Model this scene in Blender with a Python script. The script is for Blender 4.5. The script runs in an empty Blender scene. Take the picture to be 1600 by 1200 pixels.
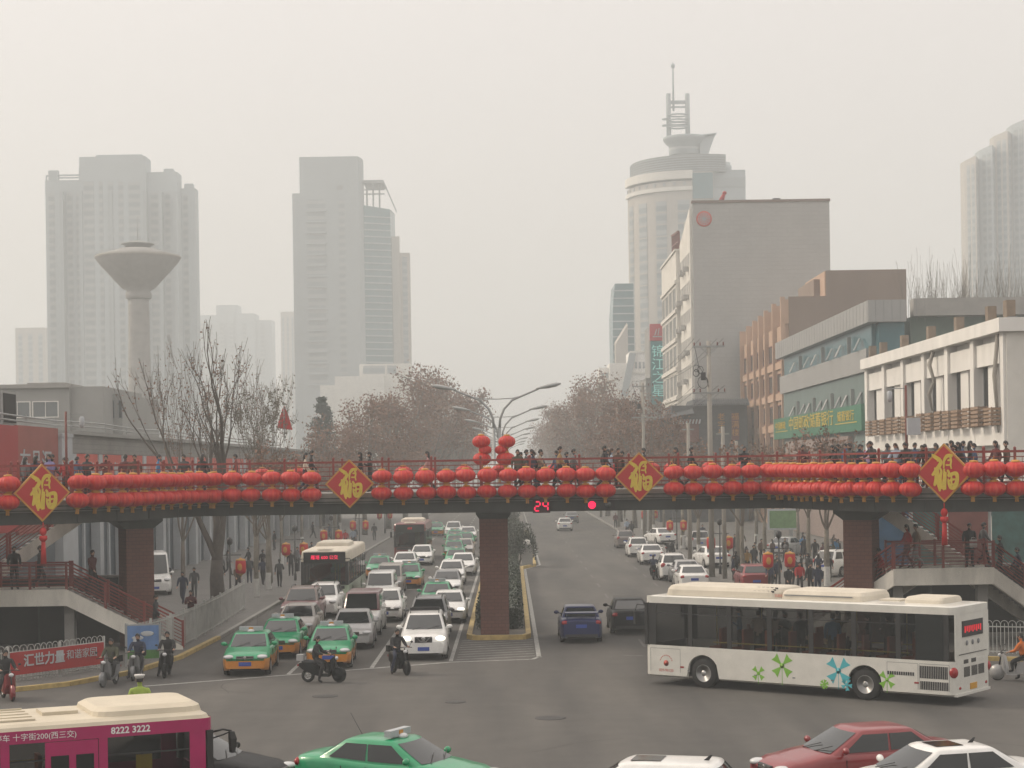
import bpy, math, random
from mathutils import Vector, Matrix
R = math.radians
random.seed(7)
S = bpy.context.scene
COL = S.collection

# ---------------------------------------------------------------- camera, sky, sun, exposure
F = 2800.0          # focal length in photo pixels (1600 wide)
H = 7.3             # eye height
ROLL = R(0.85)
cam_d = bpy.data.cameras.new('camera')
cam = bpy.data.objects.new('camera', cam_d); COL.objects.link(cam)
cam_d.sensor_width = 36.0
cam_d.lens = 36.0*F/1600.0
cam_d.shift_x = 3/1600.0
cam_d.shift_y = 130/1600.0
cam_d.clip_start = 0.5; cam_d.clip_end = 6000
cam.matrix_world = Matrix.Translation((0,0,H)) @ Matrix.Rotation(R(90),4,'X') @ Matrix.Rotation(-ROLL,4,'Z')
S.camera = cam

SUN_EL, SUN_AZ = R(34), R(-68)     # azimuth measured from +Y (the way the street runs) towards +X
W = bpy.data.worlds.new('World'); S.world = W; W.use_nodes = True
nt = W.node_tree; nt.nodes.clear()
out = nt.nodes.new('ShaderNodeOutputWorld'); bg = nt.nodes.new('ShaderNodeBackground')
sky = nt.nodes.new('ShaderNodeTexSky'); sky.sky_type = 'NISHITA'; sky.sun_disc = False
sky.sun_elevation = SUN_EL; sky.sun_rotation = SUN_AZ; sky.air_density = 1.0; sky.dust_density = 6.0; sky.ozone_density = 1.0
mixw = nt.nodes.new('ShaderNodeMixRGB'); mixw.inputs[0].default_value = 0.72
mixw.inputs[2].default_value = (9.2, 8.8, 8.45, 1)      # the grey-white smog layer above the haze
# overcast: brighter overhead than at the horizon
tcw=nt.nodes.new('ShaderNodeTexCoord'); spw=nt.nodes.new('ShaderNodeSeparateXYZ'); mrw=nt.nodes.new('ShaderNodeMapRange'); mlw=nt.nodes.new('ShaderNodeMixRGB')
nt.links.new(tcw.outputs['Generated'],spw.inputs[0]); nt.links.new(spw.outputs[2],mrw.inputs['Value'])
mrw.inputs['From Min'].default_value=0.0; mrw.inputs['From Max'].default_value=0.9; mrw.inputs['To Min'].default_value=0.68; mrw.inputs['To Max'].default_value=1.55
mlw.blend_type='MULTIPLY'; mlw.inputs[0].default_value=1; mlw.inputs[1].default_value=(9.35,8.45,7.7,1); nt.links.new(mrw.outputs[0],mlw.inputs[2]); nt.links.new(mlw.outputs[0],mixw.inputs[2])
nt.links.new(sky.outputs[0], mixw.inputs[1]); nt.links.new(mixw.outputs[0], bg.inputs[0])
bg.inputs[1].default_value = 0.15
nt.links.new(bg.outputs[0], out.inputs[0])

sun_d = bpy.data.lights.new('sun', 'SUN'); sun_d.energy = 2.2; sun_d.angle = R(12); sun_d.color = (1.0, 0.86, 0.68)
sun = bpy.data.objects.new('sun', sun_d); COL.objects.link(sun)
sdir = Vector((math.sin(SUN_AZ)*math.cos(SUN_EL), math.cos(SUN_AZ)*math.cos(SUN_EL), math.sin(SUN_EL)))
sun.rotation_euler = sdir.to_track_quat('Z','Y').to_euler()

S.view_settings.view_transform = 'Standard'; S.view_settings.look = 'None'
S.view_settings.exposure = -0.17; S.view_settings.gamma = 1.0
S.render.engine = 'CYCLES'
S.cycles.max_bounces = 6; S.cycles.diffuse_bounces = 2; S.cycles.glossy_bounces = 2
S.cycles.transmission_bounces = 4; S.cycles.transparent_max_bounces = 12; S.cycles.volume_bounces = 1
S.cycles.use_denoising = True
S.cycles.caustics_reflective = False; S.cycles.caustics_refractive = False

# ---------------------------------------------------------------- photo pixel -> world helpers
CA, SA = math.cos(ROLL), math.sin(ROLL)
def uv(px, py):
    u, v = px-797.0, 730.0-py
    return u*CA+v*SA, -u*SA+v*CA
def G(px, py, z=0.0):
    """point on the plane of height z seen at photo pixel"""
    u, v = uv(px, py); d = (z-H)*F/v
    return Vector((u*d/F, d, z))
def A(px, py, d):
    """point at distance d seen at photo pixel"""
    u, v = uv(px, py)
    return Vector((u*d/F, d, H+v*d/F))
def AX(px, py, X):
    """point with world X seen at photo pixel"""
    u, v = uv(px, py); d = X*F/u
    return Vector((X, d, H+v*d/F))

# ---------------------------------------------------------------- mesh builder
class MB:
    def __init__(s): s.v=[]; s.f=[]; s.m=[]; s.s=[]
    def add(s, vs, fs, m=0, smooth=False):
        b=len(s.v); s.v += [tuple(p) for p in vs]
        for f in fs: s.f.append([i+b for i in f]); s.m.append(m); s.s.append(smooth)
    def box(s, c, d, rz=0.0, m=0, taper=1.0, rx=0.0, ry=0.0):
        x,y,z = d[0]/2,d[1]/2,d[2]/2
        vs=[(-x,-y,-z),(x,-y,-z),(x,y,-z),(-x,y,-z),(-x*taper,-y*taper,z),(x*taper,-y*taper,z),(x*taper,y*taper,z),(-x*taper,y*taper,z)]
        M = Matrix.Translation(c) @ Matrix.Rotation(rz,4,'Z') @ Matrix.Rotation(ry,4,'Y') @ Matrix.Rotation(rx,4,'X')
        s.add([M@Vector(v) for v in vs], [(0,3,2,1),(4,5,6,7),(0,1,5,4),(1,2,6,5),(2,3,7,6),(3,0,4,7)], m)
    def bb(s, x0,x1,y0,y1,z0,z1, m=0):
        s.box(((x0+x1)/2,(y0+y1)/2,(z0+z1)/2),(abs(x1-x0),abs(y1-y0),abs(z1-z0)),m=m)
    def bar(s, p, q, w, h=None, m=0):
        """square bar from p to q"""
        p=Vector(p); q=Vector(q); h = w if h is None else h
        d=(q-p); L=d.length
        if L<1e-6: return
        d.normalize(); up=Vector((0,0,1)) if abs(d.z)<0.98 else Vector((1,0,0))
        a=d.cross(up).normalized()*w/2; b=a.cross(d).normalized()*h/2
        vs=[p-a-b,p+a-b,p+a+b,p-a+b,q-a-b,q+a-b,q+a+b,q-a+b]
        s.add(vs,[(0,3,2,1),(4,5,6,7),(0,1,5,4),(1,2,6,5),(2,3,7,6),(3,0,4,7)],m)
    def tube(s, pts, rad, n=6, m=0, smooth=True, cap=True):
        pts=[Vector(p) for p in pts]; k=len(pts)
        if not hasattr(rad,'__len__'): rad=[rad]*k
        vs=[]; ref=None
        for i,p in enumerate(pts):
            d=(pts[min(i+1,k-1)]-pts[max(i-1,0)])
            if d.length<1e-9: d=Vector((0,0,1))
            d.normalize()
            if ref is None: ref = Vector((1,0,0)) if abs(d.x)<0.9 else Vector((0,1,0))
            a=(ref-d*ref.dot(d)).normalized(); b=d.cross(a); ref=a
            for j in range(n):
                t=2*math.pi*j/n; vs.append(p+(a*math.cos(t)+b*math.sin(t))*rad[i])
        fs=[(i*n+j, i*n+(j+1)%n, (i+1)*n+(j+1)%n, (i+1)*n+j) for i in range(k-1) for j in range(n)]
        if cap: fs += [tuple(reversed(range(n))), tuple(range((k-1)*n, k*n))]
        s.add(vs,fs,m,smooth)
    def lathe(s, prof, n=16, c=(0,0,0), axis='Z', m=0, smooth=True, cap=True):
        """prof: list of (r, h)"""
        vs=[]
        for r,h in prof:
            for j in range(n):
                t=2*math.pi*j/n; x,y=r*math.cos(t), r*math.sin(t)
                if axis=='Z': p=(x,y,h)
                elif axis=='Y': p=(x,h,y)
                else: p=(h,x,y)
                vs.append((p[0]+c[0],p[1]+c[1],p[2]+c[2]))
        k=len(prof); fs=[]
        for i in range(k-1):
            for j in range(n):
                q=(i*n+j, i*n+(j+1)%n, (i+1)*n+(j+1)%n, (i+1)*n+j)
                fs.append(q if axis!='Y' else tuple(reversed(q)))
        if cap:
            a=tuple(reversed(range(n))); b=tuple(range((k-1)*n,k*n))
            if axis=='Y': a,b=tuple(reversed(a)),tuple(reversed(b))
            fs += [a,b]
        s.add(vs,fs,m,smooth)
    def ell(s, c, r, n=12, k=8, m=0, smooth=True):
        pr=[(max(1e-4,math.sin(math.pi*i/k)), -math.cos(math.pi*i/k)) for i in range(k+1)]
        vs=[]
        for a,h in pr:
            for j in range(n):
                t=2*math.pi*j/n; vs.append((c[0]+r[0]*a*math.cos(t), c[1]+r[1]*a*math.sin(t), c[2]+r[2]*h))
        s.add(vs,[(i*n+j, i*n+(j+1)%n, (i+1)*n+(j+1)%n, (i+1)*n+j) for i in range(k) for j in range(n)],m,smooth)
    def rings(s, rs, m=0, smooth=False, closed=True, cap=(True,True)):
        n=len(rs[0]); k=len(rs); vs=[p for r in rs for p in r]
        jj = n if closed else n-1
        fs=[(i*n+j, i*n+(j+1)%n, (i+1)*n+(j+1)%n, (i+1)*n+j) for i in range(k-1) for j in range(jj)]
        if cap[0]: fs.append(tuple(reversed(range(n))))
        if cap[1]: fs.append(tuple(range((k-1)*n,k*n)))
        s.add(vs,fs,m,smooth)
    def prism(s, poly, z0, z1, m=0):
        s.rings([[(x,y,z0) for x,y in poly],[(x,y,z1) for x,y in poly]],m)
    def vslab(s, poly, y0, y1, m=0):
        """polygon in xz extruded along y"""
        s.rings([[(x,y0,z) for x,z in poly],[(x,y1,z) for x,z in poly]],m)
    def mesh(s, name, mats):
        me=bpy.data.meshes.new(name); me.from_pydata(s.v,[],s.f)
        for q in (mats if isinstance(mats,(list,tuple)) else [mats]): me.materials.append(q)
        if s.f:
            me.polygons.foreach_set('material_index', s.m); me.polygons.foreach_set('use_smooth', s.s)
        me.update(); return me
    def build(s, name, mats, parent=None, loc=None, rz=None):
        o=bpy.data.objects.new(name, s.mesh(name,mats)); COL.objects.link(o)
        if parent is not None: o.parent=parent
        if loc is not None: o.location=loc
        if rz is not None: o.rotation_euler=(0,0,rz)
        return o

def tag(o, label=None, cat=None, group=None, kind=None):
    if label: o['label']=label
    if cat: o['category']=cat
    if group: o['group']=group
    if kind: o['kind']=kind
    return o
def thing(name, label, cat, loc=(0,0,0), rz=0.0, group=None, scale=1.0):
    o=bpy.data.objects.new(name,None); COL.objects.link(o); o.empty_display_size=0.2
    o.location=loc; o.rotation_euler=(0,0,rz); o.scale=(scale,)*3 if not hasattr(scale,'__len__') else scale
    return tag(o,label,cat,group)
def spawn(tpl, name, label, cat, loc, rz=0.0, group=None, mm=None, scale=1.0, skip=()):
    """tpl: list of (part name, mesh, [subparts]); objects share the mesh data"""
    root=thing(name,label,cat,loc,rz,group,scale)
    def rec(items, par):
        for it in items:
            if it[0] in skip: continue
            o=bpy.data.objects.new(it[0], it[1]); COL.objects.link(o); o.parent=par
            if mm:
                for i,sl in enumerate(o.material_slots):
                    q=it[1].materials[i]
                    if q and q.name in mm: sl.link='OBJECT'; sl.material=mm[q.name]
            if len(it)>2: rec(it[2], o)
    rec(tpl, root); return root
def ordn(i):
    W_=['first','second','third','fourth','fifth','sixth','seventh','eighth','ninth','tenth','eleventh','twelfth','thirteenth','fourteenth','fifteenth','sixteenth','seventeenth','eighteenth','nineteenth','twentieth','twenty-first','twenty-second','twenty-third','twenty-fourth']
    return W_[i-1]

# ---------------------------------------------------------------- materials
def mat(name, col, rough=0.6, metal=0.0, var=0.0, vs=3.0, bump=0.0, bs=20.0, spec=0.5, coat=0.0, emit=None, es=1.0, alpha=1.0, stretch=None):
    m=bpy.data.materials.new(name); m.use_nodes=True; n=m.node_tree.nodes; l=m.node_tree.links
    p=n['Principled BSDF']; p.inputs['Base Color'].default_value=(*col,1); p.inputs['Roughness'].default_value=rough
    p.inputs['Metallic'].default_value=metal; p.inputs['Specular IOR Level'].default_value=spec; p.inputs['Coat Weight'].default_value=coat
    if coat: p.inputs['Coat Roughness'].default_value=0.08
    if emit: p.inputs['Emission Color'].default_value=(*emit,1); p.inputs['Emission Strength'].default_value=es
    if alpha<1: p.inputs['Alpha'].default_value=alpha
    if var or bump:
        tc=n.new('ShaderNodeTexCoord'); vec=tc.outputs['Object']
        if stretch:
            mp=n.new('ShaderNodeMapping'); mp.inputs['Scale'].default_value=stretch; l.new(vec,mp.inputs[0]); vec=mp.outputs[0]
    if var:
        nz=n.new('ShaderNodeTexNoise'); nz.inputs['Scale'].default_value=vs; nz.inputs['Detail'].default_value=5; nz.inputs['Roughness'].default_value=0.6
        l.new(vec,nz.inputs['Vector'])
        mr=n.new('ShaderNodeMapRange'); mr.inputs['From Min'].default_value=0.3; mr.inputs['From Max'].default_value=0.7
        mr.inputs['To Min'].default_value=1-var; mr.inputs['To Max'].default_value=1+var; l.new(nz.outputs['Fac'],mr.inputs['Value'])
        mu=n.new('ShaderNodeMixRGB'); mu.blend_type='MULTIPLY'; mu.inputs[0].default_value=1; mu.inputs[1].default_value=(*col,1)
        l.new(mr.outputs[0],mu.inputs[2]); l.new(mu.outputs[0],p.inputs['Base Color'])
        m['varmix']=mu.name
    if bump:
        nb=n.new('ShaderNodeTexNoise'); nb.inputs['Scale'].default_value=bs; nb.inputs['Detail'].default_value=4; l.new(vec,nb.inputs['Vector'])
        b=n.new('ShaderNodeBump'); b.inputs['Strength'].default_value=bump; b.inputs['Distance'].default_value=0.02
        l.new(nb.outputs['Fac'],b.inputs['Height']); l.new(b.outputs[0],p.inputs['Normal'])
    return m
def paint(name, col, dirt=0.10): return mat(name,col,rough=0.32,coat=0.5,var=dirt,vs=2.2)
def brickmat(name, c1, c2, mortar, scale, rough=0.85, bw=0.5, rh=0.25, mort=0.02, var=0.12, axes='XZ'):
    m=mat(name,c1,rough=rough,var=var,vs=0.35); n=m.node_tree.nodes; l=m.node_tree.links
    br=n.new('ShaderNodeTexBrick'); br.inputs['Color1'].default_value=(*c1,1); br.inputs['Color2'].default_value=(*c2,1); br.inputs['Mortar'].default_value=(*mortar,1)
    br.inputs['Scale'].default_value=scale; br.inputs['Mortar Size'].default_value=mort; br.inputs['Brick Width'].default_value=bw; br.inputs['Row Height'].default_value=rh
    tc=n.new('ShaderNodeTexCoord'); sp=n.new('ShaderNodeSeparateXYZ'); cb=n.new('ShaderNodeCombineXYZ'); l.new(tc.outputs['Object'],sp.inputs[0])
    if axes=='XZ': l.new(sp.outputs[0],cb.inputs[0]); l.new(sp.outputs[2],cb.inputs[1])
    elif axes=='YZ': l.new(sp.outputs[1],cb.inputs[0]); l.new(sp.outputs[2],cb.inputs[1])
    elif axes=='WZ':
        ad=n.new('ShaderNodeMath'); l.new(sp.outputs[0],ad.inputs[0]); l.new(sp.outputs[1],ad.inputs[1]); l.new(ad.outputs[0],cb.inputs[0]); l.new(sp.outputs[2],cb.inputs[1])
    else: l.new(sp.outputs[0],cb.inputs[0]); l.new(sp.outputs[1],cb.inputs[1])
    l.new(cb.outputs[0],br.inputs['Vector']); l.new(br.outputs['Color'], n[m['varmix']].inputs[1])
    return m

M={}
M['asphalt']=mat('asphalt',(0.085,0.082,0.076),0.85,var=0.16,vs=0.18,bump=0.3,bs=35)
M['paving']=brickmat('paving',(0.155,0.150,0.140),(0.13,0.127,0.12),(0.08,0.08,0.075),1.0,bw=0.6,rh=0.3,mort=0.012,axes='XY')
M['kerb']=mat('kerb stone',(0.25,0.245,0.23),0.8,var=0.15,vs=2)
M['kerb_yellow']=mat('yellow kerb paint',(0.42,0.31,0.12),0.7,var=0.25,vs=3)
M['kerb_black']=mat('black kerb paint',(0.06,0.06,0.055),0.7,var=0.2,vs=3)
M['mark']=mat('worn white road paint',(0.30,0.30,0.285),0.8,var=0.35,vs=4)
M['mark_y']=mat('worn yellow road paint',(0.34,0.27,0.10),0.8,var=0.3,vs=4)
M['concrete']=mat('concrete',(0.30,0.29,0.275),0.85,var=0.15,vs=0.8,bump=0.2,bs=8)
M['stair_beam']=mat('painted stair beam',(0.74,0.71,0.64),0.75,var=0.2,vs=1.6,stretch=(1,1,.35))
M['girder']=mat('dark green grey girder',(0.045,0.050,0.047),0.6,var=0.3,vs=1.1,stretch=(1,1,.3))
M['fascia']=mat('fascia ledge',(0.20,0.195,0.185),0.7,var=0.35,vs=1.6,stretch=(1,1,.3))
M['rail']=mat('red rail paint',(0.21,0.032,0.024),0.45,var=0.2,vs=4)
M['pillar']=brickmat('red brown tile',(0.15,0.066,0.05),(0.13,0.057,0.044),(0.07,0.035,0.03),1.0,bw=0.30,rh=0.15,mort=0.008,axes='WZ')
M['lantern']=mat('red lantern cloth',(0.46,0.007,0.008),0.55,var=0.12,vs=3)
M['lantern_dk']=mat('lantern rib',(0.52,0.03,0.014),0.6)
M['gold']=mat('gold trim',(0.50,0.24,0.035),0.5,var=0.1)
M['gold_txt']=mat('gold lettering',(0.60,0.44,0.05),0.45,var=0.1)
M['boardred']=mat('glossy red board',(0.42,0.012,0.014),0.4,var=0.05)
M['glass']=mat('dark car glass',(0.018,0.022,0.024),0.08,spec=0.8)
M['glass_lt']=mat('pale reflective glass',(0.10,0.115,0.12),0.12,spec=1.0)
M['glass_b']=mat('building window glass',(0.05,0.06,0.062),0.2,spec=0.5,var=0.3,vs=0.6)
M['glass_teal']=mat('teal glass',(0.04,0.13,0.155),0.25,spec=0.5,var=0.15,vs=0.3)
M['bus_glass']=mat('tinted bus glass',(0.006,0.008,0.009),0.06,spec=0.4,alpha=0.37)
M['tyre']=mat('tyre rubber',(0.018,0.018,0.018),0.85)
M['rim']=mat('alloy rim',(0.40,0.40,0.40),0.35,metal=0.7)
M['black']=mat('black plastic',(0.02,0.02,0.021),0.5)
M['dark']=mat('underbody dark',(0.012,0.012,0.012),0.9)
M['chrome']=mat('chrome trim',(0.55,0.55,0.55),0.2,metal=0.9)
M['plate']=mat('blue licence plate',(0.03,0.07,0.32),0.5)
M['plate_y']=mat('yellow licence plate',(0.55,0.28,0.02),0.5)
M['white_txt']=mat('white lettering',(0.75,0.75,0.74),0.6)
M['headlamp']=mat('headlamp glass',(0.55,0.56,0.57),0.15,spec=0.8)
M['headlamp_on']=mat('lit headlamp',(0.8,0.8,0.75),0.2,emit=(1,0.95,0.8),es=1.6)
M['taillamp']=mat('red tail lamp',(0.30,0.01,0.012),0.25)
M['led_red']=mat('red led light',(0.5,0.0,0.02),0.5,emit=(1.0,0.012,0.09),es=1.5)
M['led_dim']=mat('dim red led text',(0.4,0.0,0.01),0.5,emit=(1.0,0.02,0.04),es=0.55)
M['led_box']=mat('led housing',(0.03,0.008,0.01),0.5)
M['steel']=mat('galvanised steel',(0.30,0.31,0.31),0.5,metal=0.3,var=0.1)
M['lamp_head']=mat('lamp head',(0.34,0.35,0.35),0.5)
M['pole_conc']=mat('concrete pole',(0.30,0.28,0.25),0.9,var=0.12,vs=1.0)
M['wood']=mat('pale crate wood',(0.28,0.19,0.13),0.8,var=0.25,vs=3)
M['bark']=mat('dark bark',(0.06,0.052,0.045),0.95,var=0.3,vs=4,bump=0.6,bs=9)
M['bark_lt']=mat('plane tree bark',(0.155,0.14,0.115),0.95,var=0.35,vs=3)
M['twig']=mat('bare twig',(0.15,0.13,0.11),0.9)
M['whitewash']=mat('whitewashed trunk',(0.50,0.50,0.48),0.9,var=0.12)
M['leaf_brown']=mat('dry brown leaves',(0.205,0.118,0.080),0.8,var=0.35,vs=0.7)
M['leaf_dull']=mat('dull grey brown leaves',(0.115,0.100,0.065),0.8,var=0.3,vs=0.7)
M['leaf_dark']=mat('dark hedge leaves',(0.022,0.034,0.018),0.7,var=0.4,vs=2)
M['conifer']=mat('conifer needles',(0.03,0.055,0.04),0.8,var=0.3,vs=1)
# ================================================================ the setting
def sheet(name, poly, z, m, kind='structure'):
    b=MB(); b.add([(x,y,z) for x,y in poly],[tuple(range(len(poly)))]); o=b.build(name,m); tag(o,kind=kind); return o
def wornmat(name, c1, c2, scale, rough=0.9):
    """asphalt with tyre-polished lanes, patches and oil stains"""
    m=mat(name,c1,rough,var=0.10,vs=0.9,bump=0.25,bs=40); n=m.node_tree.nodes; l=m.node_tree.links
    tc=n.new('ShaderNodeTexCoord'); mp=n.new('ShaderNodeMapping'); mp.inputs['Scale'].default_value=(1.0,0.12,1); l.new(tc.outputs['Object'],mp.inputs[0])
    nz=n.new('ShaderNodeTexNoise'); nz.inputs['Scale'].default_value=scale; nz.inputs['Detail'].default_value=6; l.new(mp.outputs[0],nz.inputs['Vector'])
    cr=n.new('ShaderNodeValToRGB'); cr.color_ramp.elements[0].position=0.35; cr.color_ramp.elements[1].position=0.68
    cr.color_ramp.elements[0].color=(*c2,1); cr.color_ramp.elements[1].color=(*c1,1); l.new(nz.outputs['Fac'],cr.inputs[0])
    l.new(cr.outputs[0], n[m['varmix']].inputs[1]); return m
M['road']=wornmat('street asphalt',(0.104,0.098,0.089),(0.060,0.058,0.055),0.45)
M['mark_f']=mat('nearly worn off paint',(.125,.12,.112),.85,var=.35,vs=3)
M['patch']=mat('dark asphalt patch',(0.058,0.056,0.052),0.9,var=0.25,vs=2)
M['iron']=mat('cast iron cover',(0.028,0.027,0.026),0.6,var=0.3,vs=8)
M['earth']=mat('city ground',(0.14,0.13,0.115),0.95,var=0.2,vs=0.05)

KL, KR = -12.7, 11.9
sheet('ground',[(-1500,-300),(1500,-300),(1500,1500),(-1500,1500)],-0.004,M['earth'])
LC=[(-60,57.5),(-17.3,59.6),(-15.2,61.6),(-13.7,65),(-12.9,70),(KL,78)]
RC=[(KR,80),(12.3,73),(13.6,68.3),(16,65.6),(19,64.6),(60,63)]
sheet('road',[(-300,20),(300,20),(300,63)]+RC[::-1]+[(KR,900),(KL,900)]+LC[::-1]+[(-300,57.5)],0.0,M['road'])
def pavement(name, poly):
    b=MB(); b.prism(poly,0.0,0.14); o=b.build(name,M['paving']); tag(o,kind='structure')
pavement('pavement',[(x-0.22,y+0.1) for x,y in LC]+[(KL-0.22,900),(-60,900)])
pavement('pavement',[(KR+0.22,900)]+[(x+0.22,y+0.15) for x,y in RC]+[(60,900)])
def kerb(name, pts, w=0.2, h=0.15, stripes=False, m='kerb', m2=None):
    b=MB(); pts=[Vector((p[0],p[1],0)) for p in pts]
    for p,q in zip(pts,pts[1:]):
        L=(q-p).length; n=max(1,int(L/1.2)) if stripes else 1
        for i in range(n):
            a=p.lerp(q,i/n); c=p.lerp(q,(i+1)/n)
            b.bar(a+Vector((0,0,h/2)),c+Vector((0,0,h/2)),w,h,m=(i%2 if stripes else 0))
    o=b.build(name,[M[m],M[m2 or m]]); tag(o,kind='structure'); return o
kerb('kerb',[(x-0.11,y+0.05) for x,y in LC],0.21,0.15,m='kerb_yellow')
kerb('kerb',[(KL-0.11,78),(KL-0.11,900)],0.21,0.15)
kerb('kerb',[(x+0.11,y+0.07) for x,y in RC],0.21,0.15,m='kerb_yellow')
kerb('kerb',[(KR+0.11,80),(KR+0.11,900)],0.21,0.15)

# road markings: lane lines, stop line, hatched nose of the island
def stripe(b, p, q, w, z=0.004):
    p=Vector((p[0],p[1],z)); q=Vector((q[0],q[1],z)); d=(q-p).normalized(); s=Vector((-d.y,d.x,0))*w/2
    b.add([p-s,q-s,q+s,p+s],[(0,1,2,3)])
b=MB()
def stopy(x): return 61.3+(x+12.5)*0.60
stripe(b,(-12.6,stopy(-12.6)),(-2.3,stopy(-2.3)),0.22)
for x in (-8.05,-5.2): stripe(b,(x,stopy(x)+0.2),(x+0.02,98),0.15)
for x in (-8.05,-5.2):
    y=102
    while y<420: stripe(b,(x,y),(x,y+4),0.15); y+=9
stripe(b,(-2.35,stopy(-2.3)+0.3),(-2.2,420),0.15)
tag(b.build('road_marking',M['mark']),kind='structure'); b=MB()
for x in (5.3,8.8):
    y=72
    while y<420: stripe(b,(x,y),(x,y+3.2),0.11); y+=9
tag(b.build('road_marking',M['mark_f']),kind='structure'); b=MB()
stripe(b,(1.0,68.6),(0.95,128),0.18); stripe(b,(0.95,128),(2.1,133),0.18); stripe(b,(2.1,133),(2.1,420),0.15)
stripe(b,(-2.3,67.4),(0.75,68.0),0.18); stripe(b,(0.72,68.0),(1.05,68.9),0.18)
for i in range(9):
    y=68.2+i*0.92; stripe(b,(-2.15,y),(0.85,y+1.0),0.10)
tag(b.build('road_marking',M['mark']),kind='structure')
b=MB()
for i in range(3): stripe(b,(4.2+i*2.9,69.0+i*.6),(5.0+i*2.9,68.6+i*.6),0.18)
tag(b.build('road_marking',M['mark_f']),kind='structure')
for (px,py,r,lab) in ((508,1088,0.42,'dark round manhole cover near the front scooter'),(712,1097,0.33,'small worn manhole cover in the middle of the junction'),(860,1122,0.45,'large faint manhole cover beyond the green taxi roof')):
    p=G(px,py); b=MB(); b.lathe([(r,0.002),(r,0.008),(r*0.9,0.010)],20)
    tag(b.build('manhole_cover',M['iron'],loc=(p.x,p.y,0)),lab,'manhole cover','manhole covers in the junction')
b=MB(); 
for (x0,y0,w_,l_) in ((5.6,92,1.6,9),(8.9,120,1.4,14)):
    b.add([(x0,y0,0.003),(x0+w_,y0+.2,0.003),(x0+w_,y0+l_,0.003),(x0,y0+l_-.2,0.003)],[(0,1,2,3)])
tag(b.build('road_patch',M['patch']),kind='structure')

# cracks and tyre-darkened streaks in the junction
rn=random.Random(21); b=MB()
for k in range(16):
    x=rn.uniform(-14,14); y=rn.uniform(43,66); a=rn.uniform(-.5,.5)+(1.57 if k%3==0 else 0); P=[Vector((x,y,.0035))]
    for i in range(7): a+=rn.uniform(-.35,.35); P.append(P[-1]+Vector((math.cos(a),math.sin(a),0))*rn.uniform(.3,.9))
    for p,q in zip(P,P[1:]): stripe(b,p,q,rn.uniform(.025,.05),z=.0035)
tag(b.build('road_crack',M['patch']),kind='structure')
# median island with hedge
isl=[(-1.85,76.6),(-1.6,75.9),(0.45,75.9),(0.68,76.6),(0.72,128),(1.7,131.5),(1.7,420),(-2.0,420)]
b=MB(); b.prism([(x,y) for x,y in isl],0,0.13); tag(b.build('median_island',M['earth']),kind='structure')
kerb('kerb',isl[:6]+[(1.7,200)],0.22,0.2,m='kerb_yellow'); kerb('kerb',[isl[0],(-1.95,200)],0.22,0.2,m='kerb_yellow')

def leafball(b, c, r, n, size, m=0, rnd=random, flat=0.0):
    """n small leaf quads scattered in an ellipsoid"""
    for _ in range(n):
        while True:
            p=Vector((rnd.uniform(-1,1),rnd.uniform(-1,1),rnd.uniform(-1,1)))
            if p.length<=1: break
        p=Vector((c[0]+p.x*r[0],c[1]+p.y*r[1],c[2]+p.z*r[2]))
        a=Vector((rnd.gauss(0,1),rnd.gauss(0,1),rnd.gauss(0,1)*(1-flat))).normalized(); t=Vector((rnd.gauss(0,1),rnd.gauss(0,1),rnd.gauss(0,1)))
        e=a.cross(t).normalized()*size*rnd.uniform(.6,1.2); a=a*size*rnd.uniform(.6,1.2)
        b.add([p-a*.5,p-e*.35,p+a*.5,p+e*.35],[(0,1,2,3)],m)
def hedge(x0,x1,y0,y1,h,label):
    t=thing('hedge',label,'hedge',((x0+x1)/2,(y0+y1)/2,0.13))
    b=MB(); w=(x1-x0)/2; l=(y1-y0)/2
    b.box((0,0,h*.45),(2*w-.25,2*l-.25,h*.9)); b.build('hedge_core',M['leaf_dark'],t)
    b=MB(); rn=random.Random(int(y0))
    for _ in range(int(min(9000,(2*l)*(2*w+2*h)*90))):
        f=rn.random()*(2*w+2*h); y=rn.uniform(-l,l)
        if f<h: p=(-w+rn.uniform(-.08,.1),y,f)
        elif f<2*h: p=(w+rn.uniform(-.1,.08),y,f-h)
        else: p=(f-2*h-w,y,h+rn.uniform(-.12,.1))
        if rn.random()<.06: p=(rn.uniform(-w,w),-l+rn.uniform(-.08,.08),rn.uniform(0,h))
        leafball(b,p,(.04,.04,.04),1,.13,rnd=rn)
    b.build('foliage',M['leaf_dark'],t); return t
hedge(-1.5,-1.35+0.0,77.5,100,0.9,'narrow strip of dark hedge left of the bridge pillar on the median') if False else None
hedge(-1.55,0.4,79.5,127,1.0,'long clipped dark hedge on the median island behind the red pillar')
# ================================================================ footbridge ring
def catmull(P, n=8):
    out=[]
    for i in range(len(P)-1):
        p0=P[max(i-1,0)]; p1=P[i]; p2=P[i+1]; p3=P[min(i+2,len(P)-1)]
        for k in range(n):
            t=k/n; out.append(0.5*((2*p1)+(p2-p0)*t+(2*p0-5*p1+4*p2-p3)*t*t+(3*p1-p0-3*p2+p3)*t**3))
    out.append(P[-1]); return out
def pd(px, d): return Vector(((px-797)*d/F, d, 0))
NL=catmull([pd(p,d) for p,d in ((-420,66.3),(-200,66.4),(-60,66.5),(20,66.9),(95,67.6),(150,69.0),(200,70.9),(245,73.0),(285,75.0),(322,76.3))],5)
NC=[pd(p,d) for p,d in ((322,76.3),(560,76.0),(770,75.7),(1000,75.6),(1218,75.6))]
NR=catmull([pd(p,d) for p,d in ((1218,75.6),(1246,73.7),(1285,71.3),(1335,69.0),(1395,67.3),(1450,66.4),(1510,65.9),(1660,65.6),(1900,65.5))],5)
NEAR=NL+NC[1:]+NR[1:]
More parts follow.
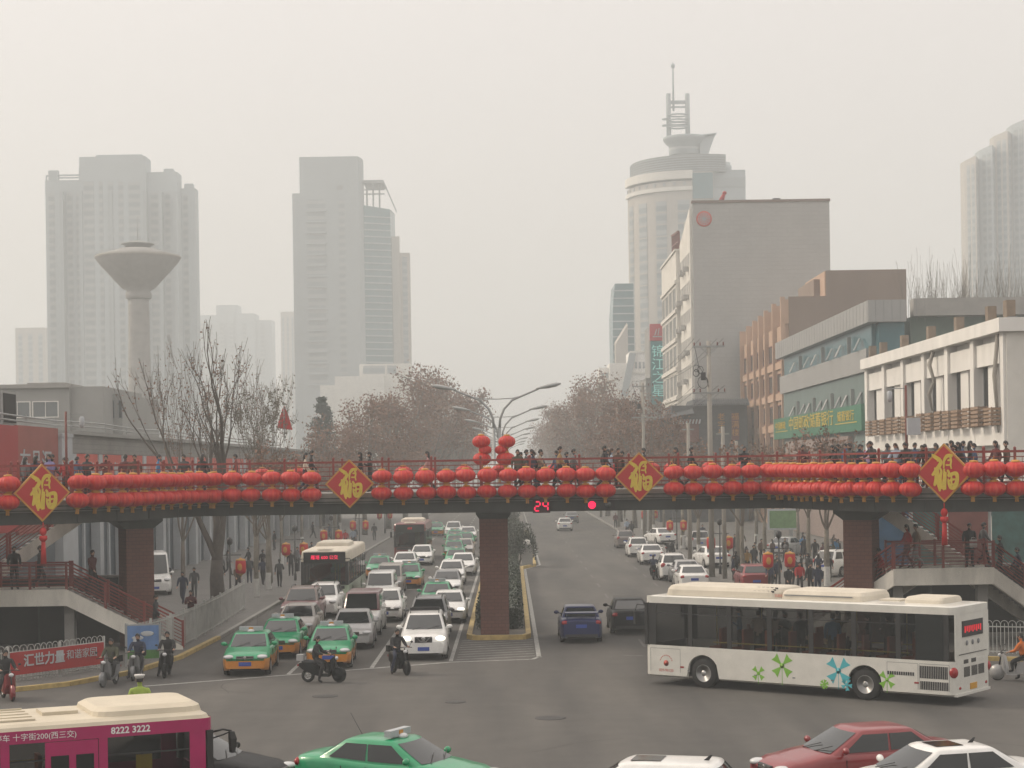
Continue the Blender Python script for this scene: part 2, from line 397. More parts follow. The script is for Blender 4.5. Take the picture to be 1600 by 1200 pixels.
class Path:
    def __init__(s,P):
        s.P=P; s.c=[0]
        for a,b in zip(P,P[1:]): s.c.append(s.c[-1]+(b-a).length)
        s.L=s.c[-1]
    def at(s,t):
        t=max(0,min(s.L,t))
        for i in range(len(s.P)-1):
            if t<=s.c[i+1] or i==len(s.P)-2:
                k=(t-s.c[i])/max(1e-6,s.c[i+1]-s.c[i]); return s.P[i].lerp(s.P[i+1],k)
    def dir(s,t): return (s.at(t+.15)-s.at(t-.15)).normalized()
def offset(P, w):
    o=[]
    for i,p in enumerate(P):
        a=(P[i]-P[max(i-1,0)]); c=(P[min(i+1,len(P)-1)]-P[i])
        if a.length<1e-6: a=c
        if c.length<1e-6: c=a
        a.normalize(); c.normalize(); t=(a+c).normalized(); n=Vector((-t.y,t.x,0))
        k=1/max(.6,n.dot(Vector((-a.y,a.x,0)))); o.append(p+n*w*k)
    return o
def ribbon(b, P, w0, w1, z0, z1, m=0):
    """solid strip following P between lateral offsets w0..w1 and heights z0..z1"""
    A0=offset(P,w0); A1=offset(P,w1)
    rs=[[(p.x,p.y,z0),(q.x,q.y,z0),(q.x,q.y,z1),(p.x,p.y,z1)] for p,q in zip(A0,A1)]
    b.rings(rs,m)
BW=4.2
bridge=thing('footbridge','long ring-shaped pedestrian footbridge with dark girder, red railings and rows of red lanterns','footbridge',(0,0,0))
b=MB(); ribbon(b,NEAR,0.22,0.62,5.40,5.86); ribbon(b,NEAR,BW-.62,BW-.22,5.40,5.86); ribbon(b,NEAR,0.7,BW-.7,5.62,5.84)
P0=Path(NEAR); t=1.0
while t<P0.L:      # diaphragms and web stiffeners
    p=P0.at(t); d=P0.dir(t); n=Vector((-d.y,d.x,0))
    b.box((p+n*0.205+Vector((0,0,5.63))),(0.05,0.03,0.42),math.atan2(d.y,d.x)); t+=2.4
b.build('girder',M['girder'],bridge)
b=MB(); ribbon(b,NEAR,0.0,BW,5.865,6.12); b.build('ledge',M['fascia'],bridge)
b=MB(); ribbon(b,NEAR,0.10,BW-.1,6.124,6.30); b.build('deck',M['concrete'],bridge)
b=MB(); ribbon(b,NEAR,-0.03,-0.003,5.90,5.95); ribbon(b,NEAR,-0.02,-0.003,6.06,6.10); b.build('drip_edge',M['girder'],bridge)
# pillars
def pillar(p, w0, d0, z1, cap, rz=0, dark=False):
    b=MB(); b.box((0,0,z1/2),(w0,d0,z1)); 
    o=b.build('pillar',M['pillar'],bridge,(p.x,p.y,0),rz)
    b=MB(); b.rings([[(-w0/2,-d0/2,z1),(w0/2,-d0/2,z1),(w0/2,d0/2,z1),(-w0/2,d0/2,z1)],[(-cap/2,-d0/2-.1,5.3),(cap/2,-d0/2-.1,5.3),(cap/2,d0/2+.3,5.3),(-cap/2,d0/2+.3,5.3)],[(-cap/2,-d0/2-.1,5.40),(cap/2,-d0/2-.1,5.40),(cap/2,d0/2+.3,5.40),(-cap/2,d0/2+.3,5.40)]])
    b.build('pillar_cap',M['girder'],o)
pillar(Vector((-0.75,77.6,0)),1.22,1.5,5.1,1.5)
pillar(pd(206,73.4)+Vector((0,0.6,0)),1.15,1.15,5.0,1.9,R(28)); pillar(pd(1344,71.4),1.15,1.15,5.0,1.9,R(-26))
pillar(pd(-120,68.6),1.4,1.4,5.0,1.9); pillar(pd(1700,67.9),1.4,1.4,5.0,1.9)
# railings, near and far side
def inst(name, me, parent, loc=(0,0,0), rz=0.0, scale=None):
    o=bpy.data.objects.new(name,me); COL.objects.link(o); o.parent=parent; o.location=loc; o.rotation_euler=(0,0,rz)
    if scale: o.scale=scale
    return o
_b=MB(); _b.bb(-.045,.045,-.045,.045,6.3,7.74); _b.ell((0,0,7.76),(.06,.06,.06),8,5); POST=_b.mesh('rail_post',M['rail'])
def railing(side, off):
    Pt=Path(offset(NEAR,off)); n=int(Pt.L/2.05)
    b=MB()
    for z,w in ((7.62,.075),(7.42,.03),(7.22,.03),(7.02,.03),(6.82,.03),(6.62,.03),(6.45,.05)): ribbon(b,offset(NEAR,off),-w/2,w/2,z-w/2,z+w/2)
    t=0.5
    while t<Pt.L:
        p=Pt.at(t)
        b.bb(p.x-.009,p.x+.009,p.y-.009,p.y+.009,6.46,7.42); t+=0.51
    o=b.build('railing',M['rail'],bridge)
    for i in range(n+1):
        inst('rail_post',POST,o,tuple(Pt.at(i*Pt.L/n)))
    return o
railing('near',0.2); railing('far',BW-.2)

# ---------------------------------------------------------------- round red lanterns
def lantern_tpl():
    b=MB(); n=36; k=12
    prof=[]
    for i in range(k+1):
        a=-math.pi/2*0.93+math.pi*0.93*i/k
        prof.append((math.cos(a)**0.85*0.41, math.sin(a)*0.285))
    vs=[];fs=[];ms=[]
    b.v=[];
    for r,h in prof:
        for j in range(n):
            t=2*math.pi*j/n; q=r*(1.0 if j%2==0 else 0.955); b.v.append((q*math.cos(t),q*math.sin(t),h))
    for i in range(k):
        for j in range(n): b.f.append([i*n+j,i*n+(j+1)%n,(i+1)*n+(j+1)%n,(i+1)*n+j]); b.m.append(1 if j%3==0 else 0); b.s.append(False)
    shade=b.mesh('shade',[M['lantern'],M['lantern_dk']])
    c=MB(); c.lathe([(.15,.262),(.155,.30),(.13,.335),(.05,.345)],14); c.tube([(0,0,.34),(0,0,.47)],.008,4)
    cap=c.mesh('cap',M['gold'])
    c=MB(); c.lathe([(.04,-.335),(.10,-.32),(.12,-.29),(.12,-.262)],14)
    ring=c.mesh('base_ring',M['gold'])
    c=MB(); rn=random.Random(3)
    for i in range(12):
        t=2*math.pi*i/12; c.tube([((.05*math.cos(t)),.05*math.sin(t),-.32),(.055*math.cos(t)+rn.uniform(-.01,.01),.055*math.sin(t),-.50)],.012,3,smooth=False)
    tas=c.mesh('tassel',M['gold'])
    return [('shade',shade),('cap',cap),('base_ring',ring,[('tassel',tas)])]
LT=lantern_tpl()
NP=Path(NEAR)
def t_at_px(px, path=NP):
    """arc length where the path crosses the photo column px"""
    best=(1e9,0); t=0
    while t<path.L:
        p=path.at(t); x=797+p.x*F/p.y
        if abs(x-px)<best[0]: best=(abs(x-px),t)
        t+=0.05
    return best[1]
rl=random.Random(5)
def hang(px=None,t=None,z=(6.97,6.27),lab='',grp='',off=-0.47,sc=1.0):
    if t is None: t=t_at_px(px)
    p=NP.at(t); d=NP.dir(t); n=Vector((-d.y,d.x,0)); q=p+n*off
    for row,zz in zip(('upper','lower'),z):
        s=sc*1.06*rl.uniform(.97,1.03)
        spawn(LT,'lantern',lab%row,'lantern',(q.x+rl.uniform(-.03,.03),q.y+rl.uniform(-.03,.03),zz+rl.uniform(-.025,.025)),rl.uniform(0,6),grp%row,scale=(s,s,s*rl.uniform(.90,.98))).rotation_euler=(rl.gauss(0,.05),rl.gauss(0,.05),rl.uniform(0,6))
GR='red lanterns in the %s row along the near railing'
def series(ts, what):
    for i,t in enumerate(ts): hang(t=t,lab='red lantern, %s near-side row, '+what%ordn(i+1),grp=GR)
series([t_at_px(p) for p in (-58,-22,11)][::-1],'%s left of the leftmost diamond board')
t0=t_at_px(111); t1=t_at_px(316); k=13
series([t0+(t1-t0)*i/(k-1) for i in range(k)],'%s right of the leftmost diamond board')
series([t_at_px(p) for p in (337,366,396,427,458,489)],'%s of six just left of the second diamond board')
series([t_at_px(p) for p in (598,632,667,698,730,762,793,823,853,885,914,945)],'%s right of the second diamond board')
series([t_at_px(p) for p in (1051,1081,1112,1141,1171,1200)],'%s right of the third diamond board')
t0=t_at_px(1229); t1=t_at_px(1430); k=15
series([t0+(t1-t0)*i/(k-1) for i in range(k)],'%s of fifteen curving up to the rightmost diamond board')
series([t_at_px(p) for p in (1519,1551,1583,1614,1645)],'%s right of the rightmost diamond board')
# far railing lanterns seen through the gaps
i=0
for px in (380,440,520,612,650,712,777,838,868,900,965,1030,1066,1128,1185):
    i+=1; t=t_at_px(px); p=NP.at(t); d=NP.dir(t); n=Vector((-d.y,d.x,0)); q=p+n*(BW+.35)
    spawn(LT,'lantern','half-hidden red lantern on the far railing, %s from the left'%ordn(i),'lantern',(q.x,q.y,7.12),rl.uniform(0,6),'red lanterns on the far railing')
# lantern clusters at the lamp post in the middle of the bridge
for (px,py,s,w) in ((752,690,1.0,'upper left'),(792,690,.95,'upper right'),(758,703,.72,'middle left, smaller'),(783,703,.72,'middle right, smaller'),(753,717,1.0,'lower left'),(790,717,1.05,'lower right')):
    p=A(px,py,79.3); sc=s*0.98
    spawn(LT,'lantern','round red lantern in the cluster round the street lamp pole, '+w,'lantern',tuple(p),1.0,'lanterns round the street lamp pole',scale=sc)

# ---------------------------------------------------------------- diamond boards with the lucky character
def brush(b, pts, y0, y1, sc, off, m=0):
    """brush stroke: pts (x,z,halfwidth) -> solid ribbon in the xz plane"""
    P=[Vector((p[0],0,p[1])) for p in pts]; W_=[p[2] for p in pts]
    n=5; Q=catmull(P,n); 
    w=[]
    for i in range(len(P)-1):
        for k in range(n): w.append(W_[i]+(W_[i+1]-W_[i])*k/n)
    w.append(W_[-1]); Lf=[];Rt=[]
    for i,p in enumerate(Q):
        d=(Q[min(i+1,len(Q)-1)]-Q[max(i-1,0)]); d.normalize(); s=Vector((-d.z,0,d.x))
        Lf.append(p+s*w[i]); Rt.append(p-s*w[i])
    rs=[[( (a.x-off[0])*sc,y0,-(a.z-off[1])*sc),((a.x-off[0])*sc,y1,-(a.z-off[1])*sc),((c.x-off[0])*sc,y1,-(c.z-off[1])*sc),((c.x-off[0])*sc,y0,-(c.z-off[1])*sc)] for a,c in zip(Lf,Rt)]
    b.rings(rs,m)
# coordinates read off the rightmost board in tenths of photo pixels
FU=[[(590,165,6),(620,190,22),(660,215,26),(705,225,10)],
    [(655,250,8),(690,240,22),(705,275,24),(650,360,26),(590,430,14)],
    [(640,330,24),(650,450,28),(625,540,20),(612,560,8)],
    [(655,330,20),(668,470,30),(680,560,24),(690,630,10)],
    [(690,330,10),(712,380,16),(700,470,16),(715,600,10)],
    [(750,345,12),(745,450,14),(735,560,18),(745,615,14)],
    [(745,340,8),(750,250,16),(790,190,24),(845,180,16),(850,205,8)],
    [(830,200,14),(842,250,13),(835,300,11),(845,350,8)],
    [(795,240,9),(812,242,12),(835,238,9)],[(770,300,9),(800,302,11),(835,300,9)],
    [(792,360,12),(812,400,16),(800,440,14)],
    [(770,385,12),(765,480,15),(760,560,15),(765,610,8)],
    [(800,450,10),(850,415,22),(905,410,26),(920,460,22),(905,540,28),(870,590,22),(840,600,10)],
    [(800,470,8),(808,530,16),(830,585,18),(860,600,12)],
    [(812,500,9),(850,485,15),(895,480,9)],[(845,430,9),(842,500,12),(846,575,10)],[(815,550,8),(850,545,13),(895,540,8)]]
def diamond_tpl():
    a=1.03
    fr=MB(); fr.vslab([(0,-a),(a,0),(0,a),(-a,0)],-.0,.16); 
    frame=fr.mesh('frame',M['gold'])
    c=MB(); q=a*.915; c.vslab([(0,-q),(q,0),(0,q),(-q,0)],-.012,0.05); board=c.mesh('board',M['boardred'])
    c=MB()
    for i,s in enumerate(FU): brush(c,s,-.024-0.0012*i,-.006,1.03/370.0,(745,400))
    ch=c.mesh('character',M['gold_txt'])
    return [('frame',frame,[('board',board),('character',ch)])]
DT=diamond_tpl()
for (px,py,rz,lab,tas) in ((66,770,R(24),'red diamond board with gold 福 character, leftmost, a red tassel hanging below it',1),
        (546,756,R(0),'red diamond board with gold 福 character above the left traffic lanes',0),
        (999,745,R(0),'red diamond board with gold 福 character above the right carriageway, beside the red signal light',0),
        (1475,739,R(-26),'red diamond board with gold 福 character, rightmost, above the white bus rear',1)):
    t=t_at_px(px); q=NP.at(t); n=NP.dir(t); n=Vector((-n.y,n.x,0)); d=(q-n*.55).y; p=A(px,py,d)
    spawn(DT,'diamond_board',lab,'sign board',tuple(p),rz,'diamond boards on the footbridge',scale=1.0 if abs(rz)<.1 else (1.0,1.0,1.05))
    if tas:
        b=MB(); b.tube([(0,0,0),(0,0,-.25)],.02,6); b.ell((0,0,-.35),(.13,.13,.16),12,8); b.lathe([(.14,-.5),(.16,-.62),(.05,-.75)],12)
        for i in range(10):
            a=6.283*i/10; b.tube([(.05*math.cos(a),.05*math.sin(a),-.7),(.09*math.cos(a),.09*math.sin(a),-1.55)],.025,4)
        z=A(px,py,d).z-1.10; tag(b.build('chinese_knot',M['lantern'],loc=(p.x,p.y+.05,z)),'red knot with long tassel hanging under the %s diamond board'%('leftmost' if px<500 else 'rightmost'),'tassel')

# ---------------------------------------------------------------- countdown and signal light on the girder
def seg7(b, ch, x0, z0, w, h, t, y0, y1):
    S7={'2':'abged','4':'fgbc'}[ch]; hx=w/2; hz=h/2
    R7={'a':((-hx,hz),(hx,hz)),'g':((-hx,0),(hx,0)),'d':((-hx,-hz),(hx,-hz)),'f':((-hx,0),(-hx,hz)),'b':((hx,0),(hx,hz)),'e':((-hx,-hz),(-hx,0)),'c':((hx,-hz),(hx,0))}
    for s in S7:
        (ax,az),(cx,cz)=R7[s]
        if az==cz: ax+=t*.6; cx-=t*.6
        else: az+=t*.6*(1 if az<cz else -1); cz-=t*.6*(1 if az<cz else -1)
        sl=.06
        b.bar((x0+ax+az*sl,(y0+y1)/2,z0+az),(x0+cx+cz*sl,(y0+y1)/2,z0+cz),abs(y1-y0) if False else t,t)
p=A(846,791,75.55); T=thing('countdown_display','red lit countdown display reading 24 on the dark girder','traffic signal',tuple(p))
b=MB(); b.box((0,.07,0),(.74,.14,.56)); b.build('housing',M['led_box'],T)
b=MB(); seg7(b,'2',-.17,0,.21,.38,.052,-.03,0); seg7(b,'4',.17,0,.21,.38,.052,-.03,0); b.build('digits',M['led_red'],T)
p=A(925,789,75.55); T=thing('signal_light','round red signal light on the dark girder','traffic signal',tuple(p))
b=MB(); b.box((0.35,.07,0),(1.25,.14,.42)); b.build('housing',M['black'],T)
b=MB(); b.lathe([(.02,-.02),(.15,-.015),(.165,.0)],20,axis='Y'); b.build('lens',M['led_red'],T)
b=MB(); b.lathe([(.02,-.02),(.13,-.015),(.15,.0)],16,(.68,0,0),axis='Y'); b.build('lens',M['glass'],T)
# ================================================================ buildings
M['tower_conc']=mat('pale tower concrete',(0.345,0.385,0.405),0.85,var=0.08,vs=0.05)
M['tower_conc2']=mat('grey tower concrete',(0.30,0.335,0.35),0.85,var=0.08,vs=0.05)
M['tower_beige']=mat('beige tower render',(0.42,0.39,0.35),0.85,var=0.08,vs=0.05)
def stripemat(name, c1, c2, period, duty=0.55):
    m=mat(name,c1,0.4,var=0.12,vs=0.2); n=m.node_tree.nodes; l=m.node_tree.links
    tc=n.new('ShaderNodeTexCoord'); sp=n.new('ShaderNodeSeparateXYZ'); l.new(tc.outputs['Object'],sp.inputs[0])
    dv=n.new('ShaderNodeMath'); dv.operation='DIVIDE'; dv.inputs[1].default_value=period; l.new(sp.outputs[2],dv.inputs[0])
    fr=n.new('ShaderNodeMath'); fr.operation='FRACT'; l.new(dv.outputs[0],fr.inputs[0])
    gt=n.new('ShaderNodeMath'); gt.operation='GREATER_THAN'; gt.inputs[1].default_value=duty; l.new(fr.outputs[0],gt.inputs[0])
    mx=n.new('ShaderNodeMixRGB'); mx.inputs[1].default_value=(*c1,1); mx.inputs[2].default_value=(*c2,1); l.new(gt.outputs[0],mx.inputs[0]); l.new(mx.outputs[0],n[m['varmix']].inputs[1]); return m
M['win_far']=stripemat('far window strip',(0.20,0.235,0.25),(0.31,0.33,0.335),3.0)
M['cream']=mat('cream render',(0.66,0.64,0.59),0.8,var=0.10,vs=0.5)
M['white_wall']=mat('white painted wall',(0.74,0.725,0.69),0.8,var=0.10,vs=0.6,stretch=(1,1,.25))
M['grey_brick']=brickmat('grey tile gable',(0.385,0.388,0.378),(0.37,0.373,0.364),(0.325,0.327,0.32),1.0,bw=1.4,rh=0.55,mort=0.03,var=.05,axes='XZ')
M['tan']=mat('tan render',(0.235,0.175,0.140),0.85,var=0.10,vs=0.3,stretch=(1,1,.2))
M['gable_cap']=mat('dull brown coping',(.20,.15,.13),.8,var=.15)
M['pier']=mat('brown pier',(.17,.13,.095),.85,var=.2,vs=2)
M['tan_lit']=mat('sunlit tan front',(0.46,0.31,0.22),0.8,var=0.08,vs=0.4)  # brighter copy of the tan; sunlight is put into its colour
M['panel_grey']=mat('grey aluminium panel',(0.30,0.30,0.295),0.5,var=0.06,vs=0.4)
M['green_sign']=mat('green sign board',(0.035,0.17,0.10),0.5,var=0.08,vs=0.5)
M['brown_red']=mat('brown red paint',(0.16,0.055,0.045),0.7,var=0.2,vs=1)
M['dark_tile']=mat('dark roof tile',(0.07,0.075,0.08),0.8,var=0.25,vs=1.5)
M['poster_red']=mat('faded red poster',(0.50,0.085,0.06),0.6,var=0.06,vs=1)
M['poster_tan']=mat('tan poster strip',(0.42,0.33,0.22),0.6,var=0.1,vs=1)
M['poster_grey']=mat('pale grey board',(0.40,0.42,0.44),0.6,var=0.1,vs=1)
M['bill_red']=mat('dark red billboard',(0.33,0.022,0.022),0.6,var=0.08,vs=.5)
M['bill_brown']=mat('brown red billboard',(0.27,0.07,0.055),0.6,var=0.12,vs=.5)
M['grey_wall']=brickmat('grey tile wall',(0.235,0.23,0.215),(0.215,0.21,0.20),(0.17,0.165,0.155),1.0,bw=0.8,rh=0.3,mort=0.015,axes='YZ')
M['low_grey']=mat('weathered grey render',(0.27,0.27,0.26),0.85,var=0.10,vs=0.2)
M['shop_blue']=mat('blue grey shop front',(0.07,0.09,0.11),0.4,var=0.3,vs=.5)
M['inn_red']=mat('inn sign red',(0.42,0.025,0.04),0.5)
M['inn_teal']=mat('inn sign teal',(0.02,0.15,0.165),0.5)
M['inn_txt']=mat('inn sign letters',(0.35,0.80,0.76),0.5)
M['louvre']=mat('louvre grey',(0.20,0.21,0.215),0.6)
M['ac']=mat('air conditioner casing',(0.42,0.41,0.39),0.6,var=.1)

def text_mesh(name, body, size, m, depth=0.03, bold=0.0):
    cu=bpy.data.curves.new(name,'FONT'); cu.body=body; cu.size=size; cu.extrude=depth/2; cu.align_x='CENTER'; cu.align_y='CENTER'; cu.offset=bold
    cu.resolution_u=2; cu.fill_mode='BOTH'
    o=bpy.data.objects.new(name,cu); COL.objects.link(o)
    dg=bpy.context.evaluated_depsgraph_get(); me=bpy.data.meshes.new_from_object(o.evaluated_get(dg)); me.name=name
    bpy.data.objects.remove(o); bpy.data.curves.remove(cu)
    me.materials.clear(); me.materials.append(m)
    me.transform(Matrix.Rotation(R(90),4,'X')); return me          # text stands upright facing -Y
FACE={'-Y':0.0,'-X':R(-90),'+X':R(90),'+Y':R(180)}
def text(name, body, size, m, parent, loc, face='-Y', depth=0.03, bold=0.0, sx=1.0, sz=1.0, rz=None):
    me=text_mesh(name,body,size,m,depth,bold)
    return inst(name,me,parent,loc,FACE[face] if rz is None else rz,(sx,1,sz))
_wc={}
def win(w,h,mull=1,frame='white_wall',glass='glass_b',fw=0.08):
    """window mesh pair facing -Y, origin at the bottom centre of the wall plane"""
    k=(round(w,2),round(h,2),mull,frame,glass,fw)
    if k not in _wc:
        b=MB()
        b.bb(-w/2,w/2,-.06,.02,0,fw); b.bb(-w/2,w/2,-.06,.02,h-fw,h); b.bb(-w/2,-w/2+fw,-.06,.02,fw,h-fw); b.bb(w/2-fw,w/2,-.06,.02,fw,h-fw)
        for i in range(mull):
            x=-w/2+w*(i+1)/(mull+1); b.bb(x-fw*.3,x+fw*.3,-.045,.02,fw,h-fw)
        g=MB(); g.bb(-w/2+fw,w/2-fw,-.018,.015,fw,h-fw)
        _wc[k]=(b.mesh('window',M[frame]),g.mesh('pane',M[glass]))
    return _wc[k]
def window(parent, loc, w, h, face='-Y', mull=1, frame='white_wall', glass='glass_b', fw=0.08):
    a,g=win(w,h,mull,frame,glass,fw); o=inst('window',a,parent,loc,FACE[face]); inst('pane',g,o); return o

# ---------------------------------------------------------------- left: long arcade of shops along the pavement
XL=-24.5
def sX(px,X): return (px-797)/X       # px per metre of a point with world x X at column px
def dX(px,X): return F*X/(px-797)
B=thing('billboard_building','low shop building with a big red billboard front at the left edge of the photo','building',(XL,80,0))
b=MB(); b.bb(-14,0,-14,16.0,0.14,9.55); b.build('wall',M['low_grey'],B)
b=MB(); b.bb(0.003,0.20,-14,8.6,4.5,9.7); b.build('billboard',M['bill_red'],B)
bb_=MB(); bb_.bb(0.003,0.16,8.62,16.6,4.3,9.75); bo=bb_.build('billboard',M['bill_brown'],B)
text('lettering','在品汇',1.9,M['poster_grey'],bo,(0.19,12.0,7.75),'+X',0.03,sx=1.1,sz=.8)
b=MB(); b.bb(-.3,.35,16.65,19.0,0.14,9.3); b.bb(-.35,.4,16.6,19.05,9.3,9.5); b.build('column',M['poster_grey'],B)
b=MB(); b.bb(0.003,.06,-13,16,0.2,3.9); b.build('shop_window',M['shop_blue'],B)
b=MB(); b.bb(-5.4,-.6,2,9.5,9.555,9.7); b.build('roof',M['dark_tile'],B)
for (yy,lab) in ((9,'dark boxy cooling unit standing on the flat roof above the red billboard'),):
    T=thing('roof_unit',lab,'cooling unit',(XL-1.6,90.0,9.56))
    b=MB(); b.box((0,0,.1+.95),(2.0,2.6,1.7)); b.build('casing',M['panel_grey'],T)
    b=MB(); b.bb(-.4,.9,-1.33,-1.29,.35,1.8); b.bb(1.01,1.03,-1.1,1.1,.35,1.8); b.build('opening',M['dark'],T)
    b=MB(); 
    for x in (-.8,.8):
        for y in (-1.1,1.1): b.bb(x-.08,x+.08,y-.08,y+.08,0,.21)
    b.build('foot',M['steel'],T)
ARC0=99.2
A_=thing('arcade_building','long row of shops with grey tiled top and red posters along the left pavement','building',(XL,ARC0,0))
L_=165
b=MB(); b.bb(-16,-.6,0,L_,.14,9.5); b.bb(-.6,0,0,L_,7.95+.5,9.5); b.build('wall',M['grey_wall'],A_)
b=MB(); b.bb(-.9,.25,-.1,L_+.1,9.5,9.72); b.build('parapet',M['low_grey'],A_)
b=MB(); b.bb(-.597,-.45,.1,L_-.1,.2,5.4); b.build('shop_window',M['shop_blue'],A_)
b=MB(); b.bb(-.6,-.15,0.1,L_-.1,5.4,5.85); b.build('band',M['low_grey'],A_)
y=0.6;i=0
while y<L_-8:
    w=5.3
    b=MB(); b.bb(-.05,.06,y+1.15,y+1.15+w,6.35,8.42); o=b.build('poster',M['poster_red'],A_)
    b=MB(); b.bb(.061,.075,y+1.2,y+1.1+w,6.56,6.95); b.build('poster_strip',M['poster_tan'],o)
    if i<14:
        q=inst('lettering',text_mesh('lettering',['富贵','和谐','平安'][i%3],.62,M['poster_grey'],.02),o,(.075,y+1.95,7.55),R(90))
        b=MB(); b.ell((.07,y+4.7,7.45),(.03,.42,.55),10,6); b.ell((.07,y+5.3,7.35),(.03,.25,.6),10,6); b.build('picture',M['poster_grey'],o)
    b=MB(); b.bb(-.40,.14,y,y+.95,.14,8.42); b.build('column',M['poster_grey'],A_)
    for k in (1,2):
        yy=y+.95+k*w/3; b=MB(); b.bb(-.44,-.30,yy-.16,yy+.16,.14,5.38); b.build('pilaster',M['poster_grey'],A_)
    y+=6.45+0.0; i+=1
# parapet pipes and cables on the arcade roof
b=MB()
for z in (10.0,10.25): b.tube([(XL-.3,80+k*6,z+.05*math.sin(k*1.7)) for k in range(20)],.05,5)
for k in range(20): b.bar((XL-.3,80+k*6,9.5),(XL-.3,80+k*6,10.4),.06)
tag(b.build('roof_pipe',M['steel']),'thin sagging grey pipes running along the edge of the arcade roof','pipe')

# ---------------------------------------------------------------- left: grey office behind the arcade
p0=A(-60,600,150); p1=A(108,602,150); p2=A(168,604,152); p3=A(206,618,158)
B=thing('office_building','low grey office with a ribbon of white-framed windows, behind the red billboard building','building',(p0.x,150,0))
w=p1.x-p0.x; z=p1.z
b=MB(); b.bb(0,w,0,14,0,z); b.bb(w,p2.x-p0.x,0.5,16,0,z-.1); b.bb(p2.x-p0.x,p3.x-p0.x,4,20,0,p3.z); b.build('wall',M['low_grey'],B)
b=MB(); b.bb(-.3,w+.2,-.3,.0,z-.2,z+.12); b.bb(w*.55,w*.9,2,9,z,z+.35); b.build('parapet',M['concrete'],B)
z0=A(50,653,150).z; z1=A(50,627,150).z
for k in range(5): window(B,(w-2.0-k*2.35,-.003,z0),2.2,z1-z0,'-Y',1,glass='glass_lt')
for k in range(3): window(B,(w-2.0-k*2.35,-.003,z0-3.4),2.2,z1-z0,'-Y',1)
for px in (176,184,196): window(B,(A(px,650,156).x-p0.x,3.997,A(px,655,156).z),.4,1.6,'-Y',0,frame='louvre')

# ---------------------------------------------------------------- towers far behind on the left
def bands(b, x0,x1,y,z0,z1,n,h,m=0,dep=.12):
    b.bb(x0,x1,y-dep,y,z0,z1,m)     # one recessed strip of windows; the storeys are in its material
d=640.0; s=F/d
def zz(py,px=200,dd=None):
    dd=dd or d; return A(px,py,dd).z
def xx(px,py=400,dd=None): return A(px,py,dd or d).x
T=thing('tower_block','broad hazy apartment tower with stepped roofline, behind the water tower','tower block',(xx(186),d,0)); x0=T.location.x
def tb(b,pa,pb,pt,y0=0,y1=22,m=0,pb_=None,zb=0): y1=y0+(y1-y0)*.45; b.bb(xx(pa)-x0,xx(pb)-x0,y0,y1,zb,zz(pt,(pa+pb)/2),m)
b=MB(); tb(b,70,125,280,2,18); tb(b,125,128,262,0,18); tb(b,128,231,246,-2,20); tb(b,231,278,268,1,20); tb(b,278,302,290,6,20)
b.build('wall',M['tower_conc'],T)
b=MB(); tb(b,74,89,264,3,8,zb=zz(279,80)); tb(b,256,271,262,2,8,zb=zz(268,262)); tb(b,284,298,282,7,12,zb=zz(290,290)); tb(b,150,222,240,2,14,zb=zz(246,180)); b.build('roof_house',M['tower_conc'],T)
b=MB()
for z in (271,275): b.bar((xx(89)-x0,4,zz(z,100)),(xx(125)-x0,4,zz(z,100)),.5)
b.bar((xx(69)-x0,4,zz(272,72)),(xx(75)-x0,4,zz(272,72)),.5); b.bar((xx(70)-x0,4,zz(272,72)),(xx(70)-x0,4,zz(282,72)),.5)
b.build('roof_beam',M['tower_conc'],T)
cols=[(75,84,2),(92,97,2),(104,112,2),(118,124,2),(134,150,-2),(158,164,-2),(172,180,-2),(188,196,-2),(204,222,-2),(236,250,1),(258,266,1),(282,290,6)]
for a,c,y in cols:
    b=MB(); top=zz(300 if a<128 or a>231 else 285,a); bands(b,xx(a)-x0,xx(c)-x0,y,4,top,int(top/3),1.6); b.build('window_column',M['win_far'],T)
b=MB()
for a in (99,129,176,229,253,277): b.bb(xx(a)-x0-.5,xx(a)-x0+.7,-2.6,20,0,zz(300,a))
b.build('fin',M['tower_conc2'],T)

d=690.0; s=F/d; x0=xx(516)
T=thing('tower_block','hazy grey office tower with balconies and a slanted roof canopy, left of the brown trees','tower block',(x0,d,0))
b=MB()
b.bb(xx(458)-x0,xx(500)-x0,0,9,0,zz(302,470,d)); b.bb(xx(470)-x0,xx(562)-x0,-.5,9,0,zz(245,516,d)); b.rings([[(xx(562)-x0,-.5,0),(xx(569)-x0,3,0),(xx(569)-x0,9,0),(xx(562)-x0,9,0)],[(xx(562)-x0,-.5,zz(245,562,d)),(xx(567)-x0,3,zz(246,566,d)),(xx(567)-x0,9,zz(246,566,d)),(xx(562)-x0,9,zz(245,562,d))]])
b.build('wall',M['tower_conc2'],T)
b=MB(); b.rings([[(xx(568)-x0,4,0),(xx(610)-x0,9,0),(xx(616)-x0,22,0),(xx(568)-x0,22,0)],[(xx(568)-x0,4,zz(318,590,d)),(xx(608)-x0,9,zz(322,590,d)),(xx(612)-x0,22,zz(322,590,d)),(xx(568)-x0,22,zz(318,590,d))]]); b.build('glass_wing',M['glass_teal'],T)
b=MB()
for i in range(24):
    z=zz(575,590,d)+(zz(325,590,d)-zz(575,590,d))*i/24; b.bar((xx(568)-x0,3.7,z),(xx(609)-x0,8.7,z),.4)
b.build('floor_edge',M['tower_conc'],T)
